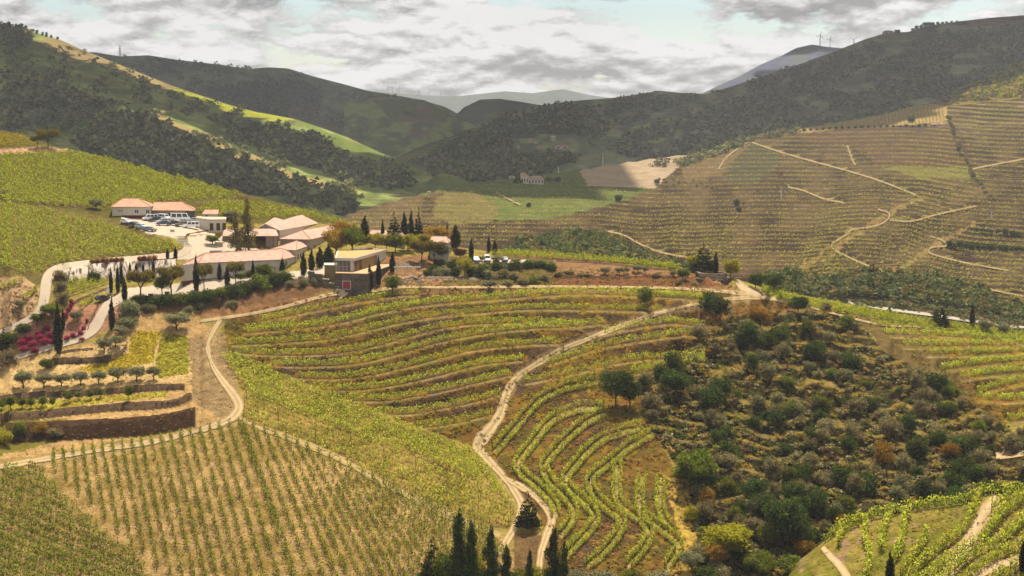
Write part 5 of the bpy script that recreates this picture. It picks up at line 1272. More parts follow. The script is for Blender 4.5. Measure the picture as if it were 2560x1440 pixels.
for i, (x, y, h, w, kd) in enumerate(bank_sh):
    cw = {'olive': 'silvery', 'dark': 'dark green', 'grey': 'grey-green', 'green': 'fresh green'}[kd]
    lb = f"{'low' if h < 22 else 'bushy'} {cw} shrub {'beside the cafe terrace' if x < 1160 else 'below the small car park' if x < 1300 else 'right of the small car park' if x < 1430 else 'near the lookout'}{', lower on the bank' if y > 693 else ', upper on the bank'}"
    shrub(kd, lb, x, y, h, w, group='shrubs on the garden bank')

# overgrown slope: about 300 shrubs one by one, the rest as low scrub ------------------
spx, spy = [], []
while len(spx) < 265:
    x, y = rng.uniform(1600, 2640), rng.uniform(750, 1470)
    if not inpoly(np.array([x]), np.array([y]), scrub_poly)[0]: continue
    dens = 0.45 + 1.4 * float(fbm(np.array([x / 70]), np.array([y / 50]), 3)[0]) + (0.35 if y > 1150 else 0)
    if rng.random() > dens: continue
    if len(spx) and min(np.hypot(np.array(spx) - x, (np.array(spy) - y) * 1.7)) < 15: continue
    spx.append(x); spy.append(y)
for x, y in zip(spx, spy):
    t = rng.random()
    kd = 'grey' if t < 0.46 else 'dark' if t < 0.80 else 'green' if t < 0.9 else 'copper' if t < 0.94 else 'olive'
    if y > 1300 and x < 2000: kd = 'green' if t < 0.4 else 'grey' if t < 0.65 else 'yellow' if t < 0.8 else 'dark'
    s_ = rng.uniform(26, 56) * (0.85 + 0.35 * (y - 750) / 700) * (1.25 if kd == 'dark' else 1)
    what = {'grey': 'grey-green', 'dark': 'dark green', 'green': 'fresh green', 'copper': 'bronze', 'olive': 'silvery', 'yellow': 'lime green'}[kd]
    size_w = 'large' if s_ > 52 else 'middling' if s_ > 36 else 'small'
    where = ('near the crest' if y < 880 else 'in the upper half' if y < 1020 else 'in the lower half' if y < 1180 else 'at the foot' if y < 1320 else 'in the gully below')
    side = 'left side' if x < 1890 else 'middle' if x < 2170 else 'right side'
    lb = f'{size_w} {what} shrub {where} of the overgrown slope, {side}'.replace('in the gully below of', 'in the gully below')
    shrub(kd, lb, x, y, s_ * rng.uniform(0.75, 1.1), s_, group=f'{size_w} {what} shrubs {where}, {side}')

# ------------------------------------------------------------------ things nobody could count
def clump_template(seed, n, size, mat=None):
    rg = np.random.default_rng(seed)
    p = ball(n, rg) * (0.5, 0.5, 0.5); p[:, 2] += 0.45
    return cards(n, p, size, rg, 0.5)
CT = [clump_template(s, 22, 0.42) for s in range(5)]
CTS = [clump_template(10 + s, 12, 0.55) for s in range(5)]
def scatter(name, label, sheet, poly, n, size, mats, T, dens=None, sq=1.0, edge=0.0, sink=0.1):
    pa = np.array(poly); x0, y0 = pa.min(0); x1, y1 = pa.max(0)
    px, py = rng.uniform(x0, x1, n * 4), rng.uniform(y0, y1, n * 4)
    ok = inpoly(px + edge * fbm(px / 26, py / 26, 3), py + 0.6 * edge * fbm(px / 26 + 9, py / 26, 3), poly)
    if dens is not None: ok &= rng.random(len(px)) < dens(px, py)
    px, py = px[ok][:n], py[ok][:n]
    if not len(px): return
    p = sheet.at(px, py); p[:, 2] -= sink
    s_ = rng.uniform(size[0], size[1], len(px))
    V, Fq = stamp(T, p, rng.uniform(0, 6.28, len(px)), np.stack([s_, s_, s_ * sq], 1), rng)
    ncl = len(T[0][1])
    fm = np.repeat(rng.integers(0, len(mats), len(px)), ncl)[:len(Fq)]
    o = obj(name, mesh(name, V, Fq, mats, fmat=fm))
    return tag(o, label, kind='stuff')
M_TUFT = [mat_leaf('green grass', A(96, 100, 34), A(134, 130, 46), A(160, 150, 60), 0.3, 0.8, 0), mat_leaf('dry grass', A(136, 108, 48), A(172, 138, 66), A(196, 164, 92), 0.3, 0.8, 0), mat_leaf('rusty grass', A(132, 88, 36), A(164, 112, 44), A(182, 134, 56), 0.3, 0.8, 0), mat_leaf('brown scrub', A(78, 62, 42), A(110, 86, 60), A(136, 108, 78), 0.2, 0.8, 0)]
def bankd(px, py):
    m = np.ones(px.shape)
    return np.clip(0.4 + 2.2 * fbm(px / 30, py / 10, 3), 0, 1)
scatter('bank_grass', 'tufts of green, dry and rusty grass on the terrace banks', near, [(560, 810), (850, 742), (1000, 730), (1800, 730), (1790, 800), (1760, 980), (1650, 1100), (1750, 1300), (1700, 1440), (1420, 1440), (1340, 1260), (1190, 1120), (860, 1000), (600, 885)], 9000, (0.35, 0.8), M_TUFT, CTS, bankd, 0.75)
scatter('bank_grass', 'grass tufts on the terraces beyond the overgrown slope', near, [(2180, 805), (2700, 860), (2700, 1060), (2450, 1060), (2350, 960)], 1600, (0.35, 0.8), M_TUFT, CTS, bankd, 0.75)
scatter('scrub', 'low dry scrub between the bushes of the overgrown slope', near, scrub_poly, 4200, (0.6, 2.1), [M_GREY, M_DGREEN, M_TUFT[0], M_TUFT[3], M_GREY, M_TUFT[1]], CT, None, 0.7)
scatter('bank_grass', 'weeds on the bare slope round the estate', near, [(0, 700), (100, 720), (90, 780), (0, 830), (-60, 800)], 260, (0.3, 0.8), M_TUFT, CTS, None, 0.7)
scatter('bank_grass', 'weeds along the garden terraces and the bend', near, [(-60, 900), (130, 880), (480, 840), (560, 830), (600, 1010), (540, 1060), (300, 1110), (-60, 1160)], 1500, (0.25, 0.6), M_TUFT, CTS, None, 0.6)
scatter('bank_grass', 'weeds on the bank below the upper track', near, [(560, 790), (860, 740), (1400, 722), (1840, 735), (1840, 690), (1400, 670), (1100, 690), (860, 725)], 1500, (0.3, 0.9), M_TUFT, CTS, None, 0.7)
scatter('grass', 'sparse grass among the young vines', near, [(0, 1180), (590, 1062), (1280, 1330), (1200, 1440), (0, 1440)], 3200, (0.2, 0.45), M_TUFT[:2], CTS, bankd, 0.5)
scatter('bank_grass', 'grass on the knoll', knoll, [(2060, 1360), (2340, 1275), (2560, 1240), (2700, 1240), (2700, 1500), (2000, 1500)], 1600, (0.25, 0.6), M_TUFT[:3], CTS, bankd, 0.6)
M_FLY = [mat_leaf('yellow meadow flowers', A(168, 140, 30), A(192, 164, 44), A(208, 180, 70), 0.4, 2, 0), mat_leaf('fresh meadow grass', A(140, 146, 40), A(172, 172, 54), A(192, 188, 76), 0.4, 2, 0)]
scatter('meadow_flowers', 'yellow flower meadow on the curved bed', near, FLOWER, 900, (0.3, 0.6), [M_FLY[0], M_FLY[0], M_FLY[1]], CTS, None, 0.7)
scatter('meadow_flowers', 'right-hand flower strip with a green hump', near, FLOWER2, 800, (0.3, 0.7), [M_FLY[0], M_FLY[1], M_FLY[1]], CTS, None, 0.8)
scatter('meadow_flowers', 'yellow grass under the young orchard', near, FLOWER3, 700, (0.3, 0.6), [M_FLY[0], M_FLY[1], M_TUFT[0]], CTS, None, 0.7)
# woods on the hills
M_WD = [mat_leaf('far oak wood', A(66, 74, 46), A(104, 110, 68), A(142, 144, 94), 0.12, 0.15, 0), mat_leaf('far scrub', A(100, 102, 66), A(138, 136, 90), A(168, 162, 114), 0.12, 0.15, 0)]
M_SC = [mat_leaf('riverside trees', A(52, 64, 36), A(84, 98, 52), A(120, 128, 70), 0.2, 0.2, 0), mat_leaf('riverside scrub', A(92, 84, 48), A(124, 112, 62), A(150, 136, 78), 0.2, 0.2, 0), M_WD[0]]
scatter('riverside_scrub', 'green thicket on the far bank left of the lookout', across, SCRUB_L, 900, (2.2, 5.0), M_SC[:2] + [M_SC[0]], CT, None, 0.8)
scatter('riverside_scrub', 'dark thicket along the cliff above the river road', across, [(1880, 700), (1920, 688), (1980, 684), (2050, 706), (2120, 692), (2230, 688), (2300, 692), (2350, 700), (2400, 714), (2470, 734), (2560, 776), (2700, 800), (2700, 845), (2560, 800), (2420, 775), (2300, 760), (2160, 745), (2040, 748), (1960, 745), (1880, 725)], 1500, (2.2, 5.2), M_SC, CT, None, 0.85)
scatter('riverside_scrub', 'sparse bushes on the rocky cliff', across, [(2000, 750), (2300, 760), (2560, 800), (2560, 830), (2300, 785), (2100, 765)], 260, (1.5, 3.0), M_SC, CT, None, 0.85)
scatter('hill_scrub', 'sunlit scrub on the upper right shoulder', across, [(2345, 258), (2420, 220), (2560, 156), (2700, 100), (2700, 245), (2560, 244), (2380, 262)], 900, (2.5, 6.0), [M_SC[1], M_SC[0], M_YEL], CT, None, 0.8)
scatter('tree_belt', 'belt of trees along the top of the brown hillside', across, [(1600, 420), (1700, 405), (1860, 352), (2000, 325), (2000, 336), (1870, 362), (1720, 420)], 220, (4, 8), M_WD, CT, None, 0.9)
def wd(c, k=1.0): return lambda px, py: np.clip(c + k * 2.4 * fbm(px / 50, py / 24, 3), 0, 1) * ~((px > 1275) & (px < 1470) & (py > 336) & (py < 388))
L_WOODS = [([(0, 235), (50, 205), (110, 200), (160, 232), (290, 268), (250, 275), (130, 262), (60, 275), (50, 320), (0, 330)], 1100), ([(225, 300), (330, 290), (440, 330), (560, 392), (700, 442), (860, 482), (900, 500), (880, 540), (700, 500), (400, 430), (180, 372), (215, 340)], 4200),
           ([(0, 64), (50, 70), (90, 95), (60, 120), (0, 110)], 300), ([(330, 200), (480, 260), (620, 300), (760, 345), (900, 400), (1040, 440), (1040, 480), (900, 470), (700, 400), (520, 320), (400, 270)], 2400)]
for i, (pl, n) in enumerate(L_WOODS):
    scatter('woodland', ['dark wood at the left edge of the left hill', 'large dark wood below the spur of the left hill', 'wood on the crest at the left edge', 'scattered wood on the shaded flank of the left hill'][i], left_s, pl, n, (4, 12), M_WD, CTS, wd(0.75 if i != 3 else 0.4), 0.9, 60.0)
scatter('woodland', 'scattered bushes over the left hill', left_s, [(-100, 60), (150, 110), (430, 225), (900, 380), (700, 420), (300, 330), (-100, 330)], 2200, (3, 9), M_WD, CTS, wd(0.3), 0.9, 60.0)
scatter('woodland', 'pine wood on the far grey hill', lfar, [(520, 238), (600, 214), (760, 210), (800, 232), (796, 262), (700, 285), (620, 275)], 1000, (11, 22), [M_WD[0]], CTS, None, 0.9)
scatter('woodland', 'thin scrub over the far grey hill', lfar, [(260, 140), (670, 175), (1000, 245), (1100, 280), (900, 330), (500, 260)], 1300, (9, 18), [M_WD[1]], CTS, wd(0.35), 0.8)
scatter('woodland', 'oak wood on the dark hill beyond the village', dark_s, [(1020, 400), (1290, 286), (1520, 250), (1760, 240), (1500, 340), (1420, 420), (1200, 455), (1040, 460)], 3400, (6, 13), M_WD, CTS, wd(0.5), 0.9, 60.0)
scatter('woodland', 'scrub wood over the dark mountain', mtn_s, [(1500, 380), (1880, 204), (2110, 130), (2560, 60), (2700, 50), (2700, 220), (2400, 250), (2000, 330), (1720, 420)], 5200, (6, 13), M_WD, CTS, wd(0.45), 0.85, 60.0)
# single trees on the far hillside
def far_tree(label, x, y, h, sheet, kd='dark', w=None, group=None):
    return shrub(kd, label, x, y, h, w or h * 1.1, sheet, group, 'distant_tree', 'tree')
for x, y, h, lab in [(1322, 524, 14, 'dark round tree on the green terraces across the river'), (1548, 508, 22, 'larger dark tree at the edge of the green terraces'), (1642, 462, 16, 'round tree at the corner of the pale field'), (1840, 520, 20, 'dark tree pair upper on the brown terraces'), (1846, 534, 16, 'dark tree pair lower on the brown terraces'), (1860, 514, 10, 'small bush beside the dark tree pair'), (2278, 306, 18, 'tree at the foot of the striped field'), (1690, 318, 18, 'dark tree on the shoulder of the mountain')]:
    far_tree(lab, x, y, h, across if y > 306 and x != 1690 else (mtn_s if x == 1690 else across), group='single trees across the river')
for i, x in enumerate(np.linspace(2372, 2600, 17)):
    far_tree('dark bush in the lower hedge line across the river', x, 624 + (x - 2372) * 0.055 + rng.uniform(-2, 2), rng.uniform(14, 22), across, 'dark', group='lower hedge line across the river')
for i, x in enumerate(np.linspace(2440, 2620, 11)):
    far_tree('dark bush in the upper hedge line across the river', x, 586 + (x - 2440) * 0.10 + rng.uniform(-2, 2), rng.uniform(12, 20), across, 'dark', group='upper hedge line across the river')
for t in np.linspace(0, 1, 24):
    x = np.interp(t, [0, .4, .7, 1], [2372, 2400, 2430, 2480]); y = np.interp(t, [0, .4, .7, 1], [300, 380, 440, 505])
    far_tree('bush in the line running down the far hillside', x + rng.uniform(-4, 4), y, rng.uniform(8, 15), across, 'grey', group='bush line down the far hillside')
for i in range(26):
    x = 1640 + i * 6 + rng.uniform(-3, 3)
    far_tree('small olive in the rows below the pale field', x, rng.choice([452, 460, 468, 474]) + 0.02 * (x - 1640), rng.uniform(6, 9), across, 'olive', group='small olives below the pale field')
for i in range(22):
    x = 2010 + i * 16
    far_tree('small round bush along the foot of the striped field', x, 330 - (x - 2010) * 0.045, rng.uniform(6, 10), across, 'dark', group='bushes below the striped field')
for x, h in [(40, 9), (52, 10), (64, 12), (80, 10), (92, 11), (106, 10), (116, 12), (128, 9), (144, 9), (12, 10), (26, 8)]:
    far_tree('small tree on the skyline of the left hill', x, interp([(0, 64), (40, 68), (90, 84), (150, 101)], x), h, left_s, 'dark', h * 0.7, group='skyline trees on the left hill')
for x, h in [(2282, 9), (2292, 12), (2302, 10), (2312, 14), (2322, 13), (2332, 11), (2344, 10), (2356, 8), (2366, 8), (2378, 7), (2392, 6), (2240, 9), (2246, 10)]:
    far_tree('tree on the skyline of the dark mountain', x, interp([(2220, 82), (2270, 81), (2310, 67), (2400, 54)], x) + 1, h, mtn_s, 'dark', group='skyline trees on the mountain')
for x, h in [(1362, 9), (1372, 7), (1388, 8), (1330, 8), (1350, 6), (1560, 5), (1580, 5), (1600, 6), (1640, 5), (1310, 8), (1290, 8)]:
    far_tree('tree on the skyline of the hill beyond the village', x, interp([(1290, 283), (1340, 269), (1400, 257), (1520, 247), (1620, 232), (1660, 229)], x) + 1, h, dark_s, 'dark', group='skyline trees beyond the village')
# ------------------------------------------------------------------ buildings
M_WHITE = mat_plain('lime-washed wall', A(226, 216, 200), 0.07, 0.8, 0.9, 0.05, 0.0, (A(176, 160, 140), 1.2, 0.60))
M_GREYW = mat_plain('grey plaster wall', A(196, 178, 158), 0.08, 0.8, 0.9, 0.05, 0.0, (A(160, 140, 120), 1.2, 0.60))
M_PLINTH = mat_plain('dark red plinth paint', A(116, 48, 46), 0.12, 1.5, 0.8, 0.1)
M_TILE = mat_tile('clay roof tiles', A(206, 170, 152), A(224, 194, 174), A(174, 134, 112), 0.35)
M_TILE2 = mat_tile('orange clay roof tiles', A(206, 160, 134), A(222, 184, 158), A(176, 126, 98), 0.0)
M_RIDGE = mat_plain('ridge tiles', A(196, 140, 116), 0.15, 2, 0.9, 0.05)
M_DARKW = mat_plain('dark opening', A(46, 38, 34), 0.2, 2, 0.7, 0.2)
M_GLASS = mat_gloss('dark window glass', (0.02, 0.025, 0.03), 0.12)
M_FRAME = mat_plain('brown window frame', A(96, 74, 58), 0.15, 3, 0.7, 0.2)
M_DOOR = mat_plain('dark brown door', A(86, 66, 52), 0.2, 3, 0.7, 0.2)
M_REDD = mat_plain('crimson gate paint', A(170, 52, 66), 0.06, 2, 0.6, 0.25)
M_STONE = mat_stone('dry stone wall', A(96, 76, 56), A(128, 104, 78), A(62, 46, 34))
M_SCHIST = mat_stone('brown schist wall', A(120, 108, 92), A(152, 138, 118), A(80, 70, 58), 2.0)
M_CLAD = mat_plain('ochre wall panel', A(150, 128, 78), 0.15, 1.0, 0.9, 0.05)
M_SLATE = mat_plain('blue-grey shutter boards', A(92, 98, 104), 0.15, 2, 0.7, 0.2)
M_CONCW = mat_plain('stained white concrete wall', A(214, 198, 180), 0.10, 0.6, 0.9, 0.05, 0.0, (A(104, 82, 70), 0.8, 0.47))
M_ROOFF = mat_plain('gravel roof with moss', A(190, 160, 108), 0.2, 0.8, 0.95, 0.05)
M_METAL = mat_plain('grey metal', A(110, 104, 98), 0.1, 2, 0.5, 0.4)
def wallbox(name, parent, corners, z0, z1, mat):
    return MB().prism(corners, z0, z1).build(name, mat, parent)
def grow(poly, d):
    c = np.mean([p[:2] for p in poly], 0); out = []
    for p in poly:
        v = np.array(p[:2]) - c; L = np.linalg.norm(v); out.append(c + v * (1 + d / L))
    return out
def roof(name, parent, eave, ridge, faces, z, th, mat):
    """eave: xy corners at height z; ridge: xyz points; faces index eave then ridge points"""
    E = [np.array([p[0], p[1], z]) for p in eave]
    Rg = [np.array(r, float) for r in ridge]
    top = E + Rg; n = len(E)
    m = MB()
    v = [*top, *[np.array([p[0], p[1], z - th]) for p in eave]]
    f = [list(q) for q in faces] + [[len(top) + i, len(top) + (i + 1) % n, (i + 1) % n, i] for i in range(n)] + [[len(top) + i for i in range(n)][::-1]]
    m.add(v, f)
    o = m.build(name, mat, parent)
    done, nE = set(), len(E)
    for q in faces:
        for i in range(len(q)):
            a_, b_ = sorted((q[i], q[(i + 1) % len(q)]))
            if b_ >= nE and (a_, b_) not in done:
                done.add((a_, b_)); MB().tube([top[a_] + (0, 0, .04), top[b_] + (0, 0, .04)], 0.13, 5).build('ridge_cap', M_RIDGE, o)
    return o
def opening(name, parent, p0, p1, u0, u1, z0, z1, mat, depth=0.1, frame=None):
    """a window or door on the wall from p0 to p1 (xy), between metres u0..u1 along it"""
    p0, p1 = np.array(p0[:2], float), np.array(p1[:2], float)
    d = (p1 - p0) / np.linalg.norm(p1 - p0); nn = np.array([d[1], -d[0]])
    if nn @ (np.array(EYE[:2]) - p0) < 0: nn = -nn
    m = MB(); a, b = p0 + d * u0 + nn * 0.01, p0 + d * u1 + nn * 0.01
    q = [a, b, b + nn * depth, a + nn * depth]
    o = m.prism(q, z0, z1).build(name, mat, parent)
    if frame is not None:
        fm = MB(); t = 0.14
        for (x0, x1, y0, y1) in ((u0 - t, u0, z0 - t, z1 + t), (u1, u1 + t, z0 - t, z1 + t), (u0, u1, z1, z1 + t), (u0, u1, z0 - t, z0)):
            a, b = p0 + d * x0 + nn * 0.01, p0 + d * x1 + nn * 0.01
            fm.prism([a, b, b + nn * (depth + 0.05), a + nn * (depth + 0.05)], y0, y1)
        fm.build('frame', frame, o)
    return o
def plinth(parent, p0, p1, z0, z1, mat=M_PLINTH):
    p0, p1 = np.array(p0[:2], float), np.array(p1[:2], float)
    d = (p1 - p0) / np.linalg.norm(p1 - p0); nn = np.array([d[1], -d[0]])
    if nn @ (np.array(EYE[:2]) - p0) < 0: nn = -nn
    return MB().prism([p0 - d * 0.05, p1 + d * 0.05, p1 + d * .05 + nn * 0.12, p0 - d * .05 + nn * 0.12], z0, z1).build('plinth', mat, parent)
Z = lambda rel: 100.0 + rel
def xy(px, D, z=60): return PZ(px, D, z)[:2]
def bthing(label, px, D, z, cat='house', name='house'):
    # parts keep world coordinates: the empty stands at the origin of the place
    e = empty(name, (0, 0, 0)); return tag(e, label, cat)

# long white house with tiled roof
b = bthing('long white house with tiled roof and dark red plinth', 600, 450, Z(-45))
Lc, Ac, Bc, Cc = xy(455, 438), xy(499, 444.6), xy(699, 456), xy(738, 466)
Kc, Jc, Ic = xy(706, 478), xy(525, 463), xy(478, 452)
foot = [Lc, Ac, Bc, Cc, Kc, Jc, Ic]
wallbox('wall', b, foot, Z(-48), Z(-39.6), M_WHITE)
plinth(b, Ac, Bc, Z(-48), Z(-44.1)); plinth(b, Lc, Ac, Z(-48), Z(-44.0)); plinth(b, Bc, Cc, Z(-48), Z(-43.2), M_GREYW)
ev = [grow(foot, 0.7)[i] for i in range(7)]
R1, R2 = PZ(512, 451.5, Z(-37.4)), PZ(708, 465, Z(-37.2))
roof('roof', b, ev, [R1, R2], [[0, 1, 7], [1, 2, 8, 7], [2, 3, 8], [3, 4, 8], [4, 5, 7, 8], [5, 6, 7], [6, 0, 7]], Z(-39.5), 0.25, M_TILE)
for u, w, z0, z1, mt in ((1.6, .7, -41.6, -40.6, M_GLASS), (4.0, .6, -41.4, -40.5, M_GLASS), (3.9, .9, -44.8, -42.6, M_DOOR), (1.4, .6, -43.8, -43.1, M_GLASS)):
    opening('door' if mt is M_DOOR else 'window', b, Bc, Cc, u, u + w, Z(z0), Z(z1), mt, 0.08, M_FRAME)
opening('window', b, Ac, Bc, 21.0, 22.0, Z(-43.0), Z(-41.6), M_GLASS, 0.08, M_FRAME)
# square house with pyramid roof
b = bthing('small square house with pyramid tiled roof behind the long house', 740, 470, Z(-45))
ft = [xy(680, 469), xy(740, 466), xy(775, 484), xy(714, 489)]
wallbox('wall', b, ft, Z(-47), Z(-37.7), M_WHITE)
roof('roof', b, grow(ft, 0.6), [PZ(742, 478, Z(-35.9))], [[0, 1, 4], [1, 2, 4], [2, 3, 4], [3, 0, 4]], Z(-37.6), 0.25, M_TILE)
for u in (2.0, 5.5):
    opening('window', b, ft[1], ft[2], u, u + .7, Z(-40.3), Z(-39.3), M_GLASS, 0.08, M_FRAME)
# long side house
b = bthing('tall house with long tiled roof and a row of small windows', 800, 490, Z(-44))
ft = [xy(701, 483), xy(777, 481), xy(862, 514), xy(792, 524)]
wallbox('wall', b, ft, Z(-46), Z(-35.7), M_GREYW)
roof('roof', b, grow(ft, 0.7), [PZ(756, 491, Z(-33.6)), PZ(826, 513, Z(-33.6))], [[0, 1, 4], [1, 2, 5, 4], [2, 3, 5], [3, 0, 4, 5]], Z(-35.6), 0.25, M_TILE)
for u in (3, 7.5, 12, 17, 22, 28):
    opening('window', b, ft[1], ft[2], u, u + .8, Z(-39.2), Z(-37.8), M_GLASS, 0.08, M_FRAME)
opening('door', b, ft[1], ft[2], 5.0, 6.4, Z(-44.2), Z(-41.4), M_REDD, 0.08)
for u in (10, 15): opening('window', b, ft[1], ft[2], u, u + .8, Z(-43), Z(-41.8), M_GLASS, 0.08, M_FRAME)
# great house at the back with a gable and a round window
b = bthing('large white house with gable, round window and twin roof peaks', 700, 500, Z(-38))
g0, g1, g2, g3, g4 = xy(640, 491), xy(700, 489), xy(793, 522), xy(760, 545), xy(672, 528)
ft = [g0, g1, g2, g3, g4]
wallbox('wall', b, ft, Z(-42), Z(-33.6), M_WHITE)
apex = PZ(664, 490.2, Z(-31.7))
gb = MB(); d3 = (g4 - g0) / np.linalg.norm(g4 - g0) * 0.4
gb.add([(*g0, Z(-33.6)), (*g1, Z(-33.6)), apex, (*(g0 + d3), Z(-33.6)), (*(g1 + d3), Z(-33.6)), apex + (*d3, 0)], [[0, 1, 2], [5, 4, 3], [0, 2, 5, 3], [1, 4, 5, 2], [0, 3, 4, 1]])
gb.build('gable', M_WHITE, b)
rw = MB(); cc = PZ(664.5, 489.6, Z(-33.2))
rw.tube([cc + (0, 0.15, 0), cc + (0.0, -0.25, 0)], 0.5, 14); rw.build('round_window', M_GLASS, b, True)
eg = grow(ft, 0.7)
P0, P1, P2 = PZ(664, 488.8, Z(-31.55)), PZ(686, 511, Z(-30.9)), PZ(755, 524, Z(-30.9))
sad = PZ(714, 512, Z(-32.0))
rf = MB()
rf.add([(*eg[0], Z(-33.5)), (*eg[1], Z(-33.5)), (*eg[2], Z(-33.5)), (*eg[3], Z(-33.5)), (*eg[4], Z(-33.5)), P0, P1, sad, P2], [[0, 5, 6, 4], [5, 1, 7, 6], [1, 2, 8, 7], [2, 3, 8], [3, 4, 6, 7, 8]])
rf.build('roof', M_TILE, b)
plinth(b, g1, g2, Z(-42), Z(-37.5), M_WHITE)
# open shed with tiled porch
b = bthing('open shed with tiled porch roof and posts in the courtyard', 620, 480, Z(-38), 'shed', 'shed')
s0, s1, s2, s3 = xy(557, 477), xy(697, 477), xy(690, 489), xy(560, 489)
rf = MB(); rf.add([(*s0, Z(-34.3)), (*s1, Z(-34.3)), PZ(672, 487, Z(-32.9)), PZ(580, 487, Z(-32.9)), (*s0, Z(-34.5)), (*s1, Z(-34.5)), PZ(690, 489, Z(-33.2)), PZ(560, 489, Z(-33.2))], [[0, 1, 2, 3], [4, 5, 1, 0], [1, 6, 2], [0, 3, 7], [4, 7, 6, 5], [2, 6, 7, 3]])
rf.build('roof', M_TILE, b)
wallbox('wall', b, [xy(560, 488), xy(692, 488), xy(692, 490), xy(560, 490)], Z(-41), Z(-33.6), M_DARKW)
MB().prism([xy(665, 480), xy(694, 480), xy(694, 480.6), xy(665, 480.6)], Z(-41), Z(-34.6)).build('panel', M_GREYW, b)
MB().prism([xy(572, 479), xy(586, 479), xy(586, 479.6), xy(572, 479.6)], Z(-41), Z(-34.6)).build('panel', M_SLATE, b)
for px in (559, 575, 683, 694): MB().tube([PZ(px, 477.5, Z(-41)), PZ(px, 477.5, Z(-34.4))], 0.16, 8).build('post', M_METAL, b)
MB().prism([xy(600, 476), xy(652, 476), xy(652, 476.4), xy(600, 476.4)], Z(-41), Z(-37.2)).build('low_wall', M_PLINTH, b)
# garden kiosks
b = bthing('small white walled box at the courtyard entrance', 540, 470, Z(-38), 'wall', 'garden_wall')
MB().prism([xy(539, 472), xy(558, 472), xy(558, 475), xy(539, 475)], Z(-41), Z(-36.0)).build('wall', M_WHITE, b)
MB().prism([xy(538, 471.8), xy(559, 471.8), xy(559, 475.2), xy(538, 475.2)], Z(-36.0), Z(-35.8)).build('coping', M_GREYW, b)
b = bthing('white bin enclosure with dark frame by the yard', 540, 462, Z(-40), 'enclosure', 'bin_enclosure')
MB().prism([xy(530, 462), xy(554, 462), xy(554, 465), xy(530, 465)], Z(-42), Z(-37.8)).build('wall', M_WHITE, b)
MB().prism([xy(525, 461.5), xy(555, 461.5), xy(555, 465.5), xy(525, 465.5)], Z(-37.8), Z(-37.6)).build('lid', M_METAL, b)
for px in (526.5, 554): MB().tube([PZ(px, 461.8, Z(-42)), PZ(px, 461.8, Z(-37.7))], 0.12, 6).build('post', M_METAL, b)

# warehouse beside the car park
b = bthing('white warehouse with red hipped roof beside the car park', 330, 500, Z(-30), 'warehouse', 'warehouse')
w0, w1, w2, w3 = xy(282, 497), xy(378, 497), xy(384, 511), xy(290, 511)
zb_, ze = Z(-31.5), Z(-27.3)
wallbox('wall', b, [w0, w1, w2, w3], zb_ - 1.5, ze, M_WHITE)
plinth(b, w0 + (3, 0), w1 - (0.5, 0), zb_ - 1.5, Z(-29.9))
roof('roof', b, grow([w0, w1, w2, w3], 0.7), [PZ(308, 504, Z(-25.0)), PZ(346, 504, Z(-25.0))], [[0, 1, 5, 4], [1, 2, 5], [2, 3, 4, 5], [3, 0, 4]], ze + 0.1, 0.2, M_TILE2)
for u in (7.1, 10.6):
    opening('window', b, w0, w1, u, u + .45, Z(-29.2), Z(-28.2), M_GLASS, .08); opening('window', b, w0, w1, u + .6, u + 1.05, Z(-29.2), Z(-28.2), M_GLASS, .08)
opening('wall_board', b, w0, w1, 1.8, 3.4, Z(-28.9), Z(-28.2), M_GREYW, .08)
b.location = (-1.6, 7, 0.1)
b = bthing('open garage with red roof and blue-grey end wall', 430, 500, Z(-30), 'garage', 'garage')
w0, w1, w2, w3 = xy(380, 496.5), xy(489, 494), xy(486, 508), xy(384, 510)
roof('roof', b, grow([w0, w1, w2, w3], 0.7), [PZ(384, 503, Z(-25.6)), PZ(455, 501, Z(-25.4))], [[0, 1, 5, 4], [1, 2, 5], [2, 3, 4, 5], [3, 0, 4]], Z(-27.7), 0.2, M_TILE2)
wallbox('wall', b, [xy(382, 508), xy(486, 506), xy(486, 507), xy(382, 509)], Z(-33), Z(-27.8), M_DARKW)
MB().prism([xy(466, 494.6), xy(489, 494.2), xy(486, 506), xy(480, 506)], Z(-33), Z(-27.8)).build('end_wall', M_SLATE, b)
MB().prism([xy(381, 497), xy(464, 495), xy(464, 495.4), xy(381, 497.4)], Z(-28.7), Z(-27.75)).build('beam', M_GREYW, b)
for px, DD in ((381, 496.8), (405, 496.2), (418, 495.9), (444, 495.3), (465, 494.8)): MB().tube([PZ(px, DD, Z(-33)), PZ(px, DD, Z(-27.7))], 0.13, 6).build('post', M_METAL, b)
b.location = (-2.9, 14, -0.8)
# annex with three doors
b = bthing('low white annex with three brown doors', 530, 480, Z(-33), 'annex', 'annex')
a0, a1, a2, a3, a4 = xy(492, 497), xy(525, 488), xy(566, 489), xy(566, 500), xy(495, 505)
wallbox('wall', b, [a0, a1, a2, a3, a4], Z(-37), Z(-30.3), M_WHITE)
MB().prism(grow([a0, a1, a2, a3, a4], 0.2), Z(-30.3), Z(-30.1)).build('flat_roof', M_GREYW, b)
for u in (0.2, 2.2, 4.0): opening('door', b, a1, a2, u, u + .8, Z(-33.3), Z(-31.4), M_DOOR, .08, M_FRAME)
b = bthing('little white hut with tiled lean-to roof above the annex', 525, 500, Z(-29), 'hut', 'hut')
h0, h1, h2, h3 = xy(509, 503), xy(545, 502), xy(546, 509), xy(512, 509)
wallbox('wall', b, [h0, h1, h2, h3], Z(-34), Z(-29.4), M_WHITE)
roof('roof', b, grow([h0, h1, h2, h3], 0.4), [PZ(514, 509.5, Z(-28.4)), PZ(546, 509.5, Z(-28.4))], [[0, 1, 5, 4], [1, 2, 5], [2, 3, 4, 5], [3, 0, 4]], Z(-29.3), .15, M_TILE2)
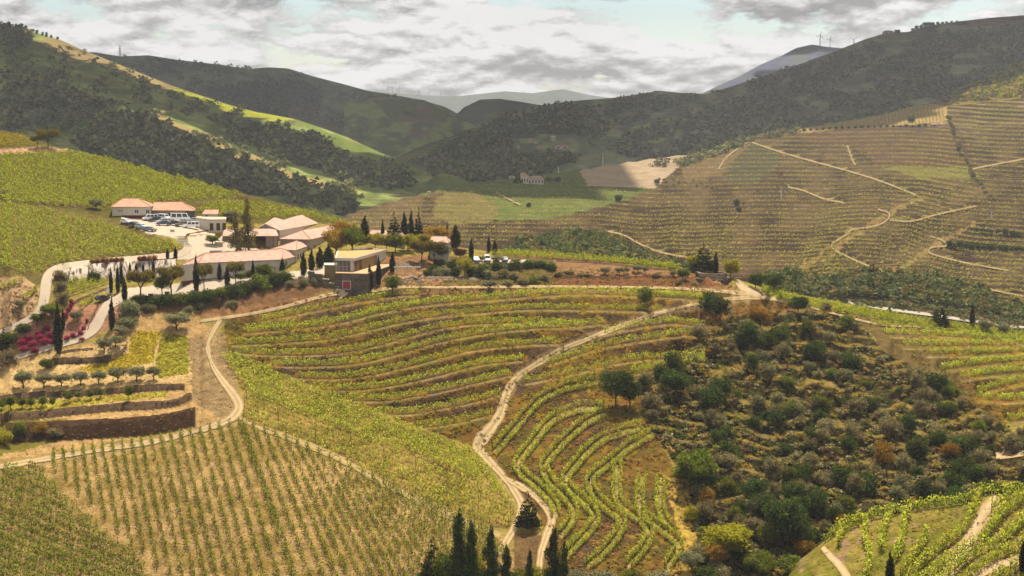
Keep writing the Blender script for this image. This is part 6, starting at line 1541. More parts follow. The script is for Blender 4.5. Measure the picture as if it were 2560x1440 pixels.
opening('door', b, h0, h1, 0.9, 1.5, Z(-31.3), Z(-29.6), M_DOOR, .06)

# modern house over the stone base
b = bthing('modern flat-roofed house with glass front on a stone base with crimson gate', 880, 450, Z(-46), 'house', 'modern_house')
q0, q1, q2, q3, q4 = xy(839, 440), xy(917, 438), xy(985, 466), xy(970, 480), xy(850, 462)
zt = Z(-42.0)
wallbox('stone_base', b, [q0, q1, q2, q3, q4], Z(-50), zt, M_SCHIST)
MB().prism(grow([q0, q1, q2, q3, q4], 0.15), zt, zt + 0.2).build('terrace_floor', mat_plain('terrace paving', A(214, 168, 128), 0.1, 1.5, 0.9, 0.05), b)
opening('gate', b, q0, q1, 2.1, 4.2, Z(-46.2), Z(-44.1), M_REDD, .1, M_WHITE)
opening('bench', b, q0, q1, 4.9, 7.2, Z(-46.4), Z(-45.9), M_SLATE, .5)
u0, u1, u2, u3 = xy(840, 445), xy(887, 443.5), xy(965, 473), xy(845, 466)
MB().prism([u0 + (0.3, .3), u1 + (-.3, .3), u2 + (-.3, .3), u3 + (.3, 0)], zt + 0.2, Z(-38.8)).build('glass_wall', mat_plain('dark glazing', A(108, 84, 62), 0.15, 1, 0.3, 0.5), b)
for u in (0.5, 1.7, 2.9, 4.0): opening('mullion', b, u0 + (0.3, .3), u1 + (-.3, .3), u, u + .1, zt + .2, Z(-38.85), M_WHITE, .08)
for z_ in (-40.6, -41.4): opening('rail', b, u0 + (0.3, .3), u1 + (-.3, .3), 0.1, 3.4, Z(z_), Z(z_ + .08), M_WHITE, .1)
opening('wall_panel', b, u0 + (0.3, .3), u1 + (-.3, .3), 4.1, 4.95, zt + .2, Z(-38.85), M_WHITE, .1)
d12 = u2 - u1
opening('wall_panel', b, u1 + (-.3, .3), u2 + (-.3, .3), 1.6, 2.4, zt + .2, Z(-38.85), M_DARKW, .06)
opening('wall_panel', b, u1 + (-.3, .3), u2 + (-.3, .3), 6.0, 18.0, zt + .2, Z(-38.5), M_CLAD, .5)
opening('wall_panel', b, u1 + (-.3, .3), u2 + (-.3, .3), 22.0, 30.0, zt + .2, Z(-38.9), M_WHITE, .25)
MB().prism(grow([u0, u1, u2, u3], 0.7), Z(-38.8), Z(-38.0)).build('roof_slab', M_WHITE, b)
MB().prism(grow([u0, u1, u2, u3], -0.3), Z(-38.0), Z(-37.93)).build('roof_gravel', M_ROOFF, b)
# stone stairs left of the gate
b = bthing('stone stairway wall stepping down beside the crimson gate', 810, 445, Z(-46), 'stairs', 'stone_stairs')
prev = None
pts = [(770, 447, -41.8), (785, 445, -42.3), (805, 443, -43.6), (822, 441.5, -44.6), (836, 440.5, -45.4), (848, 439.5, -46.4)]
for (p0, d0, z0), (p1, d1, z1) in zip(pts[:-1], pts[1:]):
    a, c = xy(p0, d0), xy(p1, d1)
    MB().prism([a, c, c + (0.1, 0.7), a + (0.1, 0.7)], Z(-50), Z(max(z0, z1) - 0.3)).build('wall', M_SCHIST, b)
    MB().prism([a + (0, -.08), c + (0, -.08), c + (0.1, 0.78), a + (0.1, 0.78)], Z(max(z0, z1) - 0.3), Z(max(z0, z1) - 0.12)).build('coping', M_GREYW, b)
# tower block of stone left of the glass
b = bthing('square ochre stone pier with white cap left of the glass front', 830, 446, Z(-44), 'pier', 'stone_pier')
MB().prism([xy(811, 447), xy(838, 446), xy(838, 452), xy(812, 452)], Z(-47), Z(-40.4)).build('pier', M_CLAD, b)
MB().prism(grow([xy(811, 447), xy(838, 446), xy(838, 452), xy(812, 452)], .3), Z(-40.4), Z(-40.15)).build('cap', M_WHITE, b)
# small white houses right
b = bthing('small white house with tiled roof beside the broad cypress', 1100, 480, Z(-38))
ft = [xy(1076, 478), xy(1122, 476), xy(1124, 487), xy(1078, 488)]
wallbox('wall', b, ft, Z(-43), Z(-36.4), M_WHITE)
roof('roof', b, grow(ft, .5), [PZ(1080, 483, Z(-34.9)), PZ(1116, 482, Z(-34.9))], [[0, 1, 5, 4], [1, 2, 5], [2, 3, 4, 5], [3, 0, 4]], Z(-36.3), .2, M_TILE)
opening('window', b, ft[0], ft[1], 3.6, 4.3, Z(-38.6), Z(-37.5), M_GLASS, .06, M_FRAME)
b = bthing('white house with pale tiled roof hidden behind the garden trees', 960, 490, Z(-38))
ft = [xy(918, 492), xy(1012, 488), xy(1014, 500), xy(920, 503)]
wallbox('wall', b, ft, Z(-43), Z(-35.8), M_WHITE)
roof('roof', b, grow(ft, .6), [PZ(930, 498, Z(-34.0)), PZ(1002, 494, Z(-34.0))], [[0, 1, 5, 4], [1, 2, 5], [2, 3, 4, 5], [3, 0, 4]], Z(-35.7), .2, M_TILE)
for u in (2, 4.5, 8): opening('window', b, ft[0], ft[1], u, u + .8, Z(-38.4), Z(-37.2), M_GLASS, .06, M_FRAME)

# ------------------------------------------------------------------ garden and retaining walls
def wall_strip(name, label, line, hpx, mat, sheet=near, thick=0.45, up=0.25, cat='wall', offs=0.3, dz=0.0, coping=None):
    """wall following a top line on the ground; its face drops hpx pixels"""
    L = smooth_line(line, 6)
    T_ = sheet.at(L[:, 0], L[:, 1]); Bt = sheet.at(L[:, 0], L[:, 1] + hpx)
    fwd = -T_[:, :2] / np.linalg.norm(T_[:, :2], axis=1)[:, None]
    base = 0.5 * (T_[:, :2] + Bt[:, :2]) * 0 + Bt[:, :2]
    front = base + fwd * offs
    back = T_[:, :2] + fwd * (-thick)
    zt_, zb_ = T_[:, 2] + up + dz + 0.5 * fbm(np.arange(len(L)) / 2.0 + len(L), np.zeros(len(L)), 2), Bt[:, 2] - 0.6
    n = len(L)
    tf = T_[:, :2] + fwd * 0.25
    V = np.concatenate([np.c_[front, zb_], np.c_[tf, zt_], np.c_[back, zt_], np.c_[back, T_[:, 2] - 1.5]])
    Q = []
    for k in range(3):
        i = np.arange(n - 1)
        Q.append(np.stack([k * n + i, k * n + i + 1, (k + 1) * n + i + 1, (k + 1) * n + i], 1))
    o = obj(name, mesh(name, V, np.vstack(Q), [mat]))
    return tag(o, label, cat, kind='thing')
labs = ['low curved stone wall under the olive bed', 'dark stone wall below the olive row', 'dark stone wall below the young orchard', 'tall white retaining wall with dark drip stains below the upper road', 'high dark earth bank wall below the garden terraces']
M_EARTH = mat_plain('dark earth and schist face', A(74, 54, 38), 0.45, 0.7, 0.95, 0.0, 0.8, (A(120, 92, 62), 0.6, 0.60))
for (nm, ln, h), lb in zip(WALLS, labs):
    wall_strip('retaining_wall', lb, ln, h, M_EARTH if nm == 'earth bank' else M_CONCW if nm == 'white wall' else M_STONE, up=0.4 if nm == 'white wall' else 0.15)
wall_strip('retaining_wall', 'ochre stone wall curving beside the lower road', zc((840, 600), (900, 545), (1000, 500), (1150, 440), (1280, 385)), 16, M_STONE)
wall_strip('retaining_wall', 'low stone wall along the inside of the lower road', zc((860, 985), (960, 950), (1040, 900), (1090, 780), (1150, 640), (1200, 560)), 7, M_STONE)
wall_strip('retaining_wall', 'low stone wall edging the curved bed beside the lower road', zc((680, 1165), (800, 1140), (950, 1120), (1120, 1110)), 8, M_STONE)
wall_strip('retaining_wall', 'brown stone wall below the cafe terrace', [(1000, 704), (1020, 700), (1060, 695), (1110, 694), (1180, 696), (1215, 700)], 12, M_SCHIST, up=.4)
wall_strip('retaining_wall', 'stone wall along the terrace behind the pergola', [(985, 668), (1000, 664), (1020, 660), (1060, 662)], 12, M_SCHIST, up=.6)
wall_strip('retaining_wall', 'dark stone wall under the left part of the upper olive terrace', [(1395, 690), (1440, 690), (1490, 691), (1535, 694)], 22, M_EARTH, up=.1)
wall_strip('retaining_wall', 'dark stone wall under the right part of the upper olive terrace', [(1541, 694), (1600, 690), (1660, 691), (1735, 693)], 24, M_EARTH, up=.1)
wall_strip('retaining_wall', 'long low stone wall along the ridge vines', [(1380, 646), (1450, 650), (1530, 655), (1600, 660), (1680, 668), (1735, 674)], 7, M_STONE, up=.2)
wall_strip('retaining_wall', 'second long stone wall below the ridge vines', [(1390, 652), (1480, 657), (1560, 664), (1640, 672), (1735, 681)], 6, M_STONE, up=.2)
wall_strip('retaining_wall', 'curved stone wall between the car park and the courtyard', [(463, 596), (468, 588), (490, 582), (520, 577), (540, 572)], 10, M_STONE, up=.3)
wall_strip('retaining_wall', 'dark dry-stone wall stepping across the ridge vineyard', [(490, 516), (540, 507), (590, 498), (635, 491)], 4, M_STONE, up=.5)
wall_strip('retaining_wall', 'second dark dry-stone wall across the ridge vineyard', [(640, 530), (690, 524), (720, 518), (742, 514)], 4, M_STONE, up=.5)
wall_strip('retaining_wall', 'dark field wall across the dense vines on the left', [(85, 505), (140, 511), (190, 519), (240, 525)], 3, M_STONE, up=.4)
# lookout: round stone parapet on a stone drum
c0 = near.at(1781, 692)[0]; r0 = 35 / px_per_m(c0)
lk = empty('stone_lookout', c0); tag(lk, 'round stone lookout parapet at the end of the ridge', 'lookout')
def ring(r1, r2, z0, z1, n=28):
    m = MB(); v, f = [], []
    for i in range(n):
        a = 6.283 * i / n; c_, s_ = math.cos(a), math.sin(a)
        v += [(r1 * c_, r1 * s_, z0), (r1 * c_, r1 * s_, z1), (r2 * c_, r2 * s_, z1), (r2 * c_, r2 * s_, z0)]
        j = (i + 1) % n
        f += [[4 * i, 4 * j, 4 * j + 1, 4 * i + 1], [4 * i + 1, 4 * j + 1, 4 * j + 2, 4 * i + 2], [4 * i + 2, 4 * j + 2, 4 * j + 3, 4 * i + 3]]
    return m.add(v, f)
ring(r0, r0 - .5, -0.2, 1.3).build('parapet', mat_stone('pale lookout stone', A(186, 160, 134), A(206, 184, 158), A(130, 104, 84), 1.6), lk)
ring(r0 - .5, 0.1, -1.0, 0.25).build('paving', mat_plain('lookout paving', A(200, 172, 138), .1, 1.2, .9, .05), lk)
ring(r0 + 1.6, r0 - .5, -3.6, -0.25).build('drum', M_SCHIST, lk)
# steps from the car park
st_ = empty('garden_steps', (0, 0, 0)); tag(st_, 'flight of pale steps down from the car park', 'steps')
for i in range(7):
    p = near.at(444 + i * 3.6, 592 + i * 4.0)[0]
    MB().box((p[0], p[1], p[2] + 0.1), (3.0, 0.5, 0.35), 0.2).build('step', M_WHITE, st_)
st_ = empty('garden_steps', (0, 0, 0)); tag(st_, 'narrow stone steps beside the pair of cypresses', 'steps')
for i in range(6):
    p = near.at(273, 718 + i * 3.4)[0]
    MB().box((p[0], p[1], p[2] + 0.1), (1.3, 0.5, 0.3), 0.1).build('step', M_WHITE, st_)
# pergola and cafe tables
pg0 = near.at(1000, 692)[0]
pg = empty('pergola', pg0); tag(pg, 'white wooden pergola on the cafe terrace', 'pergola')
for x in (-1.0, 1.6, 4.2):
    for y in (0, 2.6): MB().box((x, y, 1.2), (0.14, 0.14, 2.8)).build('post', M_WHITE, pg)
for y in (0, 2.6): MB().box((2.0, y, 2.62), (7.6, 0.14, 0.18)).build('beam', M_WHITE, pg)
for i in range(12): MB().box((-1.6 + i * 0.65, 1.3, 2.78), (0.10, 3.4, 0.12)).build('slat', mat_plain('pinkish slat wood', A(206, 170, 156), .1, 3, .8, .1) if i == 0 else bpy.data.materials['pinkish slat wood'], pg)
M_TABLE = mat_plain('pale wood table', A(214, 178, 140), .1, 3, .8, .1)
def table_set(label, x, y, rz):
    p = near.at(x, y)[0]
    t = empty('picnic_table', p, rz); tag(t, label, 'table', 'cafe tables')
    MB().box((0, 0, 0.74), (1.5, 0.8, 0.06)).build('table_top', M_TABLE, t)
    for sx in (-.55, .55): MB().box((sx, 0, 0.36), (0.08, 0.6, 0.74)).build('leg', M_TABLE, t)
    for sy in (-.75, .75): MB().box((0, sy, 0.42), (1.4, 0.28, 0.05)).build('bench_seat', M_TABLE, t)
for i, (x, y) in enumerate([(999, 697), (1008, 700), (1018, 698), (1028, 695), (1036, 697), (1050, 689), (1066, 690), (1078, 690), (1090, 689)]):
    table_set(f'{["leftmost", "second", "third", "fourth", "fifth", "sixth", "seventh", "eighth", "rightmost"][i]} wooden table on the cafe terrace', x, y, rng.uniform(-.3, .3))
# two white square signs on the terrace wall
for i, (x, lb) in enumerate(((1045, 'left white square sign with a dark emblem on the cafe terrace wall'), (1053, 'right white square sign with a dark emblem on the cafe terrace wall'))):
    p = near.at(x, 711)[0]
    sg = empty('sign', p + (0, -0.55, 0.35)); tag(sg, lb, 'sign', 'terrace wall signs')
    MB().box((0, 0, 0.45), (0.75, 0.06, 0.9)).build('panel', M_WHITE, sg)
    e = MB()
    for a, b_ in (((-.18, -.04, .25), (-.18, -.04, .65)), ((.18, -.04, .25), (.18, -.04, .65)), ((-.2, -.04, .25), (.2, -.04, .25)), ((-.2, -.04, .65), (.2, -.04, .65)), ((-.1, -.04, .45), (.1, -.04, .45))): e.bar(a, b_, .07)
    e.build('emblem', M_METAL, sg)
# bins / boxes in the yard and a dark kart on the lower road, notice board in the car park
for x, y, lb, mt in ((377, 743, 'dark wooden planter at the left front of the yard', M_DOOR), (418, 738, 'dark box beside the umbrella pine in the yard', M_METAL)):
    p = near.at(x, y)[0]; e = empty('planter', p); tag(e, lb, 'planter')
    MB().box((0, 0, .45), (1.2, 1.0, .9)).build('box', mt, e); MB().box((0, 0, .93), (1.3, 1.1, .08)).build('rim', M_METAL, e)
p = near.at(431, 584)[0]; e = empty('notice_board', p); tag(e, 'small grey notice board at the edge of the car park', 'notice board')
for s_ in (-.5, .5): MB().box((s_, 0, .5), (.07, .07, 1.0)).build('post', M_METAL, e)
MB().box((0, 0, 0.85), (1.3, .06, .7)).build('panel', M_GREYW, e)

# ------------------------------------------------------------------ vehicles
M_TYRE = mat_plain('tyre rubber', (0.02, 0.02, 0.02), .1, 5, .9, .1)
M_RIM = mat_gloss('wheel rim', (0.4, 0.4, 0.42), .3, .8, 0)
M_LAMP = mat_gloss('headlight glass', (0.75, 0.75, 0.72), .15)
M_TAIL = mat_gloss('tail light', (0.4, 0.02, 0.02), .2)
PAINT = {k: mat_gloss(k + ' car paint', c, .3) for k, c in {'white': (.78, .77, .75), 'black': (.02, .02, .025), 'dark blue': (.03, .05, .09), 'silver': (.42, .45, .47), 'grey': (.16, .17, .18), 'red': (.30, .04, .03), 'bronze': (.20, .13, .08), 'light blue': (.40, .50, .58)}.items()}
PROF = {  # side outline (x along, z up): body below, cabin above; length, width
    'hatch': ([(-2.0, .35), (2.0, .35), (2.05, .62), (1.95, .80), (1.0, .95), (-1.95, .98), (-2.05, .6)], [(1.0, .95), (.35, 1.42), (-1.3, 1.46), (-1.9, .98)], 1.72),
    'saloon': ([(-2.2, .35), (2.2, .35), (2.25, .6), (2.1, .78), (1.1, .92), (-2.2, .95), (-2.25, .6)], [(1.1, .92), (.4, 1.38), (-.9, 1.40), (-1.7, .96)], 1.76),
    'van': ([(-2.4, .38), (2.3, .38), (2.45, .7), (2.2, 1.0), (1.5, 1.1), (-2.4, 1.1)], [(1.7, 1.08), (1.1, 1.92), (-2.3, 1.96), (-2.4, 1.1)], 1.86),
    'minibus': ([(-3.0, .4), (2.9, .4), (3.0, .8), (2.8, 1.15), (-3.0, 1.2)], [(2.7, 1.14), (2.1, 2.35), (-2.9, 2.45), (-3.0, 1.2)], 2.0)}
def car(label, kd, colr, px, py, rz, group):
    p = near.at(px, py)[0]; p[2] += 0.12
    body, cab, w = PROF[kd]
    e = empty('parked_' + ('car' if kd in ('hatch', 'saloon') else kd), p, rz); tag(e, label, 'car' if kd in ('hatch', 'saloon') else kd, group)
    def extr(poly, w0, w1, zsplit=None):
        n = len(poly); zs = [q[1] for q in poly]; zlo, zhi = min(zs), max(zs)
        ww = lambda z: w0 + (w1 - w0) * (z - zlo) / (zhi - zlo + 1e-6)
        v = [(x, -ww(z) / 2, z) for x, z in poly] + [(x, ww(z) / 2, z) for x, z in poly]
        return v, [list(range(n)), [n + i for i in range(n)][::-1]] + [[i, n + i, n + (i + 1) % n, (i + 1) % n] for i in range(n)]
    m = MB(); m.add(*extr(body, w, w * .97)); m.build('body', PAINT[colr], e)
    m = MB(); m.add(*extr(cab, w * .95, w * .80)); m.build('cabin', PAINT[colr], e)
    zl, zh = cab[0][1] + .10, max(c[1] for c in cab) - .12
    def lerpx(a, b_, z): return a[0] + (b_[0] - a[0]) * (z - a[1]) / (b_[1] - a[1])
    xf0, xf1 = lerpx(cab[0], cab[1], zl), lerpx(cab[0], cab[1], zh); xr0, xr1 = lerpx(cab[3], cab[2], zl), lerpx(cab[3], cab[2], zh)
    hw = lambda z: (w * .95 + (w * .80 - w * .95) * (z - cab[0][1]) / (max(c[1] for c in cab) - cab[0][1])) / 2
    for s_ in (-1, 1):
        k = 3 if kd in ('van', 'minibus') else 2
        for i in range(k):
            a, b_ = i / k + .03, (i + 1) / k - .03
            L_ = lambda t, z: (xf0 if z == zl else xf1) - .18 + ((xr0 if z == zl else xr1) + .18 - ((xf0 if z == zl else xf1) - .18)) * t
            y0, y1 = s_ * (hw(zl) + .012), s_ * (hw(zh) + .012)
            mm = MB(); mm.add([(L_(a, zl), y0, zl), (L_(b_, zl), y0, zl), (L_(b_, zh), y1, zh), (L_(a, zh), y1, zh)], [[0, 1, 2, 3]])
            mm.build('side_window', M_GLASS, e)
    for nm, x0, x1, sg_ in (('windscreen', xf0, xf1, .014), ('rear_window', xr0, xr1, -.014)):
        mm = MB(); mm.add([(x0 + sg_, -hw(zl) + .1, zl), (x0 + sg_, hw(zl) - .1, zl), (x1 + sg_, hw(zh) - .1, zh), (x1 + sg_, -hw(zh) + .1, zh)], [[0, 1, 2, 3]]); mm.build(nm, M_GLASS, e)
    xa, xb = body[1][0] - .75, body[0][0] + .75
    for x in (xa, xb):
        for s_ in (-1, 1):
            wobj = MB().tube([(x, s_ * (w / 2 - .2), .32), (x, s_ * (w / 2 + .02), .32)], .32, 14).build('wheel', M_TYRE, e)
            MB().tube([(x, s_ * (w / 2 + .01), .32), (x, s_ * (w / 2 + .035), .32)], .19, 10).build('rim', M_RIM, wobj)
    xfm, xbm = max(b_[0] for b_ in body), min(b_[0] for b_ in body)
    for s_ in (-1, 1):
        MB().box((xfm - .06, s_ * (w / 2 - .28), .70), (.16, .36, .16)).build('headlight', M_LAMP, e)
        MB().box((xbm + .04, s_ * (w / 2 - .18), .82), (.12, .22, .2)).build('tail_light', M_TAIL, e)
    return e
GL = 'vehicles in the main car park'
for kd, c, x, y, r, lb in [('van', 'white', 376, 552, 3.5, 'white van nearest the warehouse wall'), ('hatch', 'black', 388, 554, 3.6, 'dark car beside the van at the warehouse'), ('van', 'white', 410, 551, 5.6, 'cream van in front of the open garage'), ('minibus', 'white', 451, 553, 0.15, 'white minibus before the blue-grey wall'),
                           ('hatch', 'silver', 406, 559, 3.9, 'silver car in the middle of the car park'), ('saloon', 'dark blue', 409, 564, 3.4, 'dark saloon in front of the silver car'), ('hatch', 'black', 432, 564, 3.5, 'black car right of the dark saloon'), ('hatch', 'bronze', 455, 566, 3.6, 'dark bronze car left of the white people carrier'), ('van', 'white', 478, 571, 3.5, 'white people carrier at the right of the car park'),
                           ('hatch', 'white', 316, 560, 5.7, 'white car at the left of the lower line'), ('saloon', 'black', 336, 566, 5.7, 'black car second in the lower line'), ('hatch', 'light blue', 354, 572, 5.7, 'pale blue car third in the lower line'), ('saloon', 'grey', 374, 579, 5.9, 'grey-red saloon at the right of the lower line'), ('hatch', 'light blue', 455, 560, 3.3, 'pale car behind the dark bronze one'), ('hatch', 'silver', 484, 556, 3.4, 'silver car by the annex wall')]:
    car(lb, kd, c, x, y, r, GL)
for kd, c, x, y, r, lb in [('hatch', 'dark blue', 880, 638, 0.5, 'dark car under the green tree above the modern house'), ('hatch', 'light blue', 897, 636, 0.5, 'pale blue car above the modern house'), ('saloon', 'silver', 912, 633, 0.5, 'silver car above the modern house'), ('hatch', 'red', 928, 632, 0.6, 'red car among the garden trees'), ('hatch', 'white', 942, 634, 0.6, 'white car among the garden trees')]:
    car(lb, kd, c, x, y, r, 'cars above the modern house')
for kd, c, x, y, r, lb in [('hatch', 'white', 1190, 655, 4.9, 'white car left in the small car park'), ('van', 'white', 1218, 655, 4.8, 'white van in the small car park'), ('hatch', 'black', 1240, 655, 4.8, 'black car in the small car park'), ('hatch', 'grey', 1262, 655, 4.8, 'grey car right in the small car park')]:
    car(lb, kd, c, x, y, r, 'cars in the small car park')
car('dark open buggy parked on the lower road beside the stone wall', 'hatch', 'black', 256, 752, 1.0, None)
sheet_poly('car_park', 'small pale car park in the garden', [(1165, 653), (1240, 650), (1340, 652), (1360, 656), (1300, 659), (1180, 659)], near, M_PAVE, A(226, 204, 178), 0.1)

# ------------------------------------------------------------------ far houses, pylons, turbines
def far_house(label, sheet, px, py, w, h, d, roofh, wallm=M_WHITE, windows=2, name='distant_house', group=None):
    p = sheet.at(px, py)[0]; k = px_per_m(p); w, h, d, roofh = w / k, h / k, d / k, roofh / k
    e = empty(name, p); tag(e, label, 'house', group)
    MB().box((0, d / 2, h / 2 - 1), (w, d, h + 2)).build('wall', wallm, e)
    m = MB(); o_ = 0.06 * w
    m.add([(-w / 2 - o_, -o_, h), (w / 2 + o_, -o_, h), (w / 2 + o_, d + o_, h), (-w / 2 - o_, d + o_, h), (-w * .3, d / 2, h + roofh), (w * .3, d / 2, h + roofh)], [[0, 1, 5, 4], [1, 2, 5], [2, 3, 4, 5], [3, 0, 4], [3, 2, 1, 0]])
    m.build('roof', M_TILE2, e)
    for i in range(windows):
        x = -w / 2 + (i + .5) * w / windows
        MB().box((x, -0.05, h * .45), (w / windows * .4, 0.15, h * .45)).build('window', M_GLASS, e)
    return e
far_house('white manor with red roof and tall windows across the river', across, 1340, 463, 38, 15, 16, 5, windows=5)
far_house('left wing of the white manor across the river', across, 1312, 462, 20, 18, 16, 5, windows=3)
far_house('small red-roofed house behind the white manor', across, 1308, 447, 14, 8, 10, 4, windows=1)
far_house('low white outbuilding left of the white manor', across, 1280, 450, 14, 5, 8, 2, windows=1)
for i in range(9):
    far_tree('dark tree around the white manor', rng.choice([1292, 1298, 1286, 1372, 1384, 1396, 1300, 1378, 1368]) + rng.uniform(-4, 4), 462 - rng.uniform(0, 8), rng.uniform(9, 17), across, 'dark', group='trees around the white manor')
GV = 'houses of the far village'
for x, y, w, h, lb in [(1296, 374, 6, 7, 'cream house at the left end of the far village'), (1326, 356, 10, 6, 'orange-roofed house on the left of the far village'), (1349, 376, 10, 7, 'pink house low in the far village'), (1383, 352, 11, 11, 'tall house in the middle of the far village'), (1404, 372, 28, 6, 'long white house low in the far village'), (1432, 348, 11, 6, 'red-roofed house upper in the far village'), (1449, 344, 11, 6, 'rightmost red-roofed house in the far village'), (1426, 362, 12, 5, 'white house at the right of the far village'), (1340, 360, 8, 5, 'grey house on the left of the far village')]:
    far_house(lb, mtn_s if x > 1420 else dark_s, x, y, w * 1.2, h * 1.1, w * .7, 3, M_GREYW if x in (1296, 1349) else M_WHITE, 2, group=GV)
far_house('red-roofed house on the skyline of the mountain', mtn_s, 2222, 84, 24, 4, 14, 4, M_GREYW, 2)
far_house('long low building on the skyline beyond the village', dark_s, 1645, 231, 24, 3, 8, 1, M_GREYW, 3)
far_house('white shed in the valley gap', across, 1072, 464, 9, 4, 6, 1, windows=1)
far_house('small hut on the shoulder of the brown hillside', across, 1806, 383, 9, 4, 6, 2, windows=1)
far_house('flat stone hut at the foot of the striped field', across, 2345, 316, 34, 5, 10, 2, M_GREYW, 2)
def pylon(label, sheet, px, py, h):
    p = sheet.at(px, py)[0]; H = h / px_per_m(p)
    e = empty('power_pylon', p); tag(e, label, 'pylon', 'power pylons')
    m = MB(); t = H * 0.014
    for sx in (-1, 1):
        for sy in (-1, 1):
            m.bar((sx * H * .11, sy * H * .11, -1), (sx * H * .03, sy * H * .03, H * .7), t); m.bar((sx * H * .03, sy * H * .03, H * .7), (0, 0, H), t)
    for i in range(6):
        z0, z1 = H * .12 * i, H * .12 * (i + 1); w0, w1 = H * (.11 - .08 * z0 / (H * .7)), H * (.11 - .08 * z1 / (H * .7))
        for sy in (-1, 1): m.bar((-w0, sy * w0, z0), (w1, sy * w1, z1), t * .8); m.bar((w0, sy * w0, z0), (-w1, sy * w1, z1), t * .8)
    m.build('tower', M_METAL, e)
    for z in (.68, .78, .88): MB().bar((-H * .16, 0, H * z), (H * .16, 0, H * z), t * 1.2).build('crossarm', M_METAL, e)
for x, y, h, sh, lb in [(1922, 240, 48, mtn_s, 'tallest power pylon on the dark mountain'), (2018, 200, 36, mtn_s, 'dim power pylon further up the mountain'), (1560, 312, 38, dark_s, 'left power pylon of the pair above the village'), (1568, 315, 36, dark_s, 'right power pylon of the pair above the village'), (300, 139, 28, lfar, 'power pylon on the left skyline'), (348, 176, 18, lfar, 'dim pylon below the left skyline')]:
    pylon(lb, sh, x, y, h)
def turbine(label, sheet, px, py, h, ang):
    p = sheet.at(px, py)[0]; H = h / px_per_m(p) * 0.72
    e = empty('wind_turbine', p); tag(e, label, 'wind turbine', 'wind turbines')
    MB().tube([(0, 0, -2), (0, 0, H)], [H * .045, H * .03], 8).build('mast', M_METAL, e)
    MB().box((0, -H * .01, H), (H * .035, H * .08, H * .04)).build('nacelle', M_METAL, e)
    for i in range(3):
        a = ang + i * 2.094
        MB().bar((0, -H * .055, H), (math.sin(a) * H * .42, -H * .055, H + math.cos(a) * H * .42), H * .035).build('blade', M_METAL, e)
FARR = bpy.data.objects['far_ridge']
class _R:                                        # crest of the farthest ridge, for the turbines that stand on it
    @staticmethod
    def at(px, py): return P(np.atleast_1d(px), np.atleast_1d(py), 7000.0)
for i, (x, y, h) in enumerate([(970, 231, 20), (981, 231, 18), (993, 232, 15), (998, 232, 18), (1047, 237, 18), (1073, 240, 18), (1101, 241, 15)]):
    turbine(f'{["leftmost", "second", "third", "fourth", "fifth", "sixth", "rightmost"][i]} wind turbine on the farthest ridge', _R, x, y, h, i * .7)
for x, y, h, lb in [(2050, 114, 34, 'left wind turbine on the bluish ridge'), (2075, 118, 28, 'right wind turbine on the bluish ridge')]: turbine(lb, blue_s, x, y, h, .3)
turbine('wind turbine behind the shoulder of the mountain', blue_s, 2134, 124, 34, .9)
def pole(label, sheet, px, py, h):
    p = sheet.at(px, py)[0]; H = h / px_per_m(p); e = empty('utility_pole', p); tag(e, label, 'pole', 'utility poles')
    MB().tube([(0, 0, -.5), (0, 0, H)], [.5, .3], 6).build('mast', M_WHITE, e); MB().bar((-1.6, 0, H * .93), (1.6, 0, H * .93), .3).build('crossarm', M_METAL, e)
for x, y, h, lb in [(1953, 505, 32, 'tall white pole among the brown terraces'), (1507, 412, 28, 'pale pole behind the pale field'), (1396, 428, 18, 'pale pole left of the pale field'), (1789, 432, 28, 'pale pole beside the blue-green field'), (2478, 555, 20, 'pole on the right terraces'), (568, 412, 18, 'pale pole in the dark wood of the left hill')]:
    pole(lb, left_s if x < 900 else across, x, y, h)
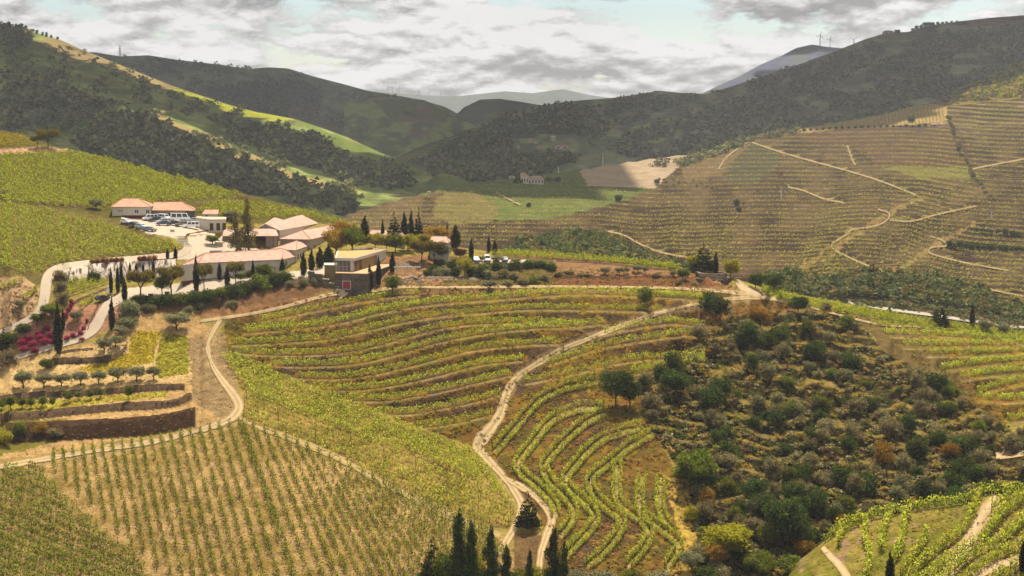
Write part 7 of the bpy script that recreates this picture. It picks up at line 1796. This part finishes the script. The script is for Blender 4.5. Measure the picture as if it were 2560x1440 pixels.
# ------------------------------------------------------------------ the two walkers
def person(label, px, py, h, rz, cols, lean=0.0):
    p = near.at(px, py)[0]; p[2] += 0.02
    me = bpy.data.meshes.new('person')
    J = [(0, 0, .95), (0, 0, 1.15), (0, 0, 1.38), (0, 0, 1.50), (0, 0.01, 1.60), (0, .01, 1.72),
         (-.19, 0, 1.40), (-.27, .05, 1.15), (-.22, .20, .95), (.19, 0, 1.40), (.27, .03, 1.14), (.24, .14, .92),
         (-.10, 0, .90), (-.12, .06, .50), (-.12, -.04, .08), (-.12, .12, .04), (.10, 0, .90), (.12, .02, .50), (.12, -.10, .08), (.12, .06, .04)]
    Eg = [(0, 1), (1, 2), (2, 3), (3, 4), (4, 5), (2, 6), (6, 7), (7, 8), (2, 9), (9, 10), (10, 11), (0, 12), (12, 13), (13, 14), (14, 15), (0, 16), (16, 17), (17, 18), (18, 19)]
    R = [.15, .15, .17, .065, .10, .09, .075, .055, .04, .075, .055, .04, .095, .07, .05, .045, .095, .07, .05, .045]
    me.from_pydata(J, Eg, []); me.update()
    o = obj('person', me, None, p, rz, h / 1.75)
    md = o.modifiers.new('skin', 'SKIN'); md.use_smooth_shade = True
    for i, r in enumerate(R): me.skin_vertices[0].data[i].radius = (r, r * .8)
    me.skin_vertices[0].data[0].use_root = True
    sb_ = o.modifiers.new('sub', 'SUBSURF'); sb_.levels = 1; sb_.render_levels = 2
    m, n, l, out = newmat('clothes ' + label[:12])
    g_ = n.new('ShaderNodeTexCoord'); sx = n.new('ShaderNodeSeparateXYZ'); l.new(g_.outputs['Object'], sx.inputs[0])
    mr = n.new('ShaderNodeMath'); mr.operation = 'MULTIPLY'; mr.inputs[1].default_value = .5; l.new(sx.outputs[2], mr.inputs[0])
    c = ramp(n, l, mr.outputs[0], [(0.0, (.03, .025, .02)), (.06, cols[0]), (.475, cols[1]), (.745, (.35, .2, .14)), (.82, (.35, .2, .14)), (.84, (.03, .02, .015))])
    for nd in n:
        if nd.type == 'VALTORGB': nd.color_ramp.interpolation = 'CONSTANT'
    d = n.new('ShaderNodeBsdfDiffuse'); l.new(c, d.inputs['Color']); l.new(d.outputs[0], out.inputs['Surface'])
    me.materials.append(m)
    return tag(o, label, 'person', 'walkers')
person('left walker in dark clothes among the winding vine rows', 1473, 1212, 1.75, 2.6, ((.03, .035, .06), (.03, .03, .035)))
person('right walker in a pale top among the winding vine rows', 1480, 1208, 1.68, 3.6, ((.04, .04, .05), (.30, .30, .32)))
# ------------------------------------------------------------------ clouds over the far hills (they shade them) and the air
def cloud(label, field, x0, x1, y0, y1, zc, cell=45.0):
    xs, ys = np.arange(x0, x1, cell), np.arange(y0, y1, cell)
    gx, gy = np.meshgrid(xs, ys, indexing='ij')
    m = field(gx, gy) + 0.9 * fbm(gx / 320, gy / 320, 4)
    m[0], m[-1], m[:, 0], m[:, -1] = -1, -1, -1, -1
    ins = m > 0
    h = np.sqrt(np.clip(m, 0, None))
    top = zc + 10 + 260 * h + 120 * h * fbm(gx / 120, gy / 120, 3); bot = zc - 60 * h
    n = gx.size; idx = np.arange(n).reshape(gx.shape)
    V = np.concatenate([np.stack([gx, gy, top], -1).reshape(-1, 3), np.stack([gx, gy, bot], -1).reshape(-1, 3)])
    cellin = ins[:-1, :-1] | ins[1:, :-1] | ins[:-1, 1:] | ins[1:, 1:]
    q = np.stack([idx[:-1, :-1], idx[1:, :-1], idx[1:, 1:], idx[:-1, 1:]], -1)[cellin].reshape(-1, 4)
    o = obj('cloud', mesh('cloud', V, np.vstack([q, (q + n)[:, ::-1]]), [M_CLOUD], True))
    return tag(o, label, kind='stuff')
m_, n_, l_, out_ = newmat('cloud')
d_ = n_.new('ShaderNodeBsdfDiffuse'); d_.inputs['Color'].default_value = (.85, .85, .86, 1)
l_.new(d_.outputs[0], out_.inputs['Surface']); M_CLOUD = m_
CLZ = 950.0
def shade_xy(px, D, z):                       # where a cloud at CLZ must hang to shade this place
    g = PZ(px, D, z); k = (CLZ - z) / SUN_DIR.z
    return g[0] + SUN_DIR.x * k, g[1] + SUN_DIR.y * k
def seg_d(x, y, pts):
    d = np.full(x.shape, 1e9)
    for (x0, y0), (x1, y1) in zip(pts[:-1], pts[1:]):
        dx, dy = x1 - x0, y1 - y0; t = np.clip(((x - x0) * dx + (y - y0) * dy) / (dx * dx + dy * dy), 0, 1)
        d = np.minimum(d, np.hypot(x - x0 - t * dx, y - y0 - t * dy))
    return d
crest_l = [shade_xy(*p) for p in ((40, 2320, 230), (250, 2230, 188), (430, 2110, 148), (560, 2010, 125), (740, 1890, 100), (860, 1790, 80))]
spur_l = [shade_xy(*p) for p in ((390, 1560, 105), (520, 1480, 88), (700, 1380, 60), (880, 1320, 40))]
def f_left(x, y):
    f = np.minimum(np.minimum((y - 1470) / 250, (2950 - y) / 250), np.minimum((x + 1500) / 300, (160 - x) / 120))
    f = np.minimum(f, (seg_d(x, y, crest_l) - 95) / 140)
    return np.minimum(f, (seg_d(x, y, spur_l) - 65) / 120).clip(-1, 0.26)
cloud('cloud over the left hill', f_left, -1700, 300, 1250, 3100, CLZ, 32)
def f_right(x, y):
    edge = 1950 + 0.20 * np.clip(x, 0, 1200)
    return np.minimum(np.minimum((y - edge) / 220, (3900 - y) / 250), np.minimum((x - 60) / 150, (1900 - x) / 300)).clip(-1, 0.30)
cloud('cloud over the dark mountain', f_right, -100, 2100, 1800, 4100, CLZ, 40)
def f_back(x, y):
    return np.minimum(np.minimum((y - 3150) / 250, (5600 - y) / 300), np.minimum((x + 2300) / 300, (1000 - x) / 300)).clip(-1, 0.25) + 0.25 * fbm(x / 700, y / 500, 2)
cloud('cloud bank over the hills behind', f_back, -2500, 1200, 3000, 5800, CLZ, 60)
HAZE = True
if HAZE:
    hz = MB().box((0, 3900, 165), (20000, 8200, 580)).v
    hm, hn, hl, ho = newmat('hazy air')
    vol = hn.new('ShaderNodeVolumePrincipled')
    vol.inputs['Color'].default_value = (0.86, 0.90, 1.0, 1)
    vol.inputs['Density'].default_value = 5.8e-5
    vol.inputs['Anisotropy'].default_value = 0.2
    hl.new(vol.outputs[0], ho.inputs['Volume'])
    hb = MB().box((0, 3900, 165), (20000, 8200, 580)).build('haze', hm)
    tag(hb, 'thin valley haze', kind='stuff')
